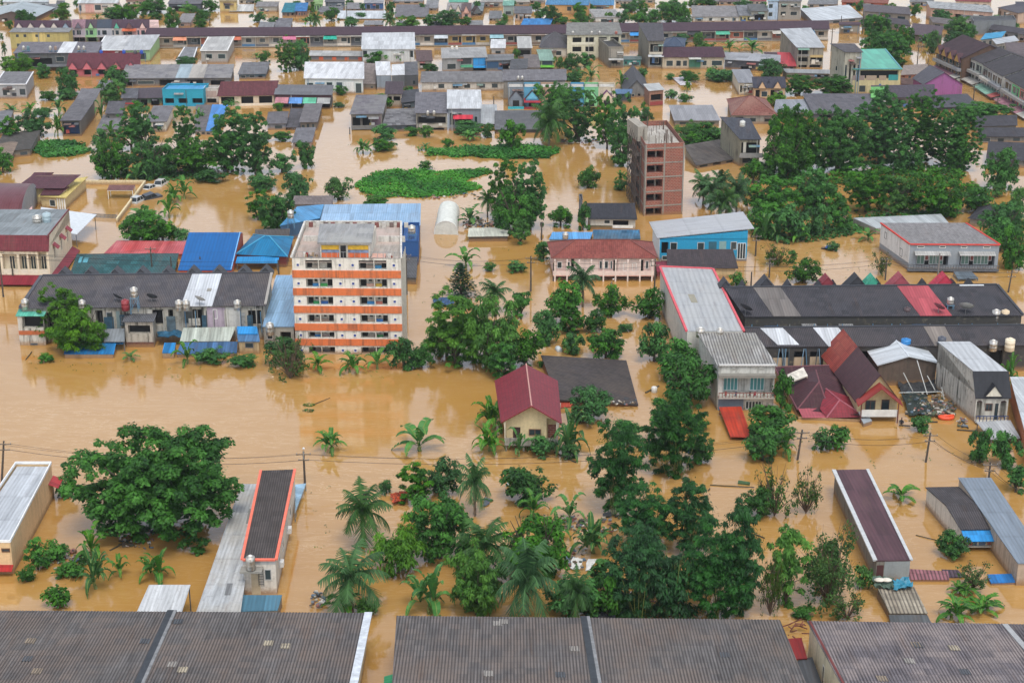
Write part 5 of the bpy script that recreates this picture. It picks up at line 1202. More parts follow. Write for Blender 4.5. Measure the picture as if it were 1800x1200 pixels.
# cars up to their roofs
def car(px, py, col, rz, label, suv=False, sink=.85):
    o = empty('car', at(px, py, -sink), rz, label, 'car', 'cars drowned beside the yard wall'); L, W_ = 2.2, .88
    def ring(x, w_, z0, z1): return [(x, -w_, z0), (x, w_, z0), (x, w_ * .96, z1), (x, -w_ * .96, z1)]
    bm_ = MB(); secs = [(-L, .8, .35, .85), (-L * .96, .88, .3, 1.0), (-.9, .9, .28, 1.02), (.9, .9, .28, 1.0), (L * .92, .86, .3, .85), (L, .75, .4, .7)]
    pts = [p for s_ in secs for p in ring(*s_)]; fs = [(i * 4 + j, i * 4 + (j + 1) % 4, i * 4 + 4 + (j + 1) % 4, i * 4 + 4 + j) for i in range(len(secs) - 1) for j in range(4)] + [(3, 2, 1, 0), tuple(range(len(pts) - 4, len(pts)))]
    bm_.add(pts, fs); bm_.build('body', plain(col, .3, .2), o, False)
    zr_ = 1.52 if not suv else 1.7; xb = -1.5 if not suv else -2.0
    c = MB(); a = [(xb, -.8, 1.0), (1.0, -.8, 1.0), (1.0, .8, 1.0), (xb, .8, 1.0)]; t = [(xb + .45, -.66, zr_), (.35, -.66, zr_), (.35, .66, zr_), (xb + .45, .66, zr_)]
    c.add(a + t, [(4, 5, 6, 7), (0, 1, 5, 4), (1, 2, 6, 5), (2, 3, 7, 6), (3, 0, 4, 7)]); c.build('cabin_glass', plain('20282c', .15), o)
    rf = MB(); rf.box(xb + .4, .4, -.68, .68, zr_ + .003, zr_ + .06); rf.build('roof', plain(col, .3, .2), o)
    pl = MB()
    for sx in (-1, 1):
        for xx, x2 in ((xb + .03, xb + .45), (-.35, -.35), (.97, .36)): pl.tube((xx, sx * .8, 1.0), (x2, sx * .67, zr_), .05, n=4)
    pl.build('pillar', plain(col, .3, .2), o); return o
car(284, 329, 'd0d0cc', 1.4, 'white car, farthest of those drowned by the yard wall', True, .6); car(265, 337, 'd6d6d2', 1.15, 'white car showing only its roof, left of the farthest one', False, .95)
car(267, 353, '4a5058', .75, 'dark grey tilted car among those by the yard wall', True, .6).rotation_euler = (.12, -.14, .75); car(243, 359, 'c4c8c8', 1.3, 'pale car nearest the viewer by the yard wall', True, .65)

# ---- brick tower under construction
b = Bld('unfinished_tower', 'unfinished bare brick tower with scaffolding on its left', 'tower', (1135, 255), (1203, 252), (1112, 216), base=380, br=(1172, 213)); h = b.h; W = b.W; zf = lambda y: h * (380 - y) / 125.; BRK = ('7f4034', '934c3c', '9a8878')
bk = wallm('8a4a3a', .3, BRK); cn = wallm('8d887e', .4)
rows = [(266, 279), (291, 304.5), (316, 330), (341.5, 355), (366.5, 379)]
b.walls(bk, holes=[(.05, .46, zf(y1), zf(y0), 3.2) for y0, y1 in rows])
for y0, y1 in rows:
    b.box('floor_beam', 'f', 0, W, zf(y0 - 5.3), zf(y0 - 3.2), -.02, .07, cn); b.box('inner_column', 'f', W * .3, W * .34, zf(y1), zf(y0), -1.6, -1.3, cn); b.box('core_shade_panel', 'f', W * .06, W * .45, zf(y1) + .05, zf(y0) - .05, -3.15, -3.05, darkroom())  # last box: near-black panel paints the shade deep behind each opening
for u in (0, .48, .975): b.box('column', 'f', W * u, W * (u + .035), -1, h, -.02, .1, cn)
L = b.frame('l')[3]
for f_ in (0, .33, .66, .97): b.box('column', 'l', L * f_, L * f_ + .35, -1, h, -.02, .1, cn)
for y0, y1 in rows: b.box('floor_beam', 'l', 0, L, zf(y0 - 5), zf(y0 - 3), -.02, .08, cn); b.box('wall_gap', 'l', L * .4, L * .64, zf(y1), zf(y0) - .2, -.02, .03, darkroom())  # near-black panel on the solid wall stands in for a shaded gap
b.sheet(roofm('c4bfb6', 'slab', .8, '8f8a80', None, .2), z0=h - .9, z1=h - .9, ov=-.15)
for sd in 'flrb': b.strip(sd, bk, .08, .05, name='brick_parapet', z0=h, z1=h)
m = MB(); m.box(.4, W * .3, b.D * .35, b.D * .75, h - .9, h + 2.0); m.build('lift_room', wallm('9a9488', .4), b.root)
m = MB(); rr = random.Random(6)
for k in range(26): x, y = rr.uniform(.3, W - .3), rr.uniform(.4, b.D - .4); m.tube((x + b.vx * y / b.D, y, h - .8), (x + b.vx * y / b.D, y, h + rr.uniform(.1, 1.6)), .05 if k % 4 else .16, n=4)
m.build('starter_bars', plain('5a4a40', .8), b.root)
sp = MB(); nz = 7
for i in range(7):
    for d in (.5, 1.5):
        q = L * (.25 + .75 * i / 7); o_, dd, nn, _ = b.frame('l'); p = o_ + dd * q + nn * d; sp.tube((p.x, p.y, -1), (p.x, p.y, h * (.96 - .04 * (i % 3))), .07, n=4)
for j in range(nz):
    z = h * (j + .5) / nz
    for d in (.5, 1.5): p, q = o_ + dd * L * .25 + nn * d, o_ + dd * L * .92 + nn * d; sp.tube((p.x, p.y, z), (q.x, q.y, z), .06, n=4)
    for i in range(6): p = o_ + dd * L * (.25 + .75 * i / 7); q = o_ + dd * L * (.25 + .75 * (i + 1) / 7); sp.tube((p + nn * 1.5).to_tuple()[:2] + (z,), (q + nn * 1.5).to_tuple()[:2] + (z + h / nz,), .05, n=4)
    if j % 2: p, q = o_ + dd * L * .3 + nn * .5, o_ + dd * L * .8 + nn * .5; sp.slab([Vector((p.x, p.y, z)), Vector((q.x, q.y, z)), Vector(((q + nn).x, (q + nn).y, z)), Vector(((p + nn).x, (p + nn).y, z))], .06)
tag(sp.build('scaffolding', plain('4f4640', .8)), 'timber scaffolding up the left side of the brick tower', 'scaffolding').matrix_world = b.root.matrix_basis

# ---- pink house, black-roofed house, blue building
b = simple('villa', 'pale pink house with long brown-red hip roof and balcony', 'house', (974, 453), (1151, 453), (967, 423), base=491, br=(1143, 423), roof='hip', gr=1.9, rc='7c4038', rk='tile', rdirt=.3, ralt='8a4e44', wc='d2b8ae', dirt=.15, ov=.5, trim='6a3a34',
  front='o .0 .98 .04 .14;w .03 .08 .52 .82 white;w .12 .16 .5 .82 white;o .17 .2 .3 .95;p .21 .44 .34 .95 dccabf;w .45 .48 .5 .85 white;w .5 .54 .5 .85 white;w .56 .58 .5 .85 white;o .59 .63 .3 .9;p .64 .86 .32 .95 dccabf;w .69 .73 .38 .78 white;w .78 .82 .38 .78 white;o .86 .89 .3 .9;w .91 .94 .5 .85 white;w .96 .99 .6 .85 white')
b.balcony('f', -.2, b.W + .1, b.h * .28, 1.2, plain('b98a7a', .8), rail=plain('d8c4ba', .8), hgt=.75, bars=False)
for k in range(9): b.box('column', 'f', b.W * k / 8.3, b.W * k / 8.3 + .25, -1, b.h, 1.0, 1.25, plain('d8c8be', .8))
simple('shed', 'light blue metal roof behind the pink house, left', 'sunken roof', (966, 421), (1036, 421), (972, 409), h=1.4, rc='5a9ad0', rk='metal', wc='conc', rise=.5, ov=.1); tank(994, 419, 1.7, 'steel tank on the light blue roof behind the pink house', r=.55, hgt=1.0)
simple('shed', 'striped teal-blue tiled roof behind the pink house, right', 'sunken roof', (1044, 420), (1125, 420), (1043, 405), h=1.1, rc='3f7396', rk='corr', wc='conc', rise=.8, ralt='5a6a74', patch=.4, ov=.1)
b = simple('house', 'small white house with double black tiled roof', 'house', (1038, 383), (1117, 384), (1034, 359), base=403, br=(1113, 359), rise=1.3, rc='33343a', rk='tile', wc='c4c0b4', dirt=.25, front='w .3 .44 .5 .85 white;o .5 .85 .1 .8;p 0 .48 0 .35 3a4a3a;r .5 .95 .15 .4 white', ov=.3)
b.awning('f', -.3, b.W + .3, b.h + .15, .6, .2, roofm('2f3035', 'tile', .3))
simple('chimney', 'small grey ventilator post behind the shrub beside the black-roofed house', 'post', (1019, 352), (1024, 352), (1019, 350), h=4.5, roof='flat', wc='dgrey', rise=0, par=.05)
b = simple('painted_house', 'bright turquoise-blue building under a tilted light grey roof', 'house', (1160, 420), (1314, 420), (1148, 395), base=459, rise=0, br=(1296, 396), rc='aeb4ba', rk='metal', wc='1f8fb8', dirt=.1, ov=.0, roof='flat', par=-.14,
  front='o .02 .1 .3 .86;w .12 .2 .5 .85 lgrey;w .43 .51 .5 .85 lgrey;d .56 .65 .32 .88 2a5a6a;d .68 .76 .32 .9 7a9a9a;w .81 .88 .52 .88 lgrey;w .03 .1 .05 .25 lgrey', left='p 0 1 0 1 d2dade') 
h = b.h; W = b.W; h2 = height_for(1314, 406, 459)
m = MB(); m.ext([(0, 0, h - .05), (W, 0, h - .05), (W, 0, h2)], (0, .15, 0)); q = b.P(1, 1, 0); m.poly((W, 0, h - .1), (q[0], q[1], h - .1), (q[0], q[1], h2), (W, 0, h2)); p = b.P(0, 1, 0); m.poly((q[0], q[1], h - .05), (p[0], p[1], h - .05), (q[0], q[1], h2)); m.build('gable_wall', wallm('1f8fb8', .1), b.root)
A = [at(1155, 418, h + .15), at(1326, 401, h2 + .3), at(1306, 372, h2 + .3), at(1141, 390, h + .15)]; m = MB(); m.slab([Vector(((p - b.org).dot(b.ux), (p - b.org).dot(b.uy), p.z)) for p in A], .15); m.build('tilted_roof', roofm('b9bcc0', 'metal', .35, 'a8aaac', None, .04, .8), b.root)
b.window('f', W * .83 + .9, W * .985, h * .1, h * .82, 'd4d8d8', 3, name='tall_window'); b.box('white_end_wall', 'l', 0, b.frame('l')[3] - .1, 0, h - .2, -.02, .04, wallm('cfd6da', .15))
simple('house', 'cream bungalow with brown-black lean roof before the turquoise building', 'house', (1177, 470), (1293, 470), (1176, 441), h=1.9, br=(1285, 441), rise=1.9, rc='3f383a', rk='tile', wc='c4ad82', dirt=.25, ov=.4, front='o .55 .7 .0 .8;w .1 .3 .3 .7 white')
simple('lean_to', 'dark red roof scrap between pink house and brown-black bungalow', 'lean-to', (1155, 478), (1177, 478), (1153, 460), h=1.4, rc='7a2a3a', rk='metal', wc='6a2a2e', rise=.3, ov=.05)
b = simple('row_house', 'grey and white two-storey row with red-edged roof, right', 'house', (1600, 430), (1757, 431), (1549, 393), base=476, br=(1697, 393), rc='7e7c7c', rk='tile', wc='8b939a', dirt=.15, ov=.15, rise=.25, gloss=.7, trim='c0392f',
  front='o .08 .44 .18 .68;o .57 .96 .18 .68;a .05 .45 .68 .76 b8b8b4;a .55 .95 .68 .76 b8b8b4;w .08 .16 .88 .97 white;w .33 .4 .88 .97 white;w .57 .64 .88 .97 white;w .82 .9 .88 .97 white;b -.02 1.0 .1 .3 dgrey', left='p 0 1 .3 1 d8d9d8;w .15 .22 .6 .85 dgrey;w .7 .78 .35 .65 dgrey')
for u in (.1, .24, .31, .6, .74, .82): b.window('f', b.W * u, b.W * (u + .09), b.h * .2, b.h * .6, 'd4d6d4', 2, dep=1.05, name='glass_door', pcol=plain('6a8a80', .3))
for u in (.19, .35, .7, .9): b.window('f', b.W * u, b.W * (u + .045), b.h * .34, b.h * .58, 'd4d6d4', 1, dep=1.04, pcol=plain('8a4a44', .6))
canopy('awning_roof', 'grey lean-to roof at the foot of the red-edged row', 'awning', [(1684, 490), (1720, 489), (1708, 477), (1676, 477)], (.5, .5, .9, .9), roofm('5b666e', 'metal', .2), 'dgrey')
simple('shed', 'wide pale sheet roof behind the red-edged row', 'sunken roof', (1540, 402), (1668, 393), (1500, 384), h=1.2, br=(1660, 380), rc='a8aeb0', rk='metal', wc='conc', rise=.3, ov=.0)
simple('house', 'black hip roof sunk among the trees, right edge', 'house', (1705, 384), (1780, 392), (1722, 362), h=1.5, br=(1782, 366), roof='hip', gr=2.0, rc='35353a', rk='tile', wc='conc')

# ---- the double row of black roofs on the right
b = simple('row_house', 'long black-roofed row house on the right with red roof strip', 'row house', (1310, 556), (1796, 554), (1276, 507), h=5.2, br=(1752, 502), rise=1.8, rc='3f4046', rk='corr', wc='3c3b39', dirt=1.0, ov=.2, ralt='4a484c', panels=((.1, .2, 0, 1, '6b6662'), (.63, .745, 0, 1, 'a44b52')), patch=.22); h = b.h
b.strip('b', plain('34363c', .7), .35, .15, name='ridge_board'); b.strip('r', plain('34363c', .7), .4, .12, name='edge_board'); b.strip('f', plain('2a2c30', .7), .25, -.2, name='gutter')
b.sheet(roofm('3f4046', 'corr', .35), b0=1.02, b1=1.5, z0=h + 1.8, z1=h + .4, ov=0)
for px, c_, s_ in ((1278, '3d3e44', 1), (1310, '3d3e44', .6), (1350, '3d3e44', 1.3), (1390, '3d3e44', .7), (1458, '83303a', 1.4), (1444, '34353a', .6), (1470, '34353a', .6), (1510, '34353a', 1.5), (1538, '3fa084', 1.4), (1548, '34353a', .7), (1588, '9a4650', 1.6), (1628, '34353a', .7), (1666, 'b8344a', 1.6), (1680, '34353a', .7), (1710, '34353a', .7)):
    x = (px - 1276) / 476 * (b.wx - b.vx) + b.vx; m = MB(); D = b.D
    for sg in (-1, 1): m.slab([Vector((x + sg * 1.35 * s_, D + .5 + s_, h + .8)), Vector((x, D + .5 + s_, h + 1.6 + .95 * s_)), Vector((x, D + 3 + s_, h + 1.6 + .95 * s_)), Vector((x + sg * 1.35 * s_, D + 3 + s_, h + .8))][::(1 if sg < 0 else -1)], .1)
    o = m.build('dormer', roofm(c_, 'tile', .2), b.root); g = MB(); g.poly((x - 1.25 * s_, D + .6 + s_, h + .8), (x + 1.25 * s_, D + .6 + s_, h + .8), (x, D + .6 + s_, h + 1.5 + .95 * s_)); g.build('gable_face', plain(c_, .7), o)
for u0, u1 in ((.78, 1.0),): b.sheet(plain('d0d4d6', .6), u0 + .08, u1 - .05, .97, 1.0, z0=h + 1.75, z1=h + 1.8, ov=0, dz=.14, name='white_flashing')
# yards and boxes in the slot between the two roofs
rr = random.Random(9); yb = b
for k in range(15):
    u = (k + .5) / 15; o = b.box('yard_box', 'f', b.W * u - 1.1, b.W * u + .9, -1, 3.0 + rr.uniform(-1.2, .6), .1, 1.2 + rr.uniform(0, 1.2), wallm(rr.choice(['34332f', '4a4844', '2c2c2e', '3f3f3d']), .8))
    if k % 2: b.awning('f', b.W * u - 1.2, b.W * u + 1.0, 3.7 + rr.uniform(-.4, .4), 1.8, .3, roofm(rr.choice(['3a3c40', '8a8c8c', '55504c', 'b0aeaa', '2f4a66']), 'corr', .5), name='yard_roof')
    m = MB(); xx = b.W * u + rr.uniform(-1, 1); m.tube((xx, -1.9, -1), (xx, -1.9, 4.6), .05, n=5); m.tube((xx, -1.9, 3.9), (xx + rr.uniform(1, 2.5), -1.9, 3.9), .05, n=5); m.build('pipe', plain(rr.choice(['4a82a8', '5a96b8', '8a8c8c']), .6), b.root)
    m = MB(); m.box(xx - .5, xx + .3, -1.7, -1.1, 3.2, 3.7); m.build('yard_crate', plain(rr.choice(['2a6aa8', '8a4a3a', 'b4b0a4', '3f5f46', '2f3438']), .7), b.root)
b2 = simple('row_house', 'lower dark roof running in front of the black-roofed row', 'row house', (1340, 609), (1812, 606), (1306, 578), h=4.0, br=(1800, 573), rise=1.2, rc='444347', rk='corr', wc='3c3a3a', dirt=1.0, ov=.2, ralt='504c4e', panels=((.06, .14, .05, 1, 'd2d6da'), (.245, .335, .0, 1, 'd2d6da'), (.64, .715, 0, 1, '7d756e')), patch=.22,
  front='o .06 .1 .1 .8;o .12 .16 .1 .8;o .18 .22 .2 .8;o .36 .4 .1 .8;o .5 .55 .1 .8;o .7 .76 .1 .7;o .85 .9 .1 .8')
b2.strip('b', plain('34363c', .7), .35, .12, name='ridge_board')
for k in range(16): xx = rr.uniform(.05, .3) * b2.W; m = MB(); m.tube((xx, -.2, -.5), (xx + rr.uniform(-.6, .6), -.2, 3.7), .06, n=5); m.build('pipe', plain(rr.choice(['5a86a4', '7a9ab0', '4a5a64']), .6), b2.root)
for px, py, z, lb, kw in ((1329, 557, 4.2, 'steel tank, leftmost in the slot between the black roofs', {}), (1428, 560, 4.0, 'blue plastic tank nearest the tangle of washing, right rows', dict(kind='2a6ab0', r=.6, hgt=1.2)), (1574, 563, 4.0, 'deep blue tank left of the red roof strip', dict(kind='1f4fae', r=.65, hgt=1.3)), (1593, 563, 4.0, 'dark tank on a blue stand left of the red strip', dict(kind='4a3a3c', r=.5, hgt=1.2, stand=.8)), (1668, 560, 4.0, 'steel tank on a high blue stand right of the red strip', dict(r=.5, hgt=1.1, stand=2.2)), (1680, 563, 4.0, 'deep blue tank right of the red roof strip', dict(kind='1f4fae', r=.65, hgt=1.3)), (1750, 563, 4.2, 'steel tank, left of the pair near the right edge', dict(r=.65, hgt=1.6)), (1766, 563, 4.2, 'cream tank, right of the pair near the right edge', dict(kind='cdb99a', r=.6, hgt=1.6)), (1655, 606, 4.2, 'dark tank standing on the lower roof before the stained house', dict(kind='4a4e58', r=.6, hgt=1.2)), (1745, 616, 3.4, 'steel tank behind the stained townhouse, left one', dict(r=.6, hgt=1.5)), (1774, 616, 3.4, 'cream ribbed tank behind the stained townhouse, right one', dict(kind='ddd0b6', r=.7, hgt=1.8)), (1592, 606, 3.9, 'blue dome tank behind the white gabled shed', dict(kind='2a7ab8', r=.7, hgt=.9))): tank(px, py, z, lb, **kw)
dish(1310, 553, 5.4, 'dark satellite dish beside the pink-edged hall', '3c3f46', 1.0, 2.3); dish(1649, 551, 5.4, 'brownish satellite dish at the foot of the red strip', '8a5a62', .9, 2.2); dish(1697, 551, 5.4, 'pale round satellite dish right of the red strip', 'a8a8a2', 1.1, 2.8)
tarp('tarpaulin', 'bright tangle of white and coloured washing on the slot wall', 'laundry', [(1374, 556), (1403, 558), (1405, 551), (1377, 550)], 4.6, plain('c9bfa0', .7, var=.5), 4, .35)
for i, (px, c_) in enumerate(((1381, 'b0402e'), (1389, '1f8a4a'))):
    m = MB(); m.lathe([(.2, 0), (.42, .1), (.45, .4), (.3, .6), (.05, .7)], 9); o = m.build('bucket', plain(c_, .5), None, True); o.location = at(px, 553, 4.9); tag(o, ('red' if not i else 'green') + ' tub on the washing between the black roofs', 'tub')
# ================================================================== the far town
def H(label, fl, fr, bl, base=None, h=None, cat='house', name='house', **k):
    k.setdefault('det', False)
    if not k.get('front'):       # an ordinary house still has a few dark windows or open bays in its front
        q = random.Random(label); n = q.choice((2, 3, 3, 4)); k['front'] = ';'.join(f"{'o' if q.random() < .35 else 'w'} {(i + .2) / n:.2f} {(i + .2 + q.uniform(.35, .6)) / n:.2f} {q.uniform(.2, .4):.2f} {q.uniform(.65, .85):.2f}" + q.choice((' dgrey', ' lgrey', ' 3a3c40')) for i in range(n))
    s = simple(name, label, cat, fl, fr, bl, h, base, **k); q = random.Random(label + 'x')
    if s.W > 4 and s.h > 1.6 and ' no ' not in label and 'windowless' not in label:      # the odds and ends people hang on a front
        for i in range(q.choice((0, 1, 1, 2, 3))):
            x = q.uniform(.05, .75) * s.W; w_ = min(q.uniform(.9, 2.6), s.W - x)
            s.awning('f', x, x + w_, s.h * q.uniform(.72, .92), q.uniform(.5, 1.2), .3, roofm(q.choice(['8f9090', 'b0aea6', '6a5a54', '5f7f94', '7a8f86', '8a5a56', '55585c']), 'metal', .5), name='window_awning')
        if q.random() < .5: x = q.uniform(.1, .85) * s.W; s.box('air_conditioner', 'f', x, x + .8, s.h * .3, s.h * .3 + .55, .0, .4, plain('c4c2ba', .6))
        if q.random() < .6: x = q.uniform(.02, .95) * s.W; s.box('drain_pipe', 'f', x, x + .14, -1, s.h - .1, .02, .14, plain(q.choice(['8a8880', '5a7a94', '4a4a4a', 'b4b2aa']), .6))
        if q.random() < .4: x = q.uniform(.1, .6) * s.W; s.box('hanging_cloth', 'f', x, x + q.uniform(.5, 1.4), s.h * .2, s.h * .42, .06, .1, plain(q.choice(['a04a44', '4a6a94', 'c9c4b8', '3a3c40', 'b09a5a']), .9))
    return s
W5 = 'w .06 .14 .5 .8;w .26 .34 .5 .8;w .46 .54 .5 .8;w .66 .74 .5 .8;w .86 .94 .5 .8'
# -- left, second band
H('plain grey block with two dark windows at the left edge', (-8, 149), (45, 149), (8, 127), 174, br=(58, 127), rc='7f7f82', wc='96989a', dirt=.15, rise=.3, front='w .22 .44 .25 .7 dgrey;w .78 .97 .28 .7 dgrey', trim='d4d6d8', ov=.2)
b = H('dark-red mansard row with five pink gables over arches', (118, 121), (243, 120), (123, 95), 137, h=None, name='row_house', cat='row house', roof='mono', rise=2.6, rc='5c2a32', rk='tile', wc='a8565e', dirt=.15, front='o .03 .13 .3 1;o .23 .33 .3 1;o .43 .53 .3 1;o .63 .73 .3 1;o .84 .94 .3 1')
for i in range(5): b.gablet(b.W * (.08 + .205 * i), b.W * .14, b.h - .2, 2.0, -.5, 1.5, roofm('5c2a32', 'tile', .3), plain('b8666e', .8))
b.box('end_wall', 'r', 0, b.frame('r')[3], 0, b.h + .4, -.02, .04, wallm('c98a86', .1))
H('long grey roof with bluish patch beside the pink-gabled row', (213, 138), (404, 137), (224, 115), 153, br=(410, 114), rc='848387', rk='corr', ralt='9a9896', wc='5f6062', dirt=.8, rise=1.0, name='row_house', cat='row house', front='o .05 .1 .1 .8;w .15 .3 .3 .7 offw;o .35 .5 .1 .8;o .6 .75 .1 .8;o .82 .95 .1 .7', panels=((.5, .62, 0, 1, '93a4ac'), (.62, .76, 0, 1, 'a09a92')), trim=None)
b = H('teal-blue flat shop with arcade beside the white arched front', (285, 158), (357, 158), (296, 148), 187, rc='3f8fc0', rk='metal', wc='2290a8', dirt=.1, rise=.1, name='shop', cat='shop', roof='flat', par=.05, front='o .05 .27 .05 .48;o .38 .6 .05 .48;o .72 .97 .05 .48;r .0 1 .0 .2 1f8aa8')
H('small white shop front with rounded top, right of the teal shop', (358, 156), (383, 156), (361, 151), 183, rc='b0aaa4', rk='slab', wc='c4bdb4', dirt=.4, rise=0, name='shop', cat='shop', roof='flat', front='o .15 .85 .05 .35;p .12 .88 .45 .85 b09a90')
H('brown mansard row with cream arcade, left of the coloured awnings', (384, 168), (482, 166), (390, 146), 187, rc='5b3136', rk='tile', wc='c8b8a0', dirt=.15, rise=2.4, name='row_house', cat='row house', front='o .04 .28 .05 .85;o .4 .62 .05 .85;o .72 .96 .05 .85;r 0 1 0 .22 d8ccb8')
b = H('dark shop row with pink, blue, green and grey awnings', (484, 166), (582, 167), (488, 150), 190, rc='66676b', rk='slab', wc='4a4c50', dirt=.6, rise=.6, name='row_house', cat='row house', front='o .02 .23 .05 .6;o .27 .48 .05 .6;o .51 .72 .05 .6;o .76 .97 .05 .6;p 0 1 .75 1 4a2f36')
for u, c_ in ((0, 'b07a82'), (.25, '5a8ac4'), (.5, '5fb090'), (.75, '9a9c9a')): b.awning('f', b.W * u + .05, b.W * (u + .24), b.h * .8, 1.8, 1.2, roofm(c_, 'metal', .2))
b = H('narrow long house with grey roof and dark glazed front, upper left', (108, 212), (140, 212), (135, 176), 240, rc='6d6c70', wc='55534c', dirt=.7, rise=.3, front='o .08 .95 .12 .9', right='p 0 1 0 1 66625c'); b.window('f', b.W * .1, b.W * .94, b.h * .12, b.h * .85, '3a4450', 3, dep=1.0, pcol=plain('24406a', .3))
H('short grey-roofed house behind the narrow long house', (135, 176), (166, 176), (145, 157), h=3.6, rc='77767a', wc='bfae86', dirt=.3, rise=.8)
b = H('dark grey-roofed house with stepped lower roof, upper left', (187, 200), (213, 200), (193, 179), 226, rc='5e5d62', wc='6a6660', dirt=.6, rise=.5); 
b = H('lower lean-to in front of the dark stepped house', (172, 227), (207, 227), (184, 203), 240, rc='77767a', wc='9a968c', dirt=.5, rise=.9)
H('white house with grey roof and one dark window, upper left', (259, 214), (291, 214), (272, 187), 232, rc='77767a', wc='c9c5b8', dirt=.6, rise=.6, front='w .3 .85 .3 .9 dgrey')
H('house roofed half in grey and half in bright blue', (343, 231), (380, 231), (346, 185), 238, br=(400, 185), rc='6d6a6c', wc='a09c92', dirt=.3, rise=.8, panels=((.5, 1, 0, 1, '3f7fc0'),), trim=None, ov=.15)
H('grey shed roof between the shops, small, upper left', (170, 158), (190, 158), (178, 142), h=2, rc='7c7e84', rise=.4, wc='conc')
H('small grey house behind the dark stepped house', (215, 173), (240, 173), (217, 156), 190, rc='63646a', wc='55565a', dirt=.4, rise=.5, front='p 0 1 .4 .55 a03a40')
H('dark low shop left of the teal shop', (241, 173), (284, 172), (244, 156), 186, rc='4a4148', rk='tile', wc='3f5a4a', dirt=.4, rise=.9, front='o .1 .4 0 .8;o .55 .9 0 .8')
# -- far left rows
b = H('yellow two-storey row under a grey strip roof', (17, 57), (120, 57), (25, 50), 88, rc='8d8f8f', wc='a89c62', dirt=.25, rise=.3, name='row_house', cat='row house', ov=.3, front='w .1 .15 .72 .88 dgrey;w .23 .28 .72 .88 dgrey;p .38 .6 0 1 c2b070;w .43 .48 .72 .88 dgrey;w .63 .68 .72 .88 dgrey;w .1 .15 .18 .36 dgrey;w .24 .3 .18 .36 dgrey;w .44 .5 .18 .36 dgrey;w .63 .7 .18 .36 dgrey;w .83 .97 .18 .36 dgrey')
s = H('dark-brown roof with white gables behind the yellow row', (25, 50), (125, 50), (26, 37), h=b.h + .2, rc='46303c', rk='tile', wc='a89c62', rise=2.4, name='row_house', cat='row house', ov=.1)
for i in range(5): s.gablet(s.W * (.09 + .205 * i), s.W * .13, s.h, 1.7, -.3, 1.0, roofm('46303c', 'tile', .3), plain('c9bcb0' if i < 4 else '8a98a4', .8))
for (x0, x1, wc, rc_, dc, lb) in ((126, 150, 'a9a0a8', '8a6a72', '6a6a78', 'greyish shophouse with mauve roof, right of the yellow row'), (150, 170, '86b082', '4a3a42', '9cc494', 'light green shophouse with green gable, upper left'), (170, 196, 'a4a4a8', '3a4450', None, 'plain dark-roofed shophouse between the two green ones'), (196, 215, 'b0a8a0', '46303c', '5aa88c', 'shophouse with a turquoise gable, upper left'), (215, 240, 'c4a098', '46303c', '6a4a4a', 'shophouse with an orange awning, upper left'), (240, 262, 'd0a8a4', '46303c', 'd8b4ac', 'pink-gabled shophouse at the end of the coloured row')):
    s = H(lb, (x0, 50), (x1, 50), (x0 + 1, 35), 75, rc=rc_, rk='tile', wc=wc, dirt=.2, rise=2.2, ov=.05, name='shophouse', cat='shophouse', front='w .35 .65 .55 .85 dgrey;o .1 .9 .05 .42;d .05 .2 .5 .85 3a4450;b 0 1 .44 .55 ' + wc, group='coloured shophouses in the upper left')
    if dc: s.gablet(s.W * .5, s.W * .5, s.h, 1.8, -.3, 1.0, roofm(rc_, 'tile', .3), plain(dc, .8))
    if 'orange' in lb: s.awning('f', 0, s.W, s.h * .98, 1.5, .6, roofm('b8603f', 'metal', .2))
H('salmon end house where the coloured row meets the long brown row', (263, 50), (278, 50), (262, 36), 72, rc='c0a49c', rk='slab', wc='cf9a92', dirt=.15, rise=0)
# -- the very long brown-roofed row, house by house along one roof line
COLS = ['b4aa9c', 'b89a84', 'b0945c', 'a8a49c', 'b06a54', '6a7078', '55585c', 'a89c8c', 'b8b0a4', '9a948c']
rr = random.Random(12)
def long_row(label, x0, x1, ye0, ye1, yr0, yr1, yb0, n, seed, aw):
    s = H(label, (x0, ye0), (x1, ye1), (x0 + (5 if x0 < 600 else 0), yr0), (yb0), rc='45323b', rk='tile', wc='8f887c', dirt=.5, rise=2.6, ov=.5, name='row_house', cat='row house', br=(x1 + (0 if x0 < 600 else -2), yr1), rdirt=.25); r = random.Random(seed); h = s.h; W = s.W
    for i in range(n):
        a, c_ = W * i / n, W * (i + 1) / n; d = c_ - a; col = r.choice(COLS)
        s.box('house_front', 'f', a + .06, c_ - .06, h * .1, h * .86, .0, .06, wallm(col, .4))
        s.box('pier', 'f', a - .1, a + .1, -1, h * .95, 0, .7, plain('a49c90', .9))
        k = r.random()
        s.window('f', a + d * .3, a + d * .72, h * .42, h * .75, r.choice(['lgrey', 'white', 'dgrey', 'offw']), 2, dep=-.06, detail=False)
        if k < .5: s.window('f', a + d * .78, a + d * .94, h * .2, h * .75, '3a3c40', 1, dep=-.06, detail=False, name='door')
        s.box('railing', 'f', a + .1, c_ - .1, h * .12, h * .3, .75, .8, plain(r.choice(['b8b0a4', '8a4a44', '5a5c60', 'c4beb4', '3f6a90', '7a6a5c', 'a8a49c']), .7))
        if i in aw: s.awning('f', a, c_, h * .95, 1.8, h * .25, roofm(aw[i], 'metal', .2))
        else: s.awning('f', a, c_, h * .96, 1.0, .25, roofm(r.choice(['8a8880', 'a8a49a', '77746c', '9a8a7c', 'b4b0a6']), 'metal', .4), name='eave_sheet')
    s.box('balcony_slab', 'f', 0, W, h * .04, h * .1, 0, .85, plain('9a948a', .9)); return s
long_row('left third of the very long brown-roofed row', 256, 640, 64, 61, 51, 48.5, 85, 16, 1, {2: 'd08a6a', 6: 'c06a50', 10: 'c0708a', 13: '2aa08a'})
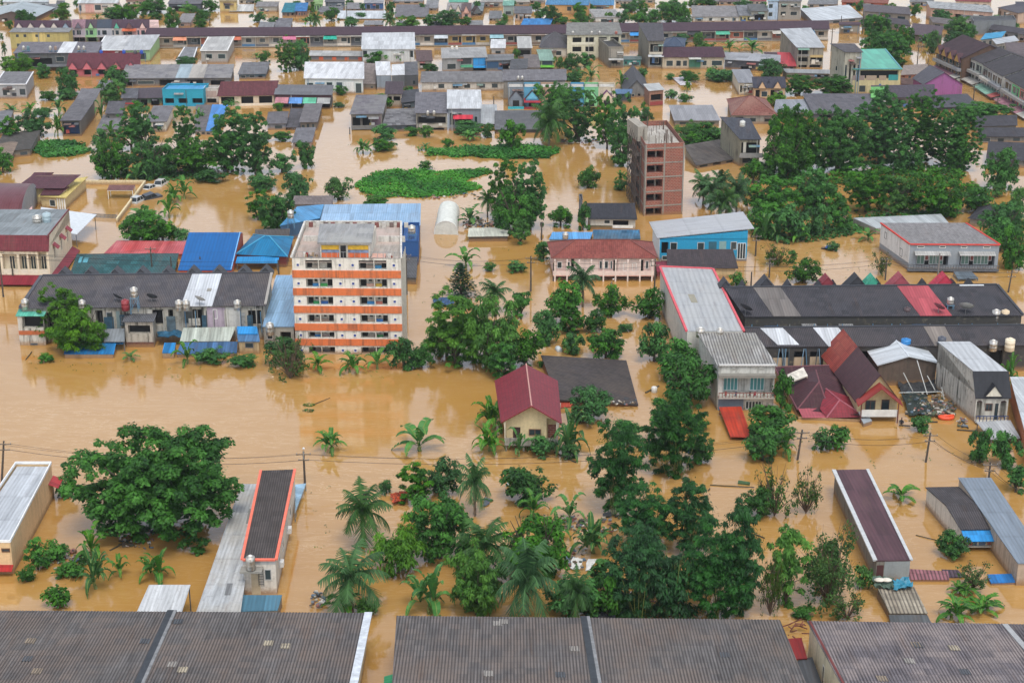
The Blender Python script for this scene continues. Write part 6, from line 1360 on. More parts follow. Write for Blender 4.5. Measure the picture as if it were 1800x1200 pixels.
long_row('middle third of the very long brown-roofed row', 640, 1056, 60.5, 58, 48.5, 44.5, 82, 17, 2, {5: 'c8d0d4', 9: '8ab0b8'})
long_row('right third of the very long brown-roofed row', 1056, 1456, 56, 51, 43, 37.5, 76, 16, 3, {2: '3f8fd0', 6: '3a3c3e', 8: '55a88a', 12: 'b8b4aa', 14: '3f6f90'})
# -- second band: upper left to centre
b = H('long grey roof with tanks and a white strip, upper left', (25, 94), (170, 93), (40, 75), 124, br=(178, 75), rc='77757c', wc='55585a', dirt=.8, rise=1.2, name='row_house', cat='row house', panels=((.52, .7, 0, 1, 'd8dadc'),), front='o .2 .45 .2 .7;w .5 .6 .5 .8 offw;o .7 .9 .2 .8'); b.awning('f', b.W * .3, b.W * .8, b.h * .35, 2, .4, roofm('6a6c70', 'metal', .4))
for px, lb, c_ in ((42, 'first steel tank on the white-stripped grey roof, upper left', 'steel'), (50, 'teal-grey tank beside the first on the white-stripped roof', '5a7a80'), (89, 'tank just left of the white strip, upper left roof', 'steel'), (98, 'brownish tank on the edge of the white strip, upper left', '8a7468'), (139, 'steel tank right of the white strip, nearer of two', 'steel'), (148, 'last tank on the white-stripped roof, beside the white building', 'steel')): tank(px, 91, b.h + .3, lb, c_ if c_ == 'steel' else c_, r=.55, hgt=1.5, stand=.3)
H('white-roofed building with red front, left of the green gable wall', (170, 89), (216, 89), (186, 64), 100, br=(234, 63), rc='c9cbcc', rk='metal', wc='a03a44', dirt=.2, rise=.6, trim='e0e2e2')
H('light grey roof with light green end wall, upper left', (217, 89), (262, 88), (234, 63), 110, br=(279, 62), rc='a9abac', rk='metal', wc='84a47c', dirt=.1, rise=.8, right='p 0 1 0 1 98bc88', panels=((.0, .35, 0, 1, 'b8babc'),))
for px, c_, lb in ((178, '1f4aa4', 'blue tank left of the red front, upper left'), (218, '1f4aa4', 'blue tank between white and grey roofs, upper left'), (249, '1f4aa4', 'blue tank beside the light green end wall'), (238, '4a4c50', 'dark tank pair beside the light green end wall')): tank(px, 95, 5.0, lb, c_, r=.7, hgt=1.2)
H('grey house with white roof and two teal windows, upper left', (353, 90), (399, 90), (367, 66), 112, br=(411, 65), rc='bdbcb8', rk='metal', wc='97948f', dirt=.2, rise=.4, front='w .15 .42 .4 .75 7aa4a4;w .65 .92 .4 .75 7aa4a4', trim='d8d8d4')
H('lean-to roof with white edges left of the white-roofed grey house', (310, 108), (338, 108), (325, 84), h=1.2, br=(346, 84), rc='8a8c90', rise=.6, wc='conc', trim='d4d6d6')
H('small grey-roofed house beside the lone round tree, upper left', (420, 131), (466, 130), (428, 111), 140, rc='77787c', wc='3f5a6a', dirt=.3, rise=.8)
H('large white-roofed hall before the long brown row', (637, 87), (728, 87), (638, 59), 112, rc='cfd2d4', rk='metal', wc='c2c6c6', dirt=.2, rise=1.0, br=(727, 58), name='hall', cat='hall', front='w .01 .09 .45 .9 dgrey;w .91 .98 .45 .9 dgrey')
H('low grey shed with orange-red shutters, centre top', (545, 98), (637, 99), (546, 90), 108, rc='9a9a98', rk='slab', wc='6a6c72', dirt=.3, rise=.5, front='p .17 .25 .1 .8 c05a3a;p .42 .5 .1 .8 c05a3a;p .66 .74 .1 .8 c05a3a;p .92 .99 .1 .8 b04a3a')
H('brightest white roof with glazed white front, upper centre', (536, 138), (638, 139), (538, 110), 164, rc='dadcde', rk='metal', wc='c0c6c4', dirt=.15, rise=.8, name='hall', cat='hall', br=(638, 110), front='w .03 .14 .05 .7 7a9a94;p .16 .34 .05 .8 d4d6d4;w .37 .47 .05 .75 7a9a94;d .54 .64 .0 .75 3a4a50;p .67 .84 .05 .8 d4d6d4;w .87 .97 .05 .7 7a9a94')
for fl, fr, bl, rc_, base, wc, lb in (((638, 148), (660, 148), (640, 112), '8a7f7a', 158, '6a645c', 'brownish weathered roof right of the brightest white roof'), ((662, 133), (688, 133), (660, 109), 'dcdee0', 158, '7f8a94', 'white-roofed grey box house, left of two, centre top'), ((689, 133), (711, 132), (689, 114), 'd4d6d8', 160, '55585c', 'white-roofed dark house, right of two, centre top'), ((711, 133), (735, 132), (710, 110), '66676b', 156, '4a4c50', 'grey-roofed house with pale green edge, centre top')):
    H(lb, fl, fr, bl, base, rc=rc_, rk='metal' if rc_[0] == 'd' else 'corr', wc=wc, dirt=.4, rise=.6, ov=.1, front='w .6 .8 .3 .6 dgrey')
H('narrow dark mansard tower house, centre top', (679, 165), (706, 165), (680, 145), 189, rc='4a4046', rk='tile', wc='a89c8c', dirt=.3, rise=2.4, front='o .1 .35 .3 .8;o .45 .9 .45 .8')
H('brown-topped small shop left of the flooded lane, centre top', (734, 107), (759, 107), (732, 90), 124, rc='5a4a4a', rk='tile', wc='a49c90', dirt=.4, rise=1.8, front='o .15 .85 .2 .7')
b = H('flat-roofed shop with blue and dark shutters by the lane', (778, 103), (855, 101), (777, 85), 127, rc='8f8f8e', rk='slab', wc='8a8c8c', dirt=.3, rise=.2, name='shop', cat='shop', front='w .1 .3 .2 .6 lgrey;p .42 .66 .55 .97 33363a;p .69 .98 .45 .98 2f8ac4;o .7 .98 .02 .4')
b.awning('f', b.W * .4, b.W * .68, b.h * .5, 1.5, .5, roofm('4a8a6a', 'metal', .2)); b.awning('f', b.W * .69, b.W, b.h * .42, 1.5, .4, roofm('2f8ac4', 'metal', .2))
for px in (795, 803): tank(px, 88, b.h, 'pale tank on the flat shop roof by the lane, ' + ('left' if px < 800 else 'right'), 'cfc8bc', r=.55, hgt=1.3)
H('grey and blue-fronted shop right of the blue shutters', (855, 107), (901, 106), (856, 97), 127, rc='6a6c6e', rk='slab', wc='6a6e70', dirt=.4, rise=.2, front='p .02 .46 .35 .9 2a4a6a;o .55 .9 .2 .7')
H('tiny white-roofed box house before the long brown row', (864, 85), (887, 85), (865, 70), 97, rc='dddedf', rk='metal', wc='9a9a98', dirt=.2, rise=.3, front='w .3 .7 .2 .6 dgrey')
H('long grey-roofed white building with five windows, centre', (741, 145), (888, 144), (743, 127), 161, rc='7c7b7c', rk='corr', wc='bdb8ae', dirt=.4, rise=1.2, name='row_house', cat='row house', br=(880, 126), front='w .2 .27 .35 .8 dgrey;w .37 .44 .35 .8 dgrey;w .51 .58 .35 .8 dgrey;w .69 .76 .35 .8 dgrey;w .84 .91 .35 .8 dgrey')
b = H('weathered grey-roofed house with full-width balcony, centre', (617, 201), (671, 200), (628, 168), 228, rc='77747a', rk='corr', ralt='8a8a88', wc='7f7870', dirt=.6, rise=1.0, br=(679, 168), front='o .04 .3 .15 .8;o .36 .62 .15 .8;p .68 .96 .15 .8 6a5560;b 0 1 .1 .32 6a6a68')
H('patchy lower roof right of the balconied house', (674, 221), (730, 219), (682, 193), h=1.6, rc='77777a', rk='corr', ralt='8f8f90', wc='4a5560', dirt=.5, rise=1.0, patch=.4)
H('dark low roof behind the patchy roof, centre', (707, 181), (736, 177), (706, 161), h=2.2, rc='4a4c52', rk='corr', rise=.3, wc='4a5a64')
b = H('grey-roofed house with two tanks and dark verandah, centre', (731, 199), (786, 199), (733, 163), 230, rc='75747a', rk='corr', wc='8a8478', dirt=.5, rise=1.0, front='o .04 .95 .4 .8;p 0 1 .2 .36 a8a498;o .1 .9 .03 .16', trim=None)
for px in (752, 763): tank(px, 203, b.h - .3, 'steel tank on the dark verandah edge, ' + ('left' if px < 757 else 'right') + ' of two', r=.5, hgt=1.3)
b = H('white-roofed grey house with a red awning, centre', (788, 191), (845, 191), (788, 159), 230, rc='d0d3d5', rk='metal', wc='7d828a', dirt=.3, rise=.8, br=(843, 159)); b.awning('f', b.W * .15, b.W * .76, b.h * .72, 1.5, .7, roofm('c03a48', 'metal', .2)); b.window('f', b.W * .2, b.W * .7, b.h * .35, b.h * .52, '4a4c50', 3, detail=False)
H('pale sheet roof right of the red-awning house', (845, 218), (872, 218), (845, 185), 224, rc='b4b8ba', rk='metal', wc='55585a', dirt=.4, rise=.4)
H('corrugated low roof below the coloured gable houses', (872, 228), (955, 227), (872, 196), h=1.0, rc='6f7174', rk='corr', ralt='5a5c60', wc='55565a', dirt=.5, rise=.8)
# small houses left of the flooded lane
H('small grey-roofed house, leftmost of three by the lane', (470, 218), (502, 217), (474, 198), 229, rc='6a686c', wc='7c7f86', dirt=.4, rise=.8, front='w .4 .8 .2 .7 dgrey')
H('dark tiled house, middle of three by the lane', (505, 224), (527, 224), (513, 192), 229, rc='5a595e', wc='4a4a4c', dirt=.4, rise=.9)
b = H('grey-roofed brown-walled house, right of three by the lane', (528, 215), (556, 215), (538, 183), 230, rc='757274', wc='6a6258', dirt=.6, rise=.4)
H('grey lean-to with pink side wall by the flooded lane', (515, 251), (546, 250), (523, 226), 262, rc='77777c', wc='9a8c86', dirt=.4, rise=.3, right='p 0 1 0 1 c09a8a')
# -- row of coloured gables, centre right
b = H('long grey-roofed row behind the coloured gables', (885, 142), (994, 141), (886, 124), h=5, rc='77767a', rk='corr', wc='8a857c', dirt=.4, rise=1.2, name='row_house', cat='row house')
for px in (911, 918): tank(px, 141, 5.2, 'steel tank on the long grey-roofed row, ' + ('left' if px < 914 else 'right') + ' of two', r=.5, hgt=1.2)
for i, (x0, x1, wc, gc, lb) in enumerate(((893, 921, '7a848c', '77818c', 'grey house with grey gable, leftmost of the coloured gable row'), (921, 950, '5a9ab8', '6ab4d0', 'blue house with pale blue gable and red awning'), (950, 975, 'b09078', 'b89478', 'tan house half hidden by tree in the gable row'), (975, 1003, '9a968c', '8a8a84', 'grey-fronted house behind the tree in the gable row'), (1003, 1027, '4a94b8', '55a0c4', 'bright blue house with blue gable, gable row'), (1027, 1052, '7ac08a', '8ad09a', 'light green house with green gable, gable row'), (1052, 1081, 'c4b8a0', 'd0c4ac', 'cream house with purple-edged gable, end of the gable row'))):
    s = H(lb, (x0, 154), (x1, 154), (x0, 146), 188, rc='a8a49c', rk='slab', wc=wc, dirt=.25, rise=.0, roof='flat', name='gable_house', cat='house', group='houses of the coloured gable row', front='o .2 .8 .05 .42')
    s.gablet(s.W * .5, s.W * .8, s.h * .48, s.h * .4, -1.8, .1, roofm('4a4448' if i != 6 else '6a3a6a', 'tile', .2), plain(gc, .8)); s.box('porch_front', 'f', s.W * .1, s.W * .9, s.h * .05, s.h * .48, 0, 1.7, wallm(wc, .2)); s.box('porch_shade_panel', 'f', s.W * .3, s.W * .7, s.h * .1, s.h * .4, 1.7, 1.74, darkroom())  # near-black panel on the porch front paints a shaded opening
    if i == 1: s.awning('f', 0, s.W, s.h * .45, 3.2, .5, roofm('a03038', 'metal', .2)); s.box('railing', 'f', 0, s.W, 0, s.h * .1, 2.6, 2.75, plain('8a2a34', .6))
    if i == 0: s.box('railing', 'f', 0, s.W, 0, s.h * .12, 2.6, 2.75, plain('2fa8b8', .6))
H('dark blue low shop at the right end of the gable row', (1082, 165), (1108, 165), (1084, 158), 181, rc='4a6a8c', rk='metal', wc='2a3a4c', dirt=.3, rise=.3)
# -- centre-right singles
b = H('cream three-storey block with open bays and grey roof', (997, 62), (1092, 61), (998, 41), 105, rc='84847f', rk='corr', wc='c4c0a8', dirt=.35, rise=1.0, br=(1086, 40), name='apartment_building', cat='building', front='o .1 .27 .68 .9;o .34 .5 .68 .9;o .58 .74 .68 .9;o .8 .96 .68 .9;o .1 .27 .3 .52;o .34 .5 .3 .52;o .58 .74 .3 .52;o .8 .96 .3 .52;r .08 .52 .6 .7 d0ccb8;o .34 .5 .02 .2')
for px, lb in ((1007, 'steel tank, leftmost of four on the cream block'), (1040, 'steel tank, second of four on the cream block'), (1054, 'steel tank, third of four on the cream block'), (1083, 'reddish tank at the right end of the cream block')): tank(px, 60, b.h + .1, lb, 'steel' if px < 1080 else 'a05a4a', r=.55, hgt=.9)
H('dark hip-roofed old house left of the cream block', (950, 84), (996, 85), (956, 64), 102, rc='4f4d50', rk='tile', wc='c4beb0', dirt=.4, roof='hip', gr=3.2, front='w .6 .8 .3 .7 dgrey', ov=.5)
H('tall narrow house with pale roof behind the dark hip house', (912, 85), (934, 85), (910, 65), 104, rc='a8a8a4', rk='metal', wc='5a5c5c', dirt=.4, rise=.3, front='o .1 .9 .3 .8')
H('brownish roof beside the lime awning shop', (925, 119), (948, 119), (922, 97), h=3, rc='77706e', rk='corr', wc='conc', rise=.5)
b = H('pale shop with a lime-green awning, centre right', (951, 107), (973, 107), (945, 88), 122, rc='7a9a8a', rk='metal', wc='9aa88a', dirt=.4, rise=.3, front='p .1 .9 .5 .98 2f3f50;o .1 .9 .05 .4'); b.awning('f', -.2, b.W + .2, b.h * .5, 1.5, .4, roofm('6ab040', 'metal', .2))
H('long grey roof behind the coloured gables, left part', (898, 122), (925, 121), (900, 105), h=3, rc='5a5c60', rk='corr', wc='4a4c50', rise=.4)
b = H('roofless concrete shell house, centre right', (1070, 85), (1096, 85), (1052, 70), 120, rc='3f3f3f', rk='slab', wc='7a766a', dirt=1.0, rise=.0, roof='flat', par=.3, front='o .2 .8 .22 .42;p .05 .95 .55 .98 8f8a80'); b.awning('f', 0, b.W, b.h * .5, 1.6, .3, roofm('b8b8b4', 'metal', .4))
H('teal-fronted low shop between concrete shell and tall house', (1096, 105), (1126, 105), (1096, 100), 118, rc='5a6a68', rk='metal', wc='3f8a84', dirt=.3, rise=.2)
b = H('tall narrow stained concrete shophouse with dark roof', (1141, 72), (1166, 72), (1123, 41), 121, rc='4d4c50', rk='tile', wc='7f7c70', dirt=.9, rise=4.5, br=(1163, 44), name='shophouse', cat='shophouse', front='o .1 .9 .56 .88;w .3 .7 .62 .82 offw;o .1 .9 .12 .42;w .4 .7 .2 .4 offw;r .02 .98 .52 .6 b8b0a0;a -.05 1.05 .45 .5 c0c4c4')
b = H('dark-red mansard row right of the tall stained shophouse', (1165, 100), (1273, 100), (1167, 85), 122, rc='46303a', rk='tile', wc='b0a48e', dirt=.35, rise=1.8, name='row_house', cat='row house', br=(1268, 84), front='w .06 .17 .25 .7 offw;w .22 .3 .25 .7 offw;w .33 .4 .25 .7 offw;p .43 .62 .0 .85 3f7a64;w .65 .72 .3 .7 offw;w .8 .97 .3 .7 offw'); b.awning('f', b.W * .42, b.W * .62, b.h * .98, 1.5, .4, roofm('b4b4aa', 'metal', .3))
H('blue-hatched dark hip roof house behind the dark-red mansard row', (1166, 82), (1200, 82), (1172, 66), h=3, rc='3f4c60', rk='tile', wc='5a7a9a', roof='hip', gr=1.6)
H('dark shop row right of the dark-red mansard row', (1274, 105), (1370, 110), (1276, 93), 122, rc='8a8c90', rk='slab', wc='4a4c52', dirt=.4, rise=.3, name='row_house', cat='row house', front='p .2 .95 .55 .98 3c3e46;o .3 .5 .05 .4;o .6 .9 .05 .4')
b = H('dark gable house falling to the right, above the brick box', (1098, 163), (1140, 163), (1092, 133), 172, rc='45454a', rk='tile', wc='7a7a78', dirt=.4, roof='gd', gr=3.2)
b = H('little brick house with balcony above the flooded clearing', (1142, 160), (1166, 158), (1133, 149), 188, rc='a8aaa8', rk='metal', wc='8f6a58', dirt=.4, rise=.2, front='o .1 .95 .35 .75;r .05 .98 .08 .3 8a3a38')
H('flat grey roof behind the brick tower', (1187, 212), (1264, 212), (1178, 186), h=1.4, rc='87878a', rk='metal', wc='77756c', rise=.6, br=(1250, 186), rdirt=.2)
H('faded red-brown hip roof behind the grove', (1288, 203), (1365, 203), (1280, 172), h=2.2, rc='7a4a40', rk='tile', wc='conc', roof='hip', gr=2.8, ralt='8f6a5c', br=(1345, 172))
b = H('tall stained grey house with tiled front slope beside the grove', (1302, 245), (1336, 245), (1268, 207), 292, rc='44474f', rk='tile', wc='8a8674', dirt=.9, rise=4.0, br=(1325, 222), front='o .05 .95 .45 .88;p .15 .3 .5 .88 c4c0b4;b -.05 1.15 .38 .52 8a8a88;w .15 .7 .12 .3 dgrey', ov=.25)
tank(1305, 222, b.h + 4.3, 'white tank box on top of the stained grey house', 'c4c4be', r=.8, hgt=1.4)
b = H('big low grey-brown roof leaning on the stained grey house', (1225, 290), (1296, 278), (1205, 257), 297, rc='56524f', rk='corr', ralt='6a645f', wc='8f8a7c', dirt=.4, rise=1.8, br=(1271, 246), rdirt=.7)
b = H('white house with bare side wall by the flooded clearing', (1300, 146), (1327, 146), (1288, 123), 168, rc='7f8084', rk='metal', wc='c9c2b0', dirt=.2, rise=.3, br=(1316, 123))
for x0, x1, lb in ((1326, 1352, 'tan gabled house, left of the pair above the hip roof'), (1352, 1380, 'tan gabled house, right of the pair above the hip roof')):
    b = H(lb, (x0, 154), (x1, 154), (x0 - 2, 137), 177, rc='3a3a44', rk='tile', wc='b89a78', dirt=.2, rise=2.4, front='o .1 .4 .2 .8;w .5 .9 .3 .7 lgrey', group='pair of tan gabled houses'); b.gablet(b.W * .5, b.W * .5, b.h - .1, 1.8, -.8, 1, roofm('3a3a44', 'tile', .2), plain('c9a884', .8))
b = H('tall stained house with white roof and arched balconies', (1402, 84), (1448, 84), (1373, 52), 120, rc='b8bcbf', rk='metal', wc='8c877a', dirt=.9, rise=1.2, br=(1424, 50), name='shophouse', cat='shophouse', front='o .05 .42 .65 .9;o .05 .42 .3 .52;o .52 .75 .3 .52;o .78 .97 .3 .52;r 0 .45 .58 .68 8a8a86;r .5 1 .52 .64 b09a6a;a 0 .45 .92 .98 7fa090;o .08 .4 .02 .15;o .5 .92 .02 .15')
b = H('red and dark lean roof left of the stained arched house', (1350, 116), (1398, 117), (1345, 93), 122, rc='4a3a3e', rk='tile', wc='4a4c50', rise=1.6, panels=((.45, 1, 0, 1, 'a83e44'),))
b = H('tall pale wall house left of the green terrace roof', (1486, 92), (1515, 92), (1462, 78), 166, rc='5c5a5e', rk='corr', wc='a8a494', dirt=.6, rise=.8, br=(1500, 78), name='shophouse', cat='shophouse', left='w .4 .5 .5 .6 dgrey')
b = H('cream building with bright green terrace roof', (1500, 122), (1584, 122), (1514, 88), 166, rc='4aa088', rk='metal', wc='b8ae84', dirt=.35, rise=1.2, br=(1555, 87), rdirt=.15, gloss=.35, name='building', cat='building', front='o .0 .95 .62 .95;p .0 .25 .56 .75 8a7a74;p .28 .5 .56 .75 9a8a78;p .55 .7 .56 .75 9a8a78;p .75 .95 .56 .78 2a8a8a;w .15 .28 .1 .35 dgrey', ov=.4, trim='5a8a9a')
H('long grey roof in front of the tall stained arched house', (1384, 128), (1466, 130), (1376, 122), h=2, rc='8a8c8c', rk='metal', wc='8a867a', rise=.3, dirt=.4)
H('grey-roofed low house behind the grove, right of the tan pair', (1362, 198), (1420, 198), (1366, 176), h=1.6, rc='82868c', rk='metal', wc='c09a84', rise=.6)
H('wide grey tiled roof in front of the green terrace building', (1430, 200), (1532, 198), (1413, 166), h=1.8, rc='66656b', rk='corr', wc='4a4c50', rise=1.2, br=(1532, 166))
b = H('dark-roofed row with a lime-green end, before the magenta wall', (1533, 172), (1642, 170), (1533, 152), h=3, rc='48424a', rk='tile', wc='5a5450', rise=1.6, dirt=.1, left='p 0 1 0 1 64a45a', panels=((0, .2, 0, .9, '64a45a'),))
b = H('house with a windowless magenta end wall, right', (1624, 148), (1692, 148), (1606, 134), 172, rc='54535a', rk='tile', wc='94588a', dirt=.2, roof='gd', gr=3.0, br=(1660, 130), ov=.3, front='p 0 1 0 1 94588a')
H('brick-red low building behind the magenta wall house', (1585, 132), (1625, 130), (1590, 116), 140, rc='8a7f78', rk='tile', wc='8f5a4a', rise=.8)
H('low grey roof below the magenta wall, right', (1640, 190), (1718, 186), (1622, 170), h=1.2, rc='48484e', rk='tile', wc='3a3c40', rise=1.0)
for fl, fr, bl, lb in (((1716, 222), (1786, 220), (1716, 206), 'dark hip-edged roof, farthest of three at the right edge'), ((1722, 240), (1830, 240), (1722, 226), 'long ribbed grey roof, middle of three at the right edge'), ((1736, 280), (1830, 284), (1740, 250), 'dark low roof, nearest of three at the right edge')):
    H(lb, fl, fr, bl, h=1.6, rc='45454b', rk='corr', wc='6a6a68', rise=1.2)
# -- the street row that runs away to the upper right
def street(fl, fr, rise, lb, wc, rc_, n, fr_, depth=15, dor=0):
    s = simple('shophouse_row', lb, 'row house', fl, fr, None, 6.4, None, depth=depth, roof='gw', gr=rise, rf=.5, rc=rc_, rk='corr', wc=wc, dirt=.6, ov=.25, det=False); r = random.Random(n); W = s.W; h = s.h
    for i in range(n):
        a, d = W * i / n, W / n
        for f0, f1 in ((.08, .4), (.5, .86)):
            s.box('house_front', 'f', a + .1, a + d - .1, h * (f0 - .02), h * (f1 + .06), .0, .05, wallm(r.choice(fr_), .4))
            s.window('f', a + d * .15, a + d * .55, h * (f0 + .1), h * f1, r.choice(['lgrey', '3a4a50', 'offw', '5a3a44']), 2, dep=-.05, detail=False); s.window('f', a + d * .65, a + d * .88, h * f0, h * f1, '3a3c40', 1, dep=-.05, detail=False, name='door')
            s.box('balcony', 'f', a + .1, a + d - .1, h * f0 - .4, h * f0 + .35, .05, 1.1, plain(r.choice(['b8b4aa', '9a9a96', '8a8c90', 'c4c0b8', '6a7a84']), .7))
        s.awning('f', a + .1, a + d - .1, 1.5, 2.6, .7, roofm(r.choice(['a0707a', '7fa894', 'b05a54', '8ab09a', '9a6a78', 'b0aca4', '3a7aa8']), 'metal', .2))
    return s
s = street((1647, 84), (1692, 103), 3.4, 'street row with brown gilded gables, far end, upper right', '5c4436', '45363c', 4, ['6a5038', '7a5c3c'])
for i in range(4): s.gablet(s.W * (i + .5) / 4, s.W / 5, s.h - 1.2, 2.2, -.7, 1, roofm('4a2f36', 'tile', .2), plain('b08a4a', .7))
street((1693, 96), (1728, 112), 2.6, 'street row, second block with blue and white fronts', 'a8a8a4', '4a474b', 3, ['5a9ac4', 'c4c4c0', 'a8b0a4'])
street((1729, 114), (1763, 134), 2.6, 'street row, third block with stained white fronts', 'b0aea8', '48464a', 4, ['c0beb8', 'a8a8a8', '8a9088'])
street((1767, 136), (1822, 168), 2.6, 'street row, nearest block with red and green fronts', 'b0a898', '454549', 4, ['b8605a', 'c4b48a', '6ac07a', 'b0b0ac'])
H('grey concrete windowless wall block behind the street row', (1712, 38), (1786, 36), (1708, 30), 64, rc='55585c', wc='72777a', dirt=.9, rise=.2, roof='flat', front='p 0 1 0 .98 72777a')
H('blue roof patch behind the street row', (1725, 70), (1760, 66), (1733, 60), h=3, rc='2a8ab4', rk='metal', wc='conc', rise=.2)
H('white roof patch behind the street row', (1752, 78), (1790, 72), (1745, 70), h=3.4, rc='b8bcc0', rk='metal', wc='conc', rise=.3)
H('wide brownish roof at the right edge behind the street row', (1775, 100), (1840, 100), (1768, 76), h=4.6, rc='6a6062', rk='corr', wc='conc', rise=.8)
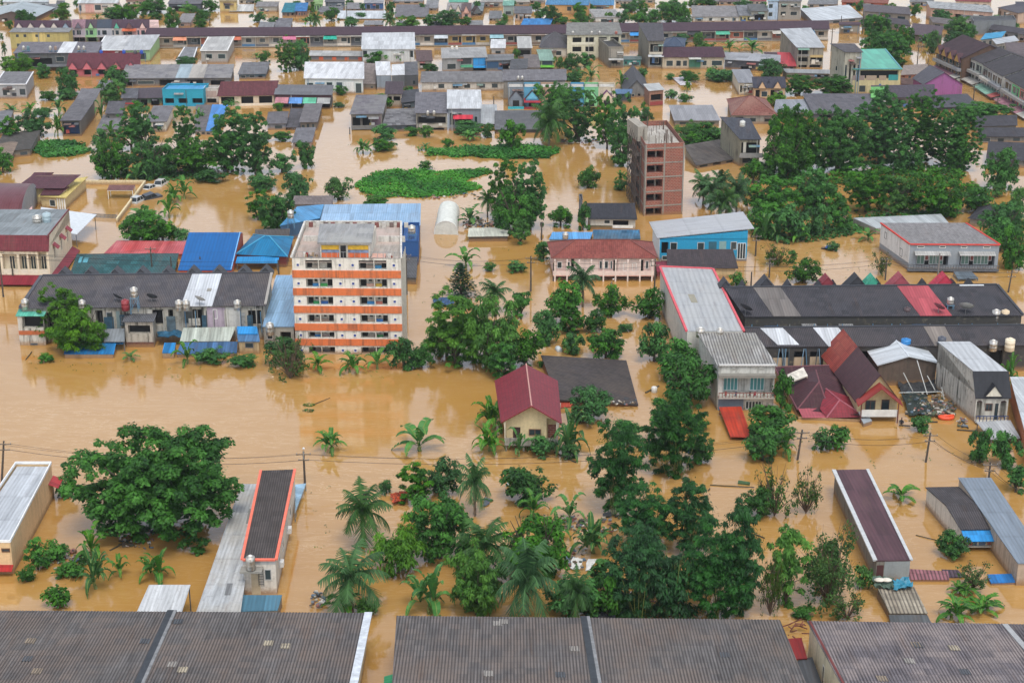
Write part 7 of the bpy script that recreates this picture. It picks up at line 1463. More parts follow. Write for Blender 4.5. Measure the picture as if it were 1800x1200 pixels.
# -- along the top edge
T = [
 ((6, 4), (84, 4), (8, -4), 18, 'c2c8cc', 'b8bcbc', 'white-roofed long white building, top left corner', W5), ((100, 8), (112, 8), (101, 2), 14, '6a6c70', '5a5c60', 'dark stall beside the top left white building', ''),
 ((137, 6), (206, 6), (141, -3), 25, 'c4c8ca', 'c4b4ac', 'pale pinkish house with white roof, top left', 'w .02 .08 .3 .8 dgrey;p .18 .4 .1 .9 c89a92;w .42 .58 .35 .85 offw;p .62 .95 .1 .9 ccc8bc'),
 ((296, 7), (352, 7), (300, 0), 22, '6c6c72', '4a5058', 'dark verandah house, top left of centre', 'o .1 .9 .1 .7'), ((386, 3), (415, 3), (388, -3), 22, '9a8a6a', 'bda970', 'yellow house, top edge', 'w .3 .6 .3 .7 lgrey'),
 ((404, 20), (444, 20), (406, 9), 22, 'd0d0cc', '8a8a86', 'low flat white roof beside the yellow top-edge house', ''), ((313, 40), (334, 40), (322, 25), 48, '8c8a8a', 'a08a84', 'small grey house behind the coloured shophouses', 'w .2 .5 .2 .7'),
 ((484, 48), (510, 48), (488, 33), 52, '77777c', '6a6a68', 'plain grey-roofed shed behind the long row, left', ''), ((450, 12), (486, 12), (454, 4), 22, '8a8888', 'a09c92', 'grey roofed houses cluster, top edge left', 'w .2 .4 .2 .7'),
 ((496, 22), (518, 22), (502, 6), 30, '2f7f90', '6a5a54', 'teal-roofed house with steep roof, top edge', ''), ((519, 20), (538, 20), (522, 6), 30, '3a78b0', '7a5a54', 'blue-roofed house beside the teal roof, top edge', ''),
 ((552, 8), (566, 8), (553, 0), 22, '8aa870', '7fa870', 'narrow green house, top edge', ''), ((572, 4), (604, 4), (574, -3), 17, '5a5c60', '55606c', 'dark apartment house, top edge', 'w .2 .35 .2 .6;w .55 .7 .2 .6'),
 ((609, 16), (632, 16), (612, 6), 19, '8a8a8c', 'a09a90', 'grey-roofed low house left of the blue one, top', ''), ((641, 6), (673, 6), (642, -2), 19, '9a9aa0', '34588a', 'bright blue walled house, top edge', 'w .1 .3 .2 .8;w .6 .8 .2 .8'),
 ((594, 33), (676, 33), (596, 20), 35, 'ccd2d6', '8a8c90', 'long white low roof right behind the long row', ''), ((695, 30), (752, 30), (698, 9), 32, '77767a', '6a6a66', 'broad grey roof behind the long row', ''),
 ((749, 15), (768, 15), (752, 0), 20, '8c8e90', '9a948a', 'tall pale grey roof, top edge centre', ''), ((786, 19), (812, 19), (788, 6), 32, '9a9694', 'c0b8a8', 'cream house with two pointed gables, top edge', 'w .2 .4 .2 .5;w .6 .8 .2 .5'),
 ((812, 20), (827, 20), (813, 6), 33, '5a4a4a', 'c0988a', 'pink house with one pointed gable, top edge', 'w .3 .7 .2 .6'), ((828, 22), (848, 20), (832, 5), 30, '7f8a8c', '5a5f62', 'grey-green roofed shed right of the pink gable', ''),
 ((790, 4), (822, 4), (791, -3), 8, '5aa08a', '7a8a80', 'turquoise flat roof, top edge centre', ''), ((846, 4), (883, 4), (848, -4), 14, '9a9694', 'a89c8c', 'tan house, top edge centre', 'w .2 .4 .2 .8;w .6 .8 .2 .8'),
 ((885, 10), (902, 10), (886, 2), 30, '7fb0a0', '8a9a94', 'pale green house at the lane, top edge', 'w .2 .8 .2 .5'), ((905, 24), (934, 24), (905, 12), 38, '6a6c70', 'b09a8a', 'dark-roofed house with tan wall, top centre', ''), ((905, 4), (930, 4), (906, -4), 11, 'a8a49c', '8f8a80', 'cream flats, top edge right of centre', 'w .3 .6 .3 .8'),
 ((960, 8), (1034, 9), (964, -4), 26, '4a7aa0', 'b8905c', 'orange-tan house with blue hip roof, left wing', 'w .1 .2 .4 .8 dgrey;w .5 .6 .4 .8 dgrey'), ((1035, 9), (1078, 9), (1036, -3), 22, '4a7aa0', 'b8905c', 'orange-tan house with blue hip roof, right wing', 'w .3 .6 .4 .8 dgrey'),
 ((1047, 31), (1092, 31), (1036, 17), 41, 'a0a09e', 'c9c8c2', 'white house with pale grey roof by the trees', 'w .2 .7 .2 .7 dgrey'), ((917, 44), (966, 44), (922, 34), 46, '3f84c0', '5a6a7a', 'bright blue low roof behind the long row', ''),
 ((1218, 30), (1300, 30), (1217, 11), 40, '8c8a8a', 'b8b8b0', 'long white house with grey roof and four windows', 'w .1 .18 .3 .8 dgrey;w .35 .42 .3 .8 dgrey;w .6 .67 .3 .8 dgrey;w .85 .92 .3 .8 dgrey'), ((1300, 28), (1326, 28), (1295, 10), 40, '7f8286', '9a9466', 'olive-walled annex of the long white house', ''),
 ((1321, 20), (1350, 20), (1314, 8), 40, '5a5c5c', '84847c', 'open concrete shell beside the long white house', 'o .2 .8 .2 .7'), ((1350, 2), (1368, 2), (1352, -4), 38, '9ab0c0', 'a0b4c8', 'pale blue tall block, top right', 'w .1 .5 .65 .85 offw;w .1 .5 .25 .45 offw'),
 ((1369, 3), (1408, 3), (1370, -4), 38, '77777a', '8c8880', 'grey three-storey block, top right', 'w .1 .35 .7 .9 offw;w .55 .85 .7 .9 offw;w .1 .35 .3 .5 offw;w .55 .85 .3 .5 offw'),
 ((1430, 38), (1516, 31), (1408, 16), 46, 'c8ced2', '77777a', 'large white gabled hall roof, top right', ''), ((1476, 44), (1512, 44), (1476, 40), 60, '48363e', '8a8478', 'small brown-roofed end house of the long row', 'w .2 .5 .1 .5 lgrey'),
 ((1520, 20), (1600, 26), (1518, 8), 38, '5a5558', '7a7268', 'long brown-grey roof among trees, top right', ''), ((1636, 14), (1745, 22), (1630, 3), 36, 'b4b8ba', 'c09a86', 'long pink-walled house with pale roof, top right', ''),
 ((1755, 14), (1790, 24), (1762, 0), 34, '4a464c', 'b09a88', 'dark steep-roofed house at the top right corner', ''), ((1790, 22), (1830, 22), (1786, 4), 40, '44424a', '6a6c70', 'blackish roof cut by the right edge, top', ''), ((1600, 60), (1652, 66), (1606, 42), None, '55494f', '5a5048', 'low brown hip roof behind the big dark tree', ''),
 ((1700, 34), (1760, 38), (1690, 27), None, '6a6c6c', 'a8a8a4', 'low pale gable behind the concrete wall block', ''), ((1480, 4), (1560, 6), (1482, -3), 12, '8a5a50', 'a4553c', 'orange brick house, top edge right', 'o .1 .3 .2 .8;o .5 .7 .2 .8'), ((1600, 4), (1640, 4), (1602, -4), 12, '7a7a7c', 'a09a90', 'grey house behind trees, top edge right', ''), ((1680, 2), (1740, 4), (1684, -6), 18, '8a4a50', 'c4b4a0', 'cream house with red roof, top edge right', '')]
for fl, fr, bl, base, rc_, wc, lb, f_ in T:
    k = 'metal' if rc_[0] in 'cd' else 'tile' if rc_[0] in '45' else 'corr'
    s = H(lb, fl, fr, bl, base, None if base else 2.5, rc=rc_, rk=k, wc=wc, dirt=.3, rise=1.2 if 'hip' not in lb else 1.8, ov=.3, front=f_)
    if 'gable' in lb and 'hall' not in lb and 'low pale' not in lb:
        n = 2 if 'two' in lb else 1
        for i in range(n): s.gablet(s.W * (i + .5) / n, s.W / n * .75, s.h - .6, 2.4, -.4, 1.5, roofm('4a4040', 'tile', .2), plain(wc, .8))
T2 = [((690, 3), (742, 3), (694, -5), 8, '8a8c90', 'a8a098', 'grey-roofed flats above the broad grey roof, top edge'), ((60, 20), (100, 20), (66, 8), 25, '7a7c80', '9a948c', 'grey outbuilding right of the low gable hall, top left'), ((222, 2), (262, 2), (226, -6), 10, '8a6a60', 'b0a090', 'brownish house behind trees, top left'), ((420, 0), (450, 0), (422, -8), 9, '77797c', 'a8a090', 'grey house right of the yellow one, top edge'),
 ((536, 1), (552, 1), (538, -6), 12, '6a6c70', '9a9488', 'grey slim house left of the narrow green house'), ((676, 0), (690, 0), (677, -6), 12, '8a5a50', 'b09a88', 'rusty-roofed house right of the bright blue walled one'), ((930, 2), (956, 2), (933, -6), 8, '8c8a88', 'a09890', 'grey house left of the blue hip roof, top edge'), ((1082, 3), (1110, 3), (1085, -6), 9, '7c7a78', 'b0a898', 'pale house right of the blue hip roof, top edge'),
 ((1122, 0), (1150, 0), (1124, -8), 7, '6f6c70', '9a9488', 'grey house among the top edge trees'), ((1222, 2), (1262, 3), (1226, -5), 8, '7d7b7c', 'a8a29a', 'grey roofs behind the long white house, left'), ((1264, 3), (1300, 4), (1266, -5), 9, '6a5c60', 'b0a49a', 'mauve roof behind the long white house, right'), ((1318, 2), (1346, 2), (1320, -5), 9, '8a4a50', 'a89a90', 'dark-red roof left of the pale blue block'), ((1420, 8), (1470, 8), (1424, -2), 14, '7f8184', '9c968c', 'grey roof behind the white gabled hall'),
 ((1556, 40), (1600, 46), (1552, 30), 52, '4f4a50', '77716a', 'low dark roof behind the big dark tree, left'), ((1640, 40), (1690, 46), (1634, 30), 52, '6f6a6a', '8a8478', 'low grey roof in front of the pink-walled house'), ((560, 22), (600, 22), (564, 12), 27, '77787c', 'a09a90', 'grey-roofed house before the dark apartment house'), ((640, 44), (672, 44), (642, 37), 47, '8c8e90', '6a6c70', 'low shed right before the long row, centre left'), ((860, 33), (880, 33), (862, 20), 38, '7a7c7e', '9a948a', 'grey house left of the lane, top'),
 ((826, 44), (848, 44), (826, 37), 47, '8a8c8e', '77757a', 'flat grey roof just behind the long row by the lane'), ((700, 46), (726, 46), (702, 38), 48, '95979a', '7a7a7a', 'flat pale roof just behind the long row'), ((760, 46), (785, 46), (762, 39), 48, '85878a', '7a7a7a', 'flat mid-grey roof just behind the long row'), ((455, 48), (480, 48), (458, 40), 51, '85878a', '6a6a6a', 'low roof left of the plain grey-roofed shed'), ((20, 22), (56, 22), (26, 14), 27, '9aa0a4', 'a8a8a4', 'pale outbuilding before the top left white building'),
 ((1740, 52), (1800, 60), (1745, 44), 66, '4c4a50', '6a6a6c', 'dark roof right behind the concrete wall block'), ((1790, 60), (1830, 66), (1786, 50), 74, '55535a', '8a8680', 'dark roof at the right edge above the street row'), ((1395, 106), (1420, 106), (1398, 100), 112, '77797c', '8a857a', 'small grey roof below the red lean roof'), ((1586, 148), (1612, 150), (1584, 138), 156, '6a5450', '8a5a4c', 'little brick outbuilding left of the magenta wall'), ((300, 150), (330, 150), (304, 143), 156, '8a8c90', 'a09a90', 'hidden grey strip roof above the teal shop')]
for fl, fr, bl, base, rc_, wc, lb in T2: H(lb, fl, fr, bl, base, rc=rc_, rk='corr', wc=wc, dirt=.35, rise=.9, ov=.25)
b = H('long low grey gable hall at the top left edge', (-20, 32), (62, 30), (-10, 14), 41, rc='9aa4a8', rk='metal', wc='5a4c48', rise=0, roof='gd', gr=2.0, name='hall', cat='hall', br=(95, 14)) 
# -- filler roofs half hidden behind trees
for fl, fr, bl, rc_, lb in (((-12, 268), (52, 262), (8, 236), '55534f', 'low dark roof behind the round weed bed, left edge'), ((-12, 230), (10, 226), (2, 196), '7a7c80', 'grey roof under trees at the left edge'), ((-20, 284), (18, 276), (-5, 255), '8a7a6c', 'tan concrete box corner, left edge'),
    ((1700, 30), (1712, 30), (1702, 24), '6a6a6c', 'tiny grey roof by the concrete wall block')):
    H(lb, fl, fr, bl, h=1.6, rc=rc_, wc='7a766c', rise=.5)
canopy('broken_roof', 'sheet of white broken roofing adrift in the flooded clearing', 'metal sheet', [(1196, 150), (1216, 149), (1208, 134), (1182, 137)], (.2, .3, .5, .3), plain('b4b0b4', .6, var=.35), skirt='8a8480', t=.06)
# ================================================================== plants
MARKS += [(608, 540, 'orange-banded apartment block'), (930, 720, 'red-roofed stilt house'), (1155, 300, 'bare brick tower'), (1238, 430, 'bright turquoise building'), (1060, 455, 'pale pink house'),
 (1650, 430, 'red-edged grey row'), (1310, 660, 'dirty white balcony townhouse'), (1450, 690, 'maroon hip-roofed bungalow'), (1740, 690, 'black-mansard stained townhouse'), (1540, 900, 'maroon-roofed long house'),
 (1690, 890, 'blue-awning shop'), (470, 930, 'orange-edged townhouse'), (40, 900, 'cream left-edge warehouse'), (160, 1140, 'bottom left shed'), (1020, 1150, 'bottom centre shed'), (1620, 1150, 'patched bottom right shed'),
 (250, 520, 'long left row house'), (370, 440, 'bright blue steep roof'), (100, 335, 'yellow villa'), (225, 330, 'walled flooded yard'), (785, 395, 'white tunnel greenhouse'), (740, 322, 'big round weed bed'), (1037, 665, 'tilted dark sunken roof'),
 (1075, 380, 'small black-tiled house'), (1320, 250, 'stained grey tall house'), (1540, 125, 'green terrace building'), (1655, 150, 'magenta-walled house'), (1130, 80, 'tall stained shophouse'), (590, 130, 'brightest white roof'),
 (185, 115, 'pink-gabled red row'), (320, 165, 'teal-blue shop'), (135, 205, 'narrow glazed house'), (370, 210, 'half-blue roofed house'), (25, 150, 'plain left-edge block'), (640, 205, 'weathered balconied house'), (815, 195, 'red-awning grey house'),
 (990, 165, 'coloured gable row'), (1210, 100, 'dark-red mansard row'), (1200, 165, 'flooded far clearing'), (1740, 120, 'street row'), (60, 65, 'yellow far row'), (200, 55, 'coloured shophouses'), (390, 85, 'teal-windowed grey house'), (1225, 25, 'four-windowed white house'),
 (1000, 15, 'blue-roofed orange house'), (800, 20, 'twin-gabled cream house'), (640, 25, 'long white top roof'), (500, 18, 'teal steep roof'), (170, 12, 'pinkish top-left house'), (1470, 25, 'white gabled hall'), (1690, 15, 'pink-walled long house'), (430, 12, 'yellow top-edge house')]
for k in '''
b 0 0 8 14
b 8 36 24 50
b 128 0 140 12
b 262 22 285 34
l 316 4 345 24
b 340 18 372 34
b 440 22 470 38
s 470 30 490 44
b 446 0 462 10
b 512 2 530 14
l 540 4 556 20
b 606 0 622 10
s 625 22 645 32
b 632 6 642 20
b 678 4 694 22
l 735 6 752 18
b 742 26 766 46
s 690 40 712 50
b 806 30 830 44
b 832 2 846 18
l 880 24 896 42
b 894 0 908 14
b 940 16 962 34
s 1002 34 1020 46
b 1030 8 1048 22
l 1062 22 1080 38
b 1084 18 1110 40
b 1105 0 1128 16
b 1108 22 1140 44
l 1140 14 1160 30
b 1175 0 1200 16
b 1190 30 1218 46
b 1206 0 1228 12
l 1300 0 1322 10
b 1330 4 1352 20
b 1408 10 1424 26
b 1500 2 1524 18
b 1512 30 1540 50
l 1556 6 1580 20
b 1596 8 1622 26
b 1570 46 1606 90
s 1612 48 1640 66
b 1660 56 1700 78
b 1742 26 1760 40
l 1700 52 1716 66
b 1775 40 1792 54
b 1120 120 1140 138
b 925 148 962 185
b 955 150 1000 215
b 985 158 1050 248
p 930 170 1000 250
b 1180 60 1212 78
l 1228 72 1262 92
b 1290 96 1316 110
b 745 112 770 126
b 900 86 915 104
l 972 100 994 122
s 706 152 730 164
b 585 150 612 166
s 300 112 325 128
b 60 112 90 136
l 0 100 20 126
n 120 140 140 160
s 60 190 90 205
n 340 190 362 212
b 225 178 250 204
b 160 225 200 262
b 480 180 500 196
s 440 232 476 250
b 380 250 410 300
p 1225 310 1275 355
p 1255 325 1300 378
n 1220 325 1255 352
b 1560 255 1620 300
s 1500 240 1560 262
b 1660 245 1710 300
s 1680 320 1730 345
l 1760 372 1805 412
b 142 750 416 948
s 97 838 133 873
b 78 1033 124 1068
n 242 968 305 1022
n 135 958 192 1033
n 188 972 230 1012
n 130 920 188 985
s 44 945 84 1000
s 72 952 118 985
s 30 995 62 1022
s 95 992 143 1008
s 140 968 160 990
n 555 755 606 795
n 690 735 784 795
p 590 850 682 946
p 560 960 672 1064
n 565 1028 642 1078
l 628 1045 666 1078
b 705 812 760 882
b 748 808 808 868
b 718 866 826 982
l 656 908 742 1006
s 668 842 690 866
p 804 803 864 892
n 710 996 798 1080
l 785 952 892 1080
p 796 910 905 1002
b 880 912 994 1012
p 868 945 985 1082
b 883 820 962 882
n 912 862 964 914
n 972 866 1032 918
n 1008 905 1078 972
n 958 903 1006 948
s 1035 980 1078 1032
b 960 1010 1050 1085
b 1030 1005 1105 1085
p 985 1000 1042 1082
m 1038 740 1136 905
m 1085 850 1180 975
m 1165 845 1262 975
m 1138 690 1236 835
m 1072 922 1178 1086
m 1195 925 1315 1088
m 1128 975 1235 1086
m 1252 888 1348 1082
b 1140 698 1192 772
b 1196 762 1258 812
s 1200 728 1240 756
b 1075 738 1132 778
l 1345 928 1425 1062
t 1400 935 1512 1060
t 1335 985 1378 1078
b 1440 950 1480 1030
l 1500 993 1536 1030
t 1452 1038 1530 1092
s 1393 1062 1432 1086
t 1325 825 1402 905
b 1308 855 1360 905
t 1392 828 1446 900
n 1552 846 1618 882
s 1652 932 1706 980
t 1680 986 1744 1035
n 1664 1018 1712 1042
n 1638 1045 1710 1092
n 1700 1042 1774 1072
b 1700 752 1752 812
b 1738 756 1794 820
b 1770 818 1805 862
s 1427 752 1462 790
b 1452 748 1498 786
b 1315 712 1400 775
b 1312 752 1372 808
n 1355 755 1402 802
s 1600 728 1634 758
n 1762 622 1797 678
l 752 515 850 640
l 800 520 912 642
l 750 545 820 625
c 783 463 838 522
p 845 488 895 538
n 790 433 847 470
s 850 462 872 476
s 890 458 922 478
b 858 602 905 665
b 895 580 955 645
b 900 512 932 554
b 960 495 1022 570
b 938 545 985 602
b 985 535 1025 585
p 998 458 1052 528
b 1043 503 1106 552
b 1024 545 1064 582
b 985 583 1025 622
y 990 586 1024 620
b 1035 575 1096 628
s 1088 568 1114 582
b 1116 508 1166 558
b 1120 563 1182 634
b 1160 598 1232 668
b 1172 630 1254 714
b 1003 682 1072 740
n 838 698 898 755
n 830 740 890 792
n 978 722 1042 800
n 890 752 935 800
s 930 765 972 802
s 985 775 1018 806
b 1358 655 1390 722
n 536 620 582 650
n 588 618 640 654
n 638 610 688 648
b 683 592 735 646
b 715 605 766 644
b 470 590 530 640
t 472 598 545 664
s 345 608 402 640
n 306 598 350 638
s 402 622 448 645
n 213 616 247 632
s 66 620 92 636
l 72 503 150 600
l 95 540 178 618
s 130 592 190 618
b 213 370 290 426
b 260 385 310 425
s 304 400 332 424
n 225 365 282 392
n 274 338 318 382
n 284 322 320 356
n 302 310 344 348
b 435 333 470 385
b 455 340 517 406
b 498 304 545 350
b 470 372 500 405
s 440 303 486 334
l 568 312 620 350
s 640 344 682 362
b 165 245 225 310
b 205 192 252 262
b 235 185 275 262
b 232 250 300 310
b 290 245 380 305
b 302 188 345 268
b 370 186 440 300
b 420 200 476 306
b 515 248 556 294
b 470 268 520 302
n 215 285 262 318
s 345 298 400 318
b 30 193 85 240
n 84 168 120 202
n 2 180 38 205
n 36 178 70 200
s 70 160 100 176
s 100 160 138 172
b -14 260 20 302
b 0 205 34 250
n 88 200 112 238
b 100 120 136 164
b 182 116 222 152
l 170 138 222 180
n 165 172 190 212
n 178 210 210 246
l 484 70 520 125
b 505 72 546 122
l 8 96 58 130
b 28 18 60 40
b 875 210 922 262
b 905 280 960 400
b 862 282 915 385
b 868 330 940 408
l 898 384 932 428
p 842 332 872 372
n 800 360 852 395
b 965 148 1010 200
b 1048 165 1088 260
b 1070 168 1122 290
s 1075 268 1105 292
s 1017 292 1058 330
s 1078 318 1104 334
n 1078 300 1106 318
b 965 362 1006 396
b 1014 358 1036 402
s 942 423 968 456
p 1212 300 1262 350
p 1245 295 1290 348
p 1270 305 1322 365
p 1240 335 1290 378
n 1290 310 1325 350
b 1345 190 1440 300
b 1420 195 1530 300
b 1500 160 1600 290
b 1580 168 1665 285
b 1640 190 1726 298
b 1340 240 1420 310
b 1305 280 1345 320
b 1312 312 1400 378
b 1390 300 1470 372
s 1440 345 1490 385
b 1490 285 1560 372
l 1545 310 1610 372
b 1600 310 1690 378
b 1315 355 1370 410
b 1360 358 1420 420
b 1410 360 1460 412
b 1455 370 1500 405
n 1320 370 1370 420
n 1380 395 1425 425
n 1350 385 1390 422
n 1505 400 1548 422
b 1390 456 1440 496
t 1530 445 1570 480
t 1340 430 1398 465
s 1282 478 1308 502
s 1385 440 1402 462
s 1455 425 1475 440
b 1690 330 1745 372
b 1735 262 1792 330
b 1730 355 1800 420
b 1752 400 1812 470
l 1770 330 1812 380
b 1735 385 1785 440
s 1130 225 1180 260
n 1240 225 1275 250
l 1185 212 1230 240
b 1215 215 1272 250
s 1190 236 1240 252
b 1120 190 1150 215
l 1125 180 1140 200
s 990 120 1030 150
n 1018 115 1060 140
n 1080 125 1105 155
b 990 95 1020 122
b 1012 92 1045 118
s 1240 120 1288 142
b 1195 125 1228 142
s 1170 130 1186 140
s 1170 158 1190 172
s 1190 165 1215 178
n 1200 142 1216 160
l 1215 58 1242 82
n 1265 68 1300 92
n 1300 68 1345 92
b 1335 105 1378 138
b 1380 132 1432 165
b 1435 132 1500 165
l 1350 160 1384 185
n 1340 195 1365 215
b 1520 25 1565 70
b 1516 55 1600 112
b 1640 18 1672 40
l 1665 30 1712 65
l 1625 55 1658 92
n 1615 60 1640 82
b 1690 45 1715 70
l 1690 190 1730 210
s 1690 185 1772 212
b 200 8 246 34
b 238 0 290 22
b 285 15 318 50
b 355 0 385 18
s 340 32 362 48
l 90 16 125 34
l 100 5 125 20
b 180 14 225 32
n 160 24 182 36
p 545 18 565 50
b 570 14 596 36
b 605 30 630 46
n 530 28 560 42
p 672 18 698 46
b 763 18 810 46
l 700 28 740 48
s 870 36 890 50
n 842 60 858 72
b 955 10 985 40
b 1006 5 1030 28
b 1010 22 1040 42
b 1090 8 1120 20
l 1150 3 1180 18
b 1135 18 1165 40
b 1160 5 1200 38
b 1185 5 1216 40
b 1120 2 1140 30
s 975 30 1000 42
b 1290 2 1320 12
b 1225 0 1260 8
b 932 4 952 18
p 2 74 12 98
l 0 58 6 70
b 655 165 690 190
b 640 90 680 112
n 690 88 712 110
l 735 220 762 240
s 712 222 738 238
b 655 218 695 245
n 620 245 655 268
s 655 245 695 265
b 800 215 850 232
n 805 230 838 246
s 845 218 868 242
s 738 282 760 296
n 735 250 760 262
b 775 244 798 260
s 585 180 604 188
s 478 232 516 246
n 395 170 420 185
l 260 265 300 290
s 445 60 470 78
b 455 90 475 110
n 440 92 462 102
b 310 102 345 114
b 950 195 975 240
l 1148 82 1165 95
b 1120 95 1140 108
b 1560 100 1592 115
p 1620 155 1640 178
b 1320 285 1350 300
b 1452 205 1490 225
s 900 218 925 232
l 1738 322 1770 345
s 1330 405 1350 420
'''.strip().split('\n'):
    q = k.split(); plant(q[0], *map(float, q[1:]))
label_plants()
# floating weed
rank_patch('water_hyacinth', 'large round bed of floating green weed in mid water', [(625, 325), (650, 305), (690, 297), (760, 300), (800, 300), (850, 297), (862, 305), (832, 312), (820, 322), (852, 328), (820, 340), (760, 347), (690, 347), (645, 340)], 5200, LM['h'], .5, .55)
rank_patch('water_hyacinth', 'long thin bank of floating weed above the large bed', [(735, 265), (790, 262), (850, 258), (905, 256), (960, 258), (986, 264), (970, 278), (900, 280), (820, 276), (760, 274)], 2600, LM['h'], 1.0, .65)
rank_patch('water_hyacinth', 'round weed bed near the left edge of the water', [(58, 262), (70, 252), (100, 247), (140, 250), (163, 262), (140, 273), (105, 277), (75, 274)], 1300, LM['h'], .9, .65)
rank_patch('weed_bed', 'low weeds between the grove roofs in the upper right', [(1190, 245), (1225, 235), (1268, 240), (1262, 258), (1205, 256)], 700, LM['h'], .8, .7)
rank_patch('weed_bed', 'strip of weeds beside the flooded far clearing', [(1240, 122), (1288, 128), (1288, 142), (1262, 138)], 400, LM['h'], .8, .8)
rank_patch('weed_bed', 'undergrowth creeping under the bamboo thicket', [(1010, 1065), (1060, 1040), (1130, 1060), (1180, 1062), (1176, 1085), (1060, 1088)], 700, LM['s'], .6, .4)
rank_patch('weed_bed', 'drifting greens along the dark grove foot, left', [(170, 300), (260, 305), (370, 300), (400, 310), (300, 318), (200, 312)], 900, LM['s'], .7, .5)
rank_patch('weed_bed', 'low greens under the right-hand grove', [(1320, 395), (1420, 400), (1500, 385), (1680, 365), (1690, 378), (1560, 400), (1440, 425), (1330, 420)], 1500, LM['s'], 1.0, .6)
rank_patch('weed_bed', 'low greens behind the right-hand grove', [(1340, 300), (1420, 315), (1530, 300), (1690, 290), (1690, 320), (1500, 330), (1350, 330)], 1500, LM['s'], 1.6, .7)
# rubbish rafts
for lb, pl, n in (('flecks of leaf litter drifting before the apartment block', [(470, 640), (620, 648), (780, 640), (800, 662), (640, 672), (480, 665)], 30), ('flecks of litter drifting right of the orange-edged townhouse', [(530, 860), (640, 840), (700, 960), (660, 1060), (560, 980)], 25), ('flecks of litter in the channel before the maroon bungalow', [(1290, 800), (1500, 745), (1680, 770), (1700, 830), (1450, 815), (1300, 840)], 35), ('flecks of litter in the lane before the pink house', [(760, 420), (930, 430), (960, 520), (900, 600), (830, 520), (740, 560)], 30), ('flecks of litter between the black-roofed row and the pond', [(1330, 440), (1540, 430), (1560, 480), (1350, 500)], 60), ('flecks of litter before the long left row house', [(20, 620), (300, 640), (450, 655), (300, 665), (60, 650)], 30), ('flecks of litter around the far weed banks', [(560, 200), (620, 240), (960, 285), (1090, 300), (1000, 420), (900, 420), (620, 280)], 90)):
    rank_patch('leaf_litter', lb, pl, n, LM['s'], .05, .2)
rubbish('rubbish drifting under the big leafy tree, left foreground', 205, 270, 930, 965, 70, .3, .2, 4)
rubbish('rubbish caught in the shrubs beside the cream warehouse', 95, 140, 965, 1005, 50, .35, .3, 5)
rubbish('rubbish drifting between palms and bamboo, lower centre', 985, 1090, 905, 935, 90, .4, .3, 6)
rubbish('rubbish line at the back of the bottom centre shed', 1080, 1180, 1040, 1072, 60, .35, .3, 7)
rubbish('rubbish beside the feathery palm and bottom left shed', 545, 575, 1040, 1066, 40, .35, .3, 8)
rubbish('rubbish line along the foot of the left grove', 270, 430, 297, 306, 80, .6, .4, 9)
rubbish('rubbish heap behind the small white flat shed', 815, 880, 383, 400, 130, .45, .8, 10)
rubbish('rubbish under the palms at the bamboo edge', 970, 1030, 960, 1000, 50, .35, .3, 11)
rubbish('scum and rubbish along the near edge of the large weed bed', 680, 850, 340, 350, 60, .5, .1, 12)
rubbish('rubbish caught at the edge of the sunken dark roof', 1066, 1122, 700, 712, 40, .35, .9, 13)
rubbish('rubbish under the trees left of the brick tower', 985, 1060, 245, 252, 50, .6, .4, 14)
rubbish('floating rubbish beside the drowned grey car park, upper right', 1500, 1720, 250, 300, 60, .6, .4, 15)
for a, b_, w_, lb in (((1298, 848), (1318, 850), .35, 'thick green log floating near the twiggy trees'), ((1248, 852), (1326, 856), .08, 'long thin branch floating under the green log'), ((975, 795), (1012, 812), .12, 'dark log drifting below the stilt house'), ((1170, 696), (1212, 716), .14, 'dark plank drifting by the round tree left of the townhouse'), ((1135, 690), (1158, 678), .16, 'pale broken trunk behind the plank'), ((45, 632), (56, 618), .09, 'thin dark stick upright in the water, left'), ((553, 710), (580, 699), .06, 'long thin branch adrift in open water'), ((193, 967), (235, 945), .1, 'long pale branch at the foot of the big leafy tree'), ((1610, 940), (1652, 950), .06, 'thin frame of sticks left of the blue-awning shop'), ((1245, 862), (1248, 858), .1, 'short stub near the floating green log'), ((1326, 938), (1344, 945), .1, 'dark driftwood right of the bamboo'), ((1700, 700), (1716, 745), .08, 'thin leaning pole beside the stained side wall')):
    m = MB(); m.tube(at(*a, .05), at(*b_, .12), w_, w_ * .7, 6); tag(m.build('floating_log', plain('46402f' if w_ < .3 else '3f5a38', .9, var=.3)), lb, 'log')
for x, y, w_, lb in ((543, 712, 14, 'loose leafy branch adrift in open water, upper one'), (542, 722, 12, 'loose leafy branch adrift in open water, lower one'), (855, 880, 16, 'dark board adrift at the foot of the tall palm')):
    m = MB(); r = random.Random(x)
    for i in range(70): q = rv(r); leaf(m, Vector((q.x * .75, q.y * .5, abs(q.z) * .2 + .03)), (Vector((0, 0, 1)) + rv(r) * .4).normalized(), rv(r), .4, .12, r.random())
    o = bpy.data.objects.new('leafy_branch', m.mesh('leafy_branch', LM['s'], False, True)); COL.objects.link(o); o.location = at(x, y, 0); tag(o, lb, 'branch')
tarp('tin_sheets', 'orange-red tin sheets on a drowned hut left of the tree pair', 'tin sheets', [(692, 884), (718, 875), (716, 862), (686, 868)], .5, roofm('b8502e', 'corr', .3, None, None, .3, .4), 5, .12)
tarp('tin_sheets', 'white loose sheet, left of two beside the palms', 'tin sheets', [(1001, 998), (1018, 1000), (1025, 982), (1008, 980)], .2, plain('d4d4d0', .6), 6, .06, 3); tarp('tin_sheets', 'white loose sheet, right of two beside the palms', 'tin sheets', [(1030, 1002), (1040, 1000), (1050, 982), (1033, 981)], .2, plain('d4d4d0', .6), 7, .06, 3)
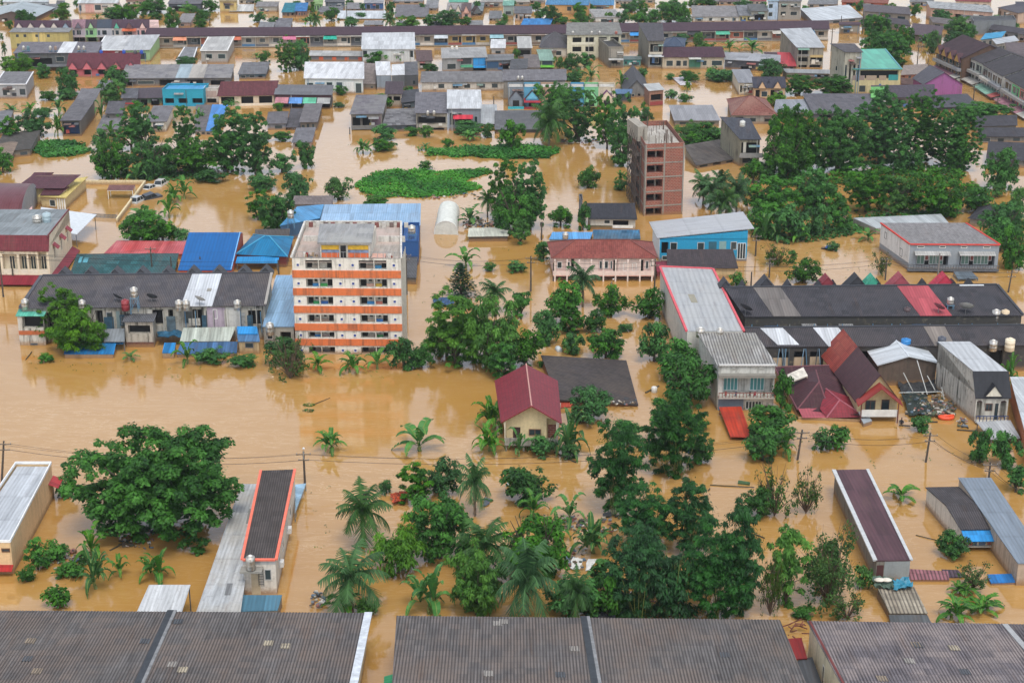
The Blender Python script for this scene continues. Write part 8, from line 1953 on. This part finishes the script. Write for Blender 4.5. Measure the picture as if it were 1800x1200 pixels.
tarp('tin_sheets', 'grey board adrift beside the tall palm trunk', 'board', [(850, 890), (858, 884), (866, 876), (852, 873)], .15, plain('5a5f66', .7), 8, .05, 2); tarp('tin_sheets', 'white slatted chair adrift near the shrubs, lower centre', 'chair', [(888, 852), (896, 850), (899, 842), (893, 841)], .3, plain('c4c4c4', .6), 9, .1, 2)
tarp('tin_sheets', 'dark corrugated sheets lying behind the bottom centre shed', 'tin sheets', [(1040, 1088), (1080, 1088), (1082, 1066), (1048, 1068)], .5, roofm('2c3036', 'corr', .5), 10, .1)
tarp('tarpaulin', 'blue tarpaulin caught in the trees left of the orange awning', 'tarp', [(1208, 796), (1226, 796), (1224, 786), (1210, 786)], .9, plain('2456a0', .5), 12, .2, 4)
tarp('awning_sheet', 'blue slatted raft floating beside the feathery tree', 'raft', [(762, 538), (800, 534), (798, 522), (762, 524)], .4, roofm('3f5f86', 'corr', .3, None, None, .3, .5), 13, .1)
m = MB(); m.lathe([(.3, 0), (.42, .1), (.42, .8), (.3, .9), (.05, .95)], 10); o = m.build('drum', plain('d8d6ce', .5), None, True); o.location = at(1150, 690, -.1); tag(o, 'white drum floating by the broken trunk', 'drum')
m = MB(); m.lathe([(.3, -.6), (.45, -.5), (.45, .5), (.3, .6)], 10); o = m.build('drum', plain('c4ccd0', .4), None, True); o.location = at(982, 614, .2); o.rotation_euler = (R(90), 0, .3); tag(o, 'silver drum lying behind the tilted dark roof', 'drum')
m = MB(); m.add([(-1.6, 0, .25), (-1.2, -.4, .3), (1.2, -.4, .3), (1.7, 0, .4), (1.2, .4, .3), (-1.2, .4, .3), (-1.3, 0, -.1), (1.3, 0, -.1)], [(0, 1, 6), (1, 2, 7, 6), (2, 3, 7), (3, 4, 7), (4, 5, 6, 7), (5, 0, 6)]); o = m.build('rowing_boat', plain('5a4c40', .7)); o.location = at(1457, 437, 0); o.rotation_euler = (0, 0, .3); tag(o, 'dark narrow boat in the pond left of the red-edged row', 'boat')
tarp('tarpaulin', 'blue cloth on the dark narrow boat', 'tarp', [(1452, 436), (1463, 436), (1462, 431), (1453, 431)], .5, plain('2a5ca4', .6), 14, .1, 3)

# ================================================================== poles and cables
for key, px, yb, yt, lb, kw in (('a', 536, 850, 793, 'power pole carrying a street lamp, right of the orange-edged townhouse', dict(lamp=True)), ('b', 1400, 808, 755, 'leaning power pole left of the lone small trees, right', dict(lean=.5)), ('c', 1626, 812, 760, 'power pole standing alone before the orange float', dict(lean=.35)), ('d', 1738, 842, 812, 'short power pole behind the blue-grey shop house', {}),
    ('e', 933, 512, 450, 'bare power pole left of the pale pink house', {}), ('f', 973, 494, 462, 'thin pole at the left corner of the pink house', dict(arms=False)), ('g', 1150, 522, 455, 'pole with crossarms right of the pink house', {}), ('h', 715, 518, 445, 'power pole on the right of the apartment block', {}), ('i', 6, 522, 440, 'tall pole at the left edge before the row house', {}), ('j', 24, 497, 460, 'thin pole before the cream left townhouse', dict(arms=False)),
    ('k', 268, 482, 434, 'dark pole over the teal-green roof, centre', {}), ('l', 302, 482, 451, 'thin pole at the right of the teal-green roof', dict(arms=False)), ('m', 353, 476, 451, 'thin pole before the bright blue steep roof', dict(arms=False)), ('n', 490, 482, 457, 'thin pole before the teal-blue hip house', dict(arms=False)), ('o', 1320, 504, 478, 'thin pole behind the black-roofed row, left', dict(arms=False)), ('p', 1352, 488, 452, 'pole behind the black-roofed row, by the pond', {}), ('q', 1556, 492, 452, 'pole before the twiggy bush in the pond', {}),
    ('r', 1648, 492, 445, 'grey pole before the red-edged row', dict(col='7a7672', arms=False)), ('s', 1771, 514, 475, 'leaning pole at the right end of the black-roofed row', dict(lean=.4)), ('t', 1075, 508, 496, 'stub pole with street lamp before the pink house', dict(lamp=True, arms=False)), ('u', 952, 422, 390, 'thin pole beside the pond right of the tall tree', dict(arms=False)), ('v', 1328, 450, 412, 'pole behind the turquoise building corner', {}),
    ('w', 1612, 116, 76, 'power pole in the flooded street, upper right', {}), ('x', 1631, 116, 102, 'short pole in the flooded street, upper right', dict(arms=False)), ('y', 1711, 176, 148, 'pole before the street row, upper right', {}), ('z', 1752, 198, 170, 'pole nearest the viewer before the street row', {}), ('1', 1720, 204, 186, 'thin pole by the magenta-walled house', dict(arms=False)), ('2', 1461, 90, 50, 'pole left of the green terrace building', {}), ('3', 1478, 52, 28, 'pole at the far end of the brown row', dict(arms=False)), ('4', 1516, 60, 28, 'pole behind the far brown end house', dict(arms=False)),
    ('5', 369, 46, 24, 'thin pole behind the long brown row, top left', dict(arms=False)), ('6', 610, 38, 12, 'thin pole before the long white top roof', dict(arms=False)), ('7', 868, 184, 170, 'short pole in the flooded lane, centre', dict(arms=False)), ('8', 615, 236, 224, 'stub pole before the weathered balconied house', dict(arms=False)), ('9', 0, 845, 775, 'leaning pole cut by the left edge', dict(lean=1.0))):
    pole(key, px, yb, yt, lb, **kw)
for i, (a, b_, sg, lb) in enumerate((('9', 'a', 1.2, 'left of the street lamp pole, over the big leafy tree'), ('a', 'b', 1.8, 'between the lamp pole and the leaning right-hand pole'), ('b', 'c', .8, 'between the leaning pole and the lone right pole'), ('c', 'd', .6, 'between the lone right pole and the short pole'), ('e', 'h', .8, 'between the apartment block and the pink house'), ('e', 'g', .8, 'running in front of the pink house'), ('h', 'i', 1.4, 'crossing before the apartment block to the left edge'), ('i', 'k', .8, 'from the left edge pole to the teal-green roof'), ('g', 'q', 1.2, 'from the pink house to the pond bush'), ('q', 's', .9, 'behind the black-roofed row to the right edge'), ('w', 'y', .5, 'along the flooded street, farther span'), ('y', 'z', .4, 'along the flooded street, nearer span'), ('d', (60, 190, 6), .8, 'from the short pole to the right edge'))):
    for j, (dz, off) in enumerate(((.3, -.8), (.3, .8), (1.05, .5))):
        e = at(1830, 860, 5) if not isinstance(b_, str) else b_
        cable(a, e, ('highest' if j == 0 else 'middle' if j == 1 else 'lowest') + ' cable ' + lb, sg, .017 if j < 2 else .026, dz, off)

# ================================================================== the one person: wading to the chest by the rubbish raft
def person_mesh():
    """chest-deep figure leaning a little forward: one closed surface swept along its limbs"""
    o = empty('person', at(1584.5, 745, 0), R(160), 'person in dark clothes wading waist-deep beside the collapsed netting', 'person')
    m = MB(); n = 10
    def limb(path):
        pts = []; prev = None
        for (c, rx, ry) in path: pts += [(c[0] + rx * math.cos(6.283 * i / n), c[1] + ry * math.sin(6.283 * i / n), c[2]) for i in range(n)]
        fs = [(k * n + i, k * n + (i + 1) % n, (k + 1) * n + (i + 1) % n, (k + 1) * n + i) for k in range(len(path) - 1) for i in range(n)] + [tuple(range((len(path) - 1) * n, len(path) * n))]
        m.add(pts, fs)
    limb([((0, 0, -.9), .18, .14), ((0, 0, -.1), .19, .14), ((0, .02, .2), .17, .12), ((0, .05, .45), .22, .13), ((0, .06, .58), .2, .1), ((0, .07, .64), .07, .07), ((0, .08, .72), .065, .07)])
    a = m; a.tube((-.2, .05, .54), (-.3, .2, .3), .065, .05, 8); a.tube((-.3, .2, .3), (-.16, .42, .22), .05, .036, 8); a.tube((.2, .05, .54), (.31, .16, .3), .065, .05, 8); a.tube((.31, .16, .3), (.2, .42, .26), .05, .036, 8)
    nf = len(m.f); hd = m; hd.lathe([(.02, -.12), (.07, -.1), (.085, -.02), (.088, .05), (.07, .1), (.02, .125)], 12, (0, .1, .84)); hd.lathe([(.0, -.012), (.014, 0), (.004, .03)], 6, (0, .19, .82))
    hr = MB(); hr.lathe([(.092, .01), (.096, .06), (.075, .115), (.02, .14)], 12, (0, .085, .845)); hr.build('hair', plain('16130f', .8), o, True)
    hn = m
    for sx in (-.16, .2):
        for k in range(5): hn.tube((sx + (k - 2) * .018, .42, .23), (sx + (k - 2) * .022, .5 - abs(k - 1.5) * .012, .2), .011, .008, 5)
        hn.tube((sx, .38, .225), (sx, .45, .225), .036, .034, 8)
    b = m.build('body', plain('26262b', .9), o, True); b.data.materials.append(plain('8a5f45', .7))
    for p in b.data.polygons[nf:]: p.material_index = 1
person_mesh()
m = MB(); m.tube(at(1580, 747, .1), at(1600, 748, .15), .09, n=5); tag(m.build('floating_log', plain('3a342a', .9)), 'dark pole the wading person holds on to', 'pole')

# ================================================================== damp air over the town: one even box of haze
def haze():
    m = MB(); m.box(-420, 420, -40, 900, -2.2, 95); hm = bpy.data.materials.new('damp_air'); hm.use_nodes = True; t = hm.node_tree; t.nodes.remove(t.nodes['Principled BSDF'])
    v = t.nodes.new('ShaderNodeVolumePrincipled'); v.inputs['Color'].default_value = (.86, .91, .96, 1); v.inputs['Density'].default_value = .00009; v.inputs['Anisotropy'].default_value = .2
    t.links.new(v.outputs[0], t.nodes['Material Output'].inputs['Volume'])
    o = m.build('haze', hm); tag(o, kind='stuff')
haze()
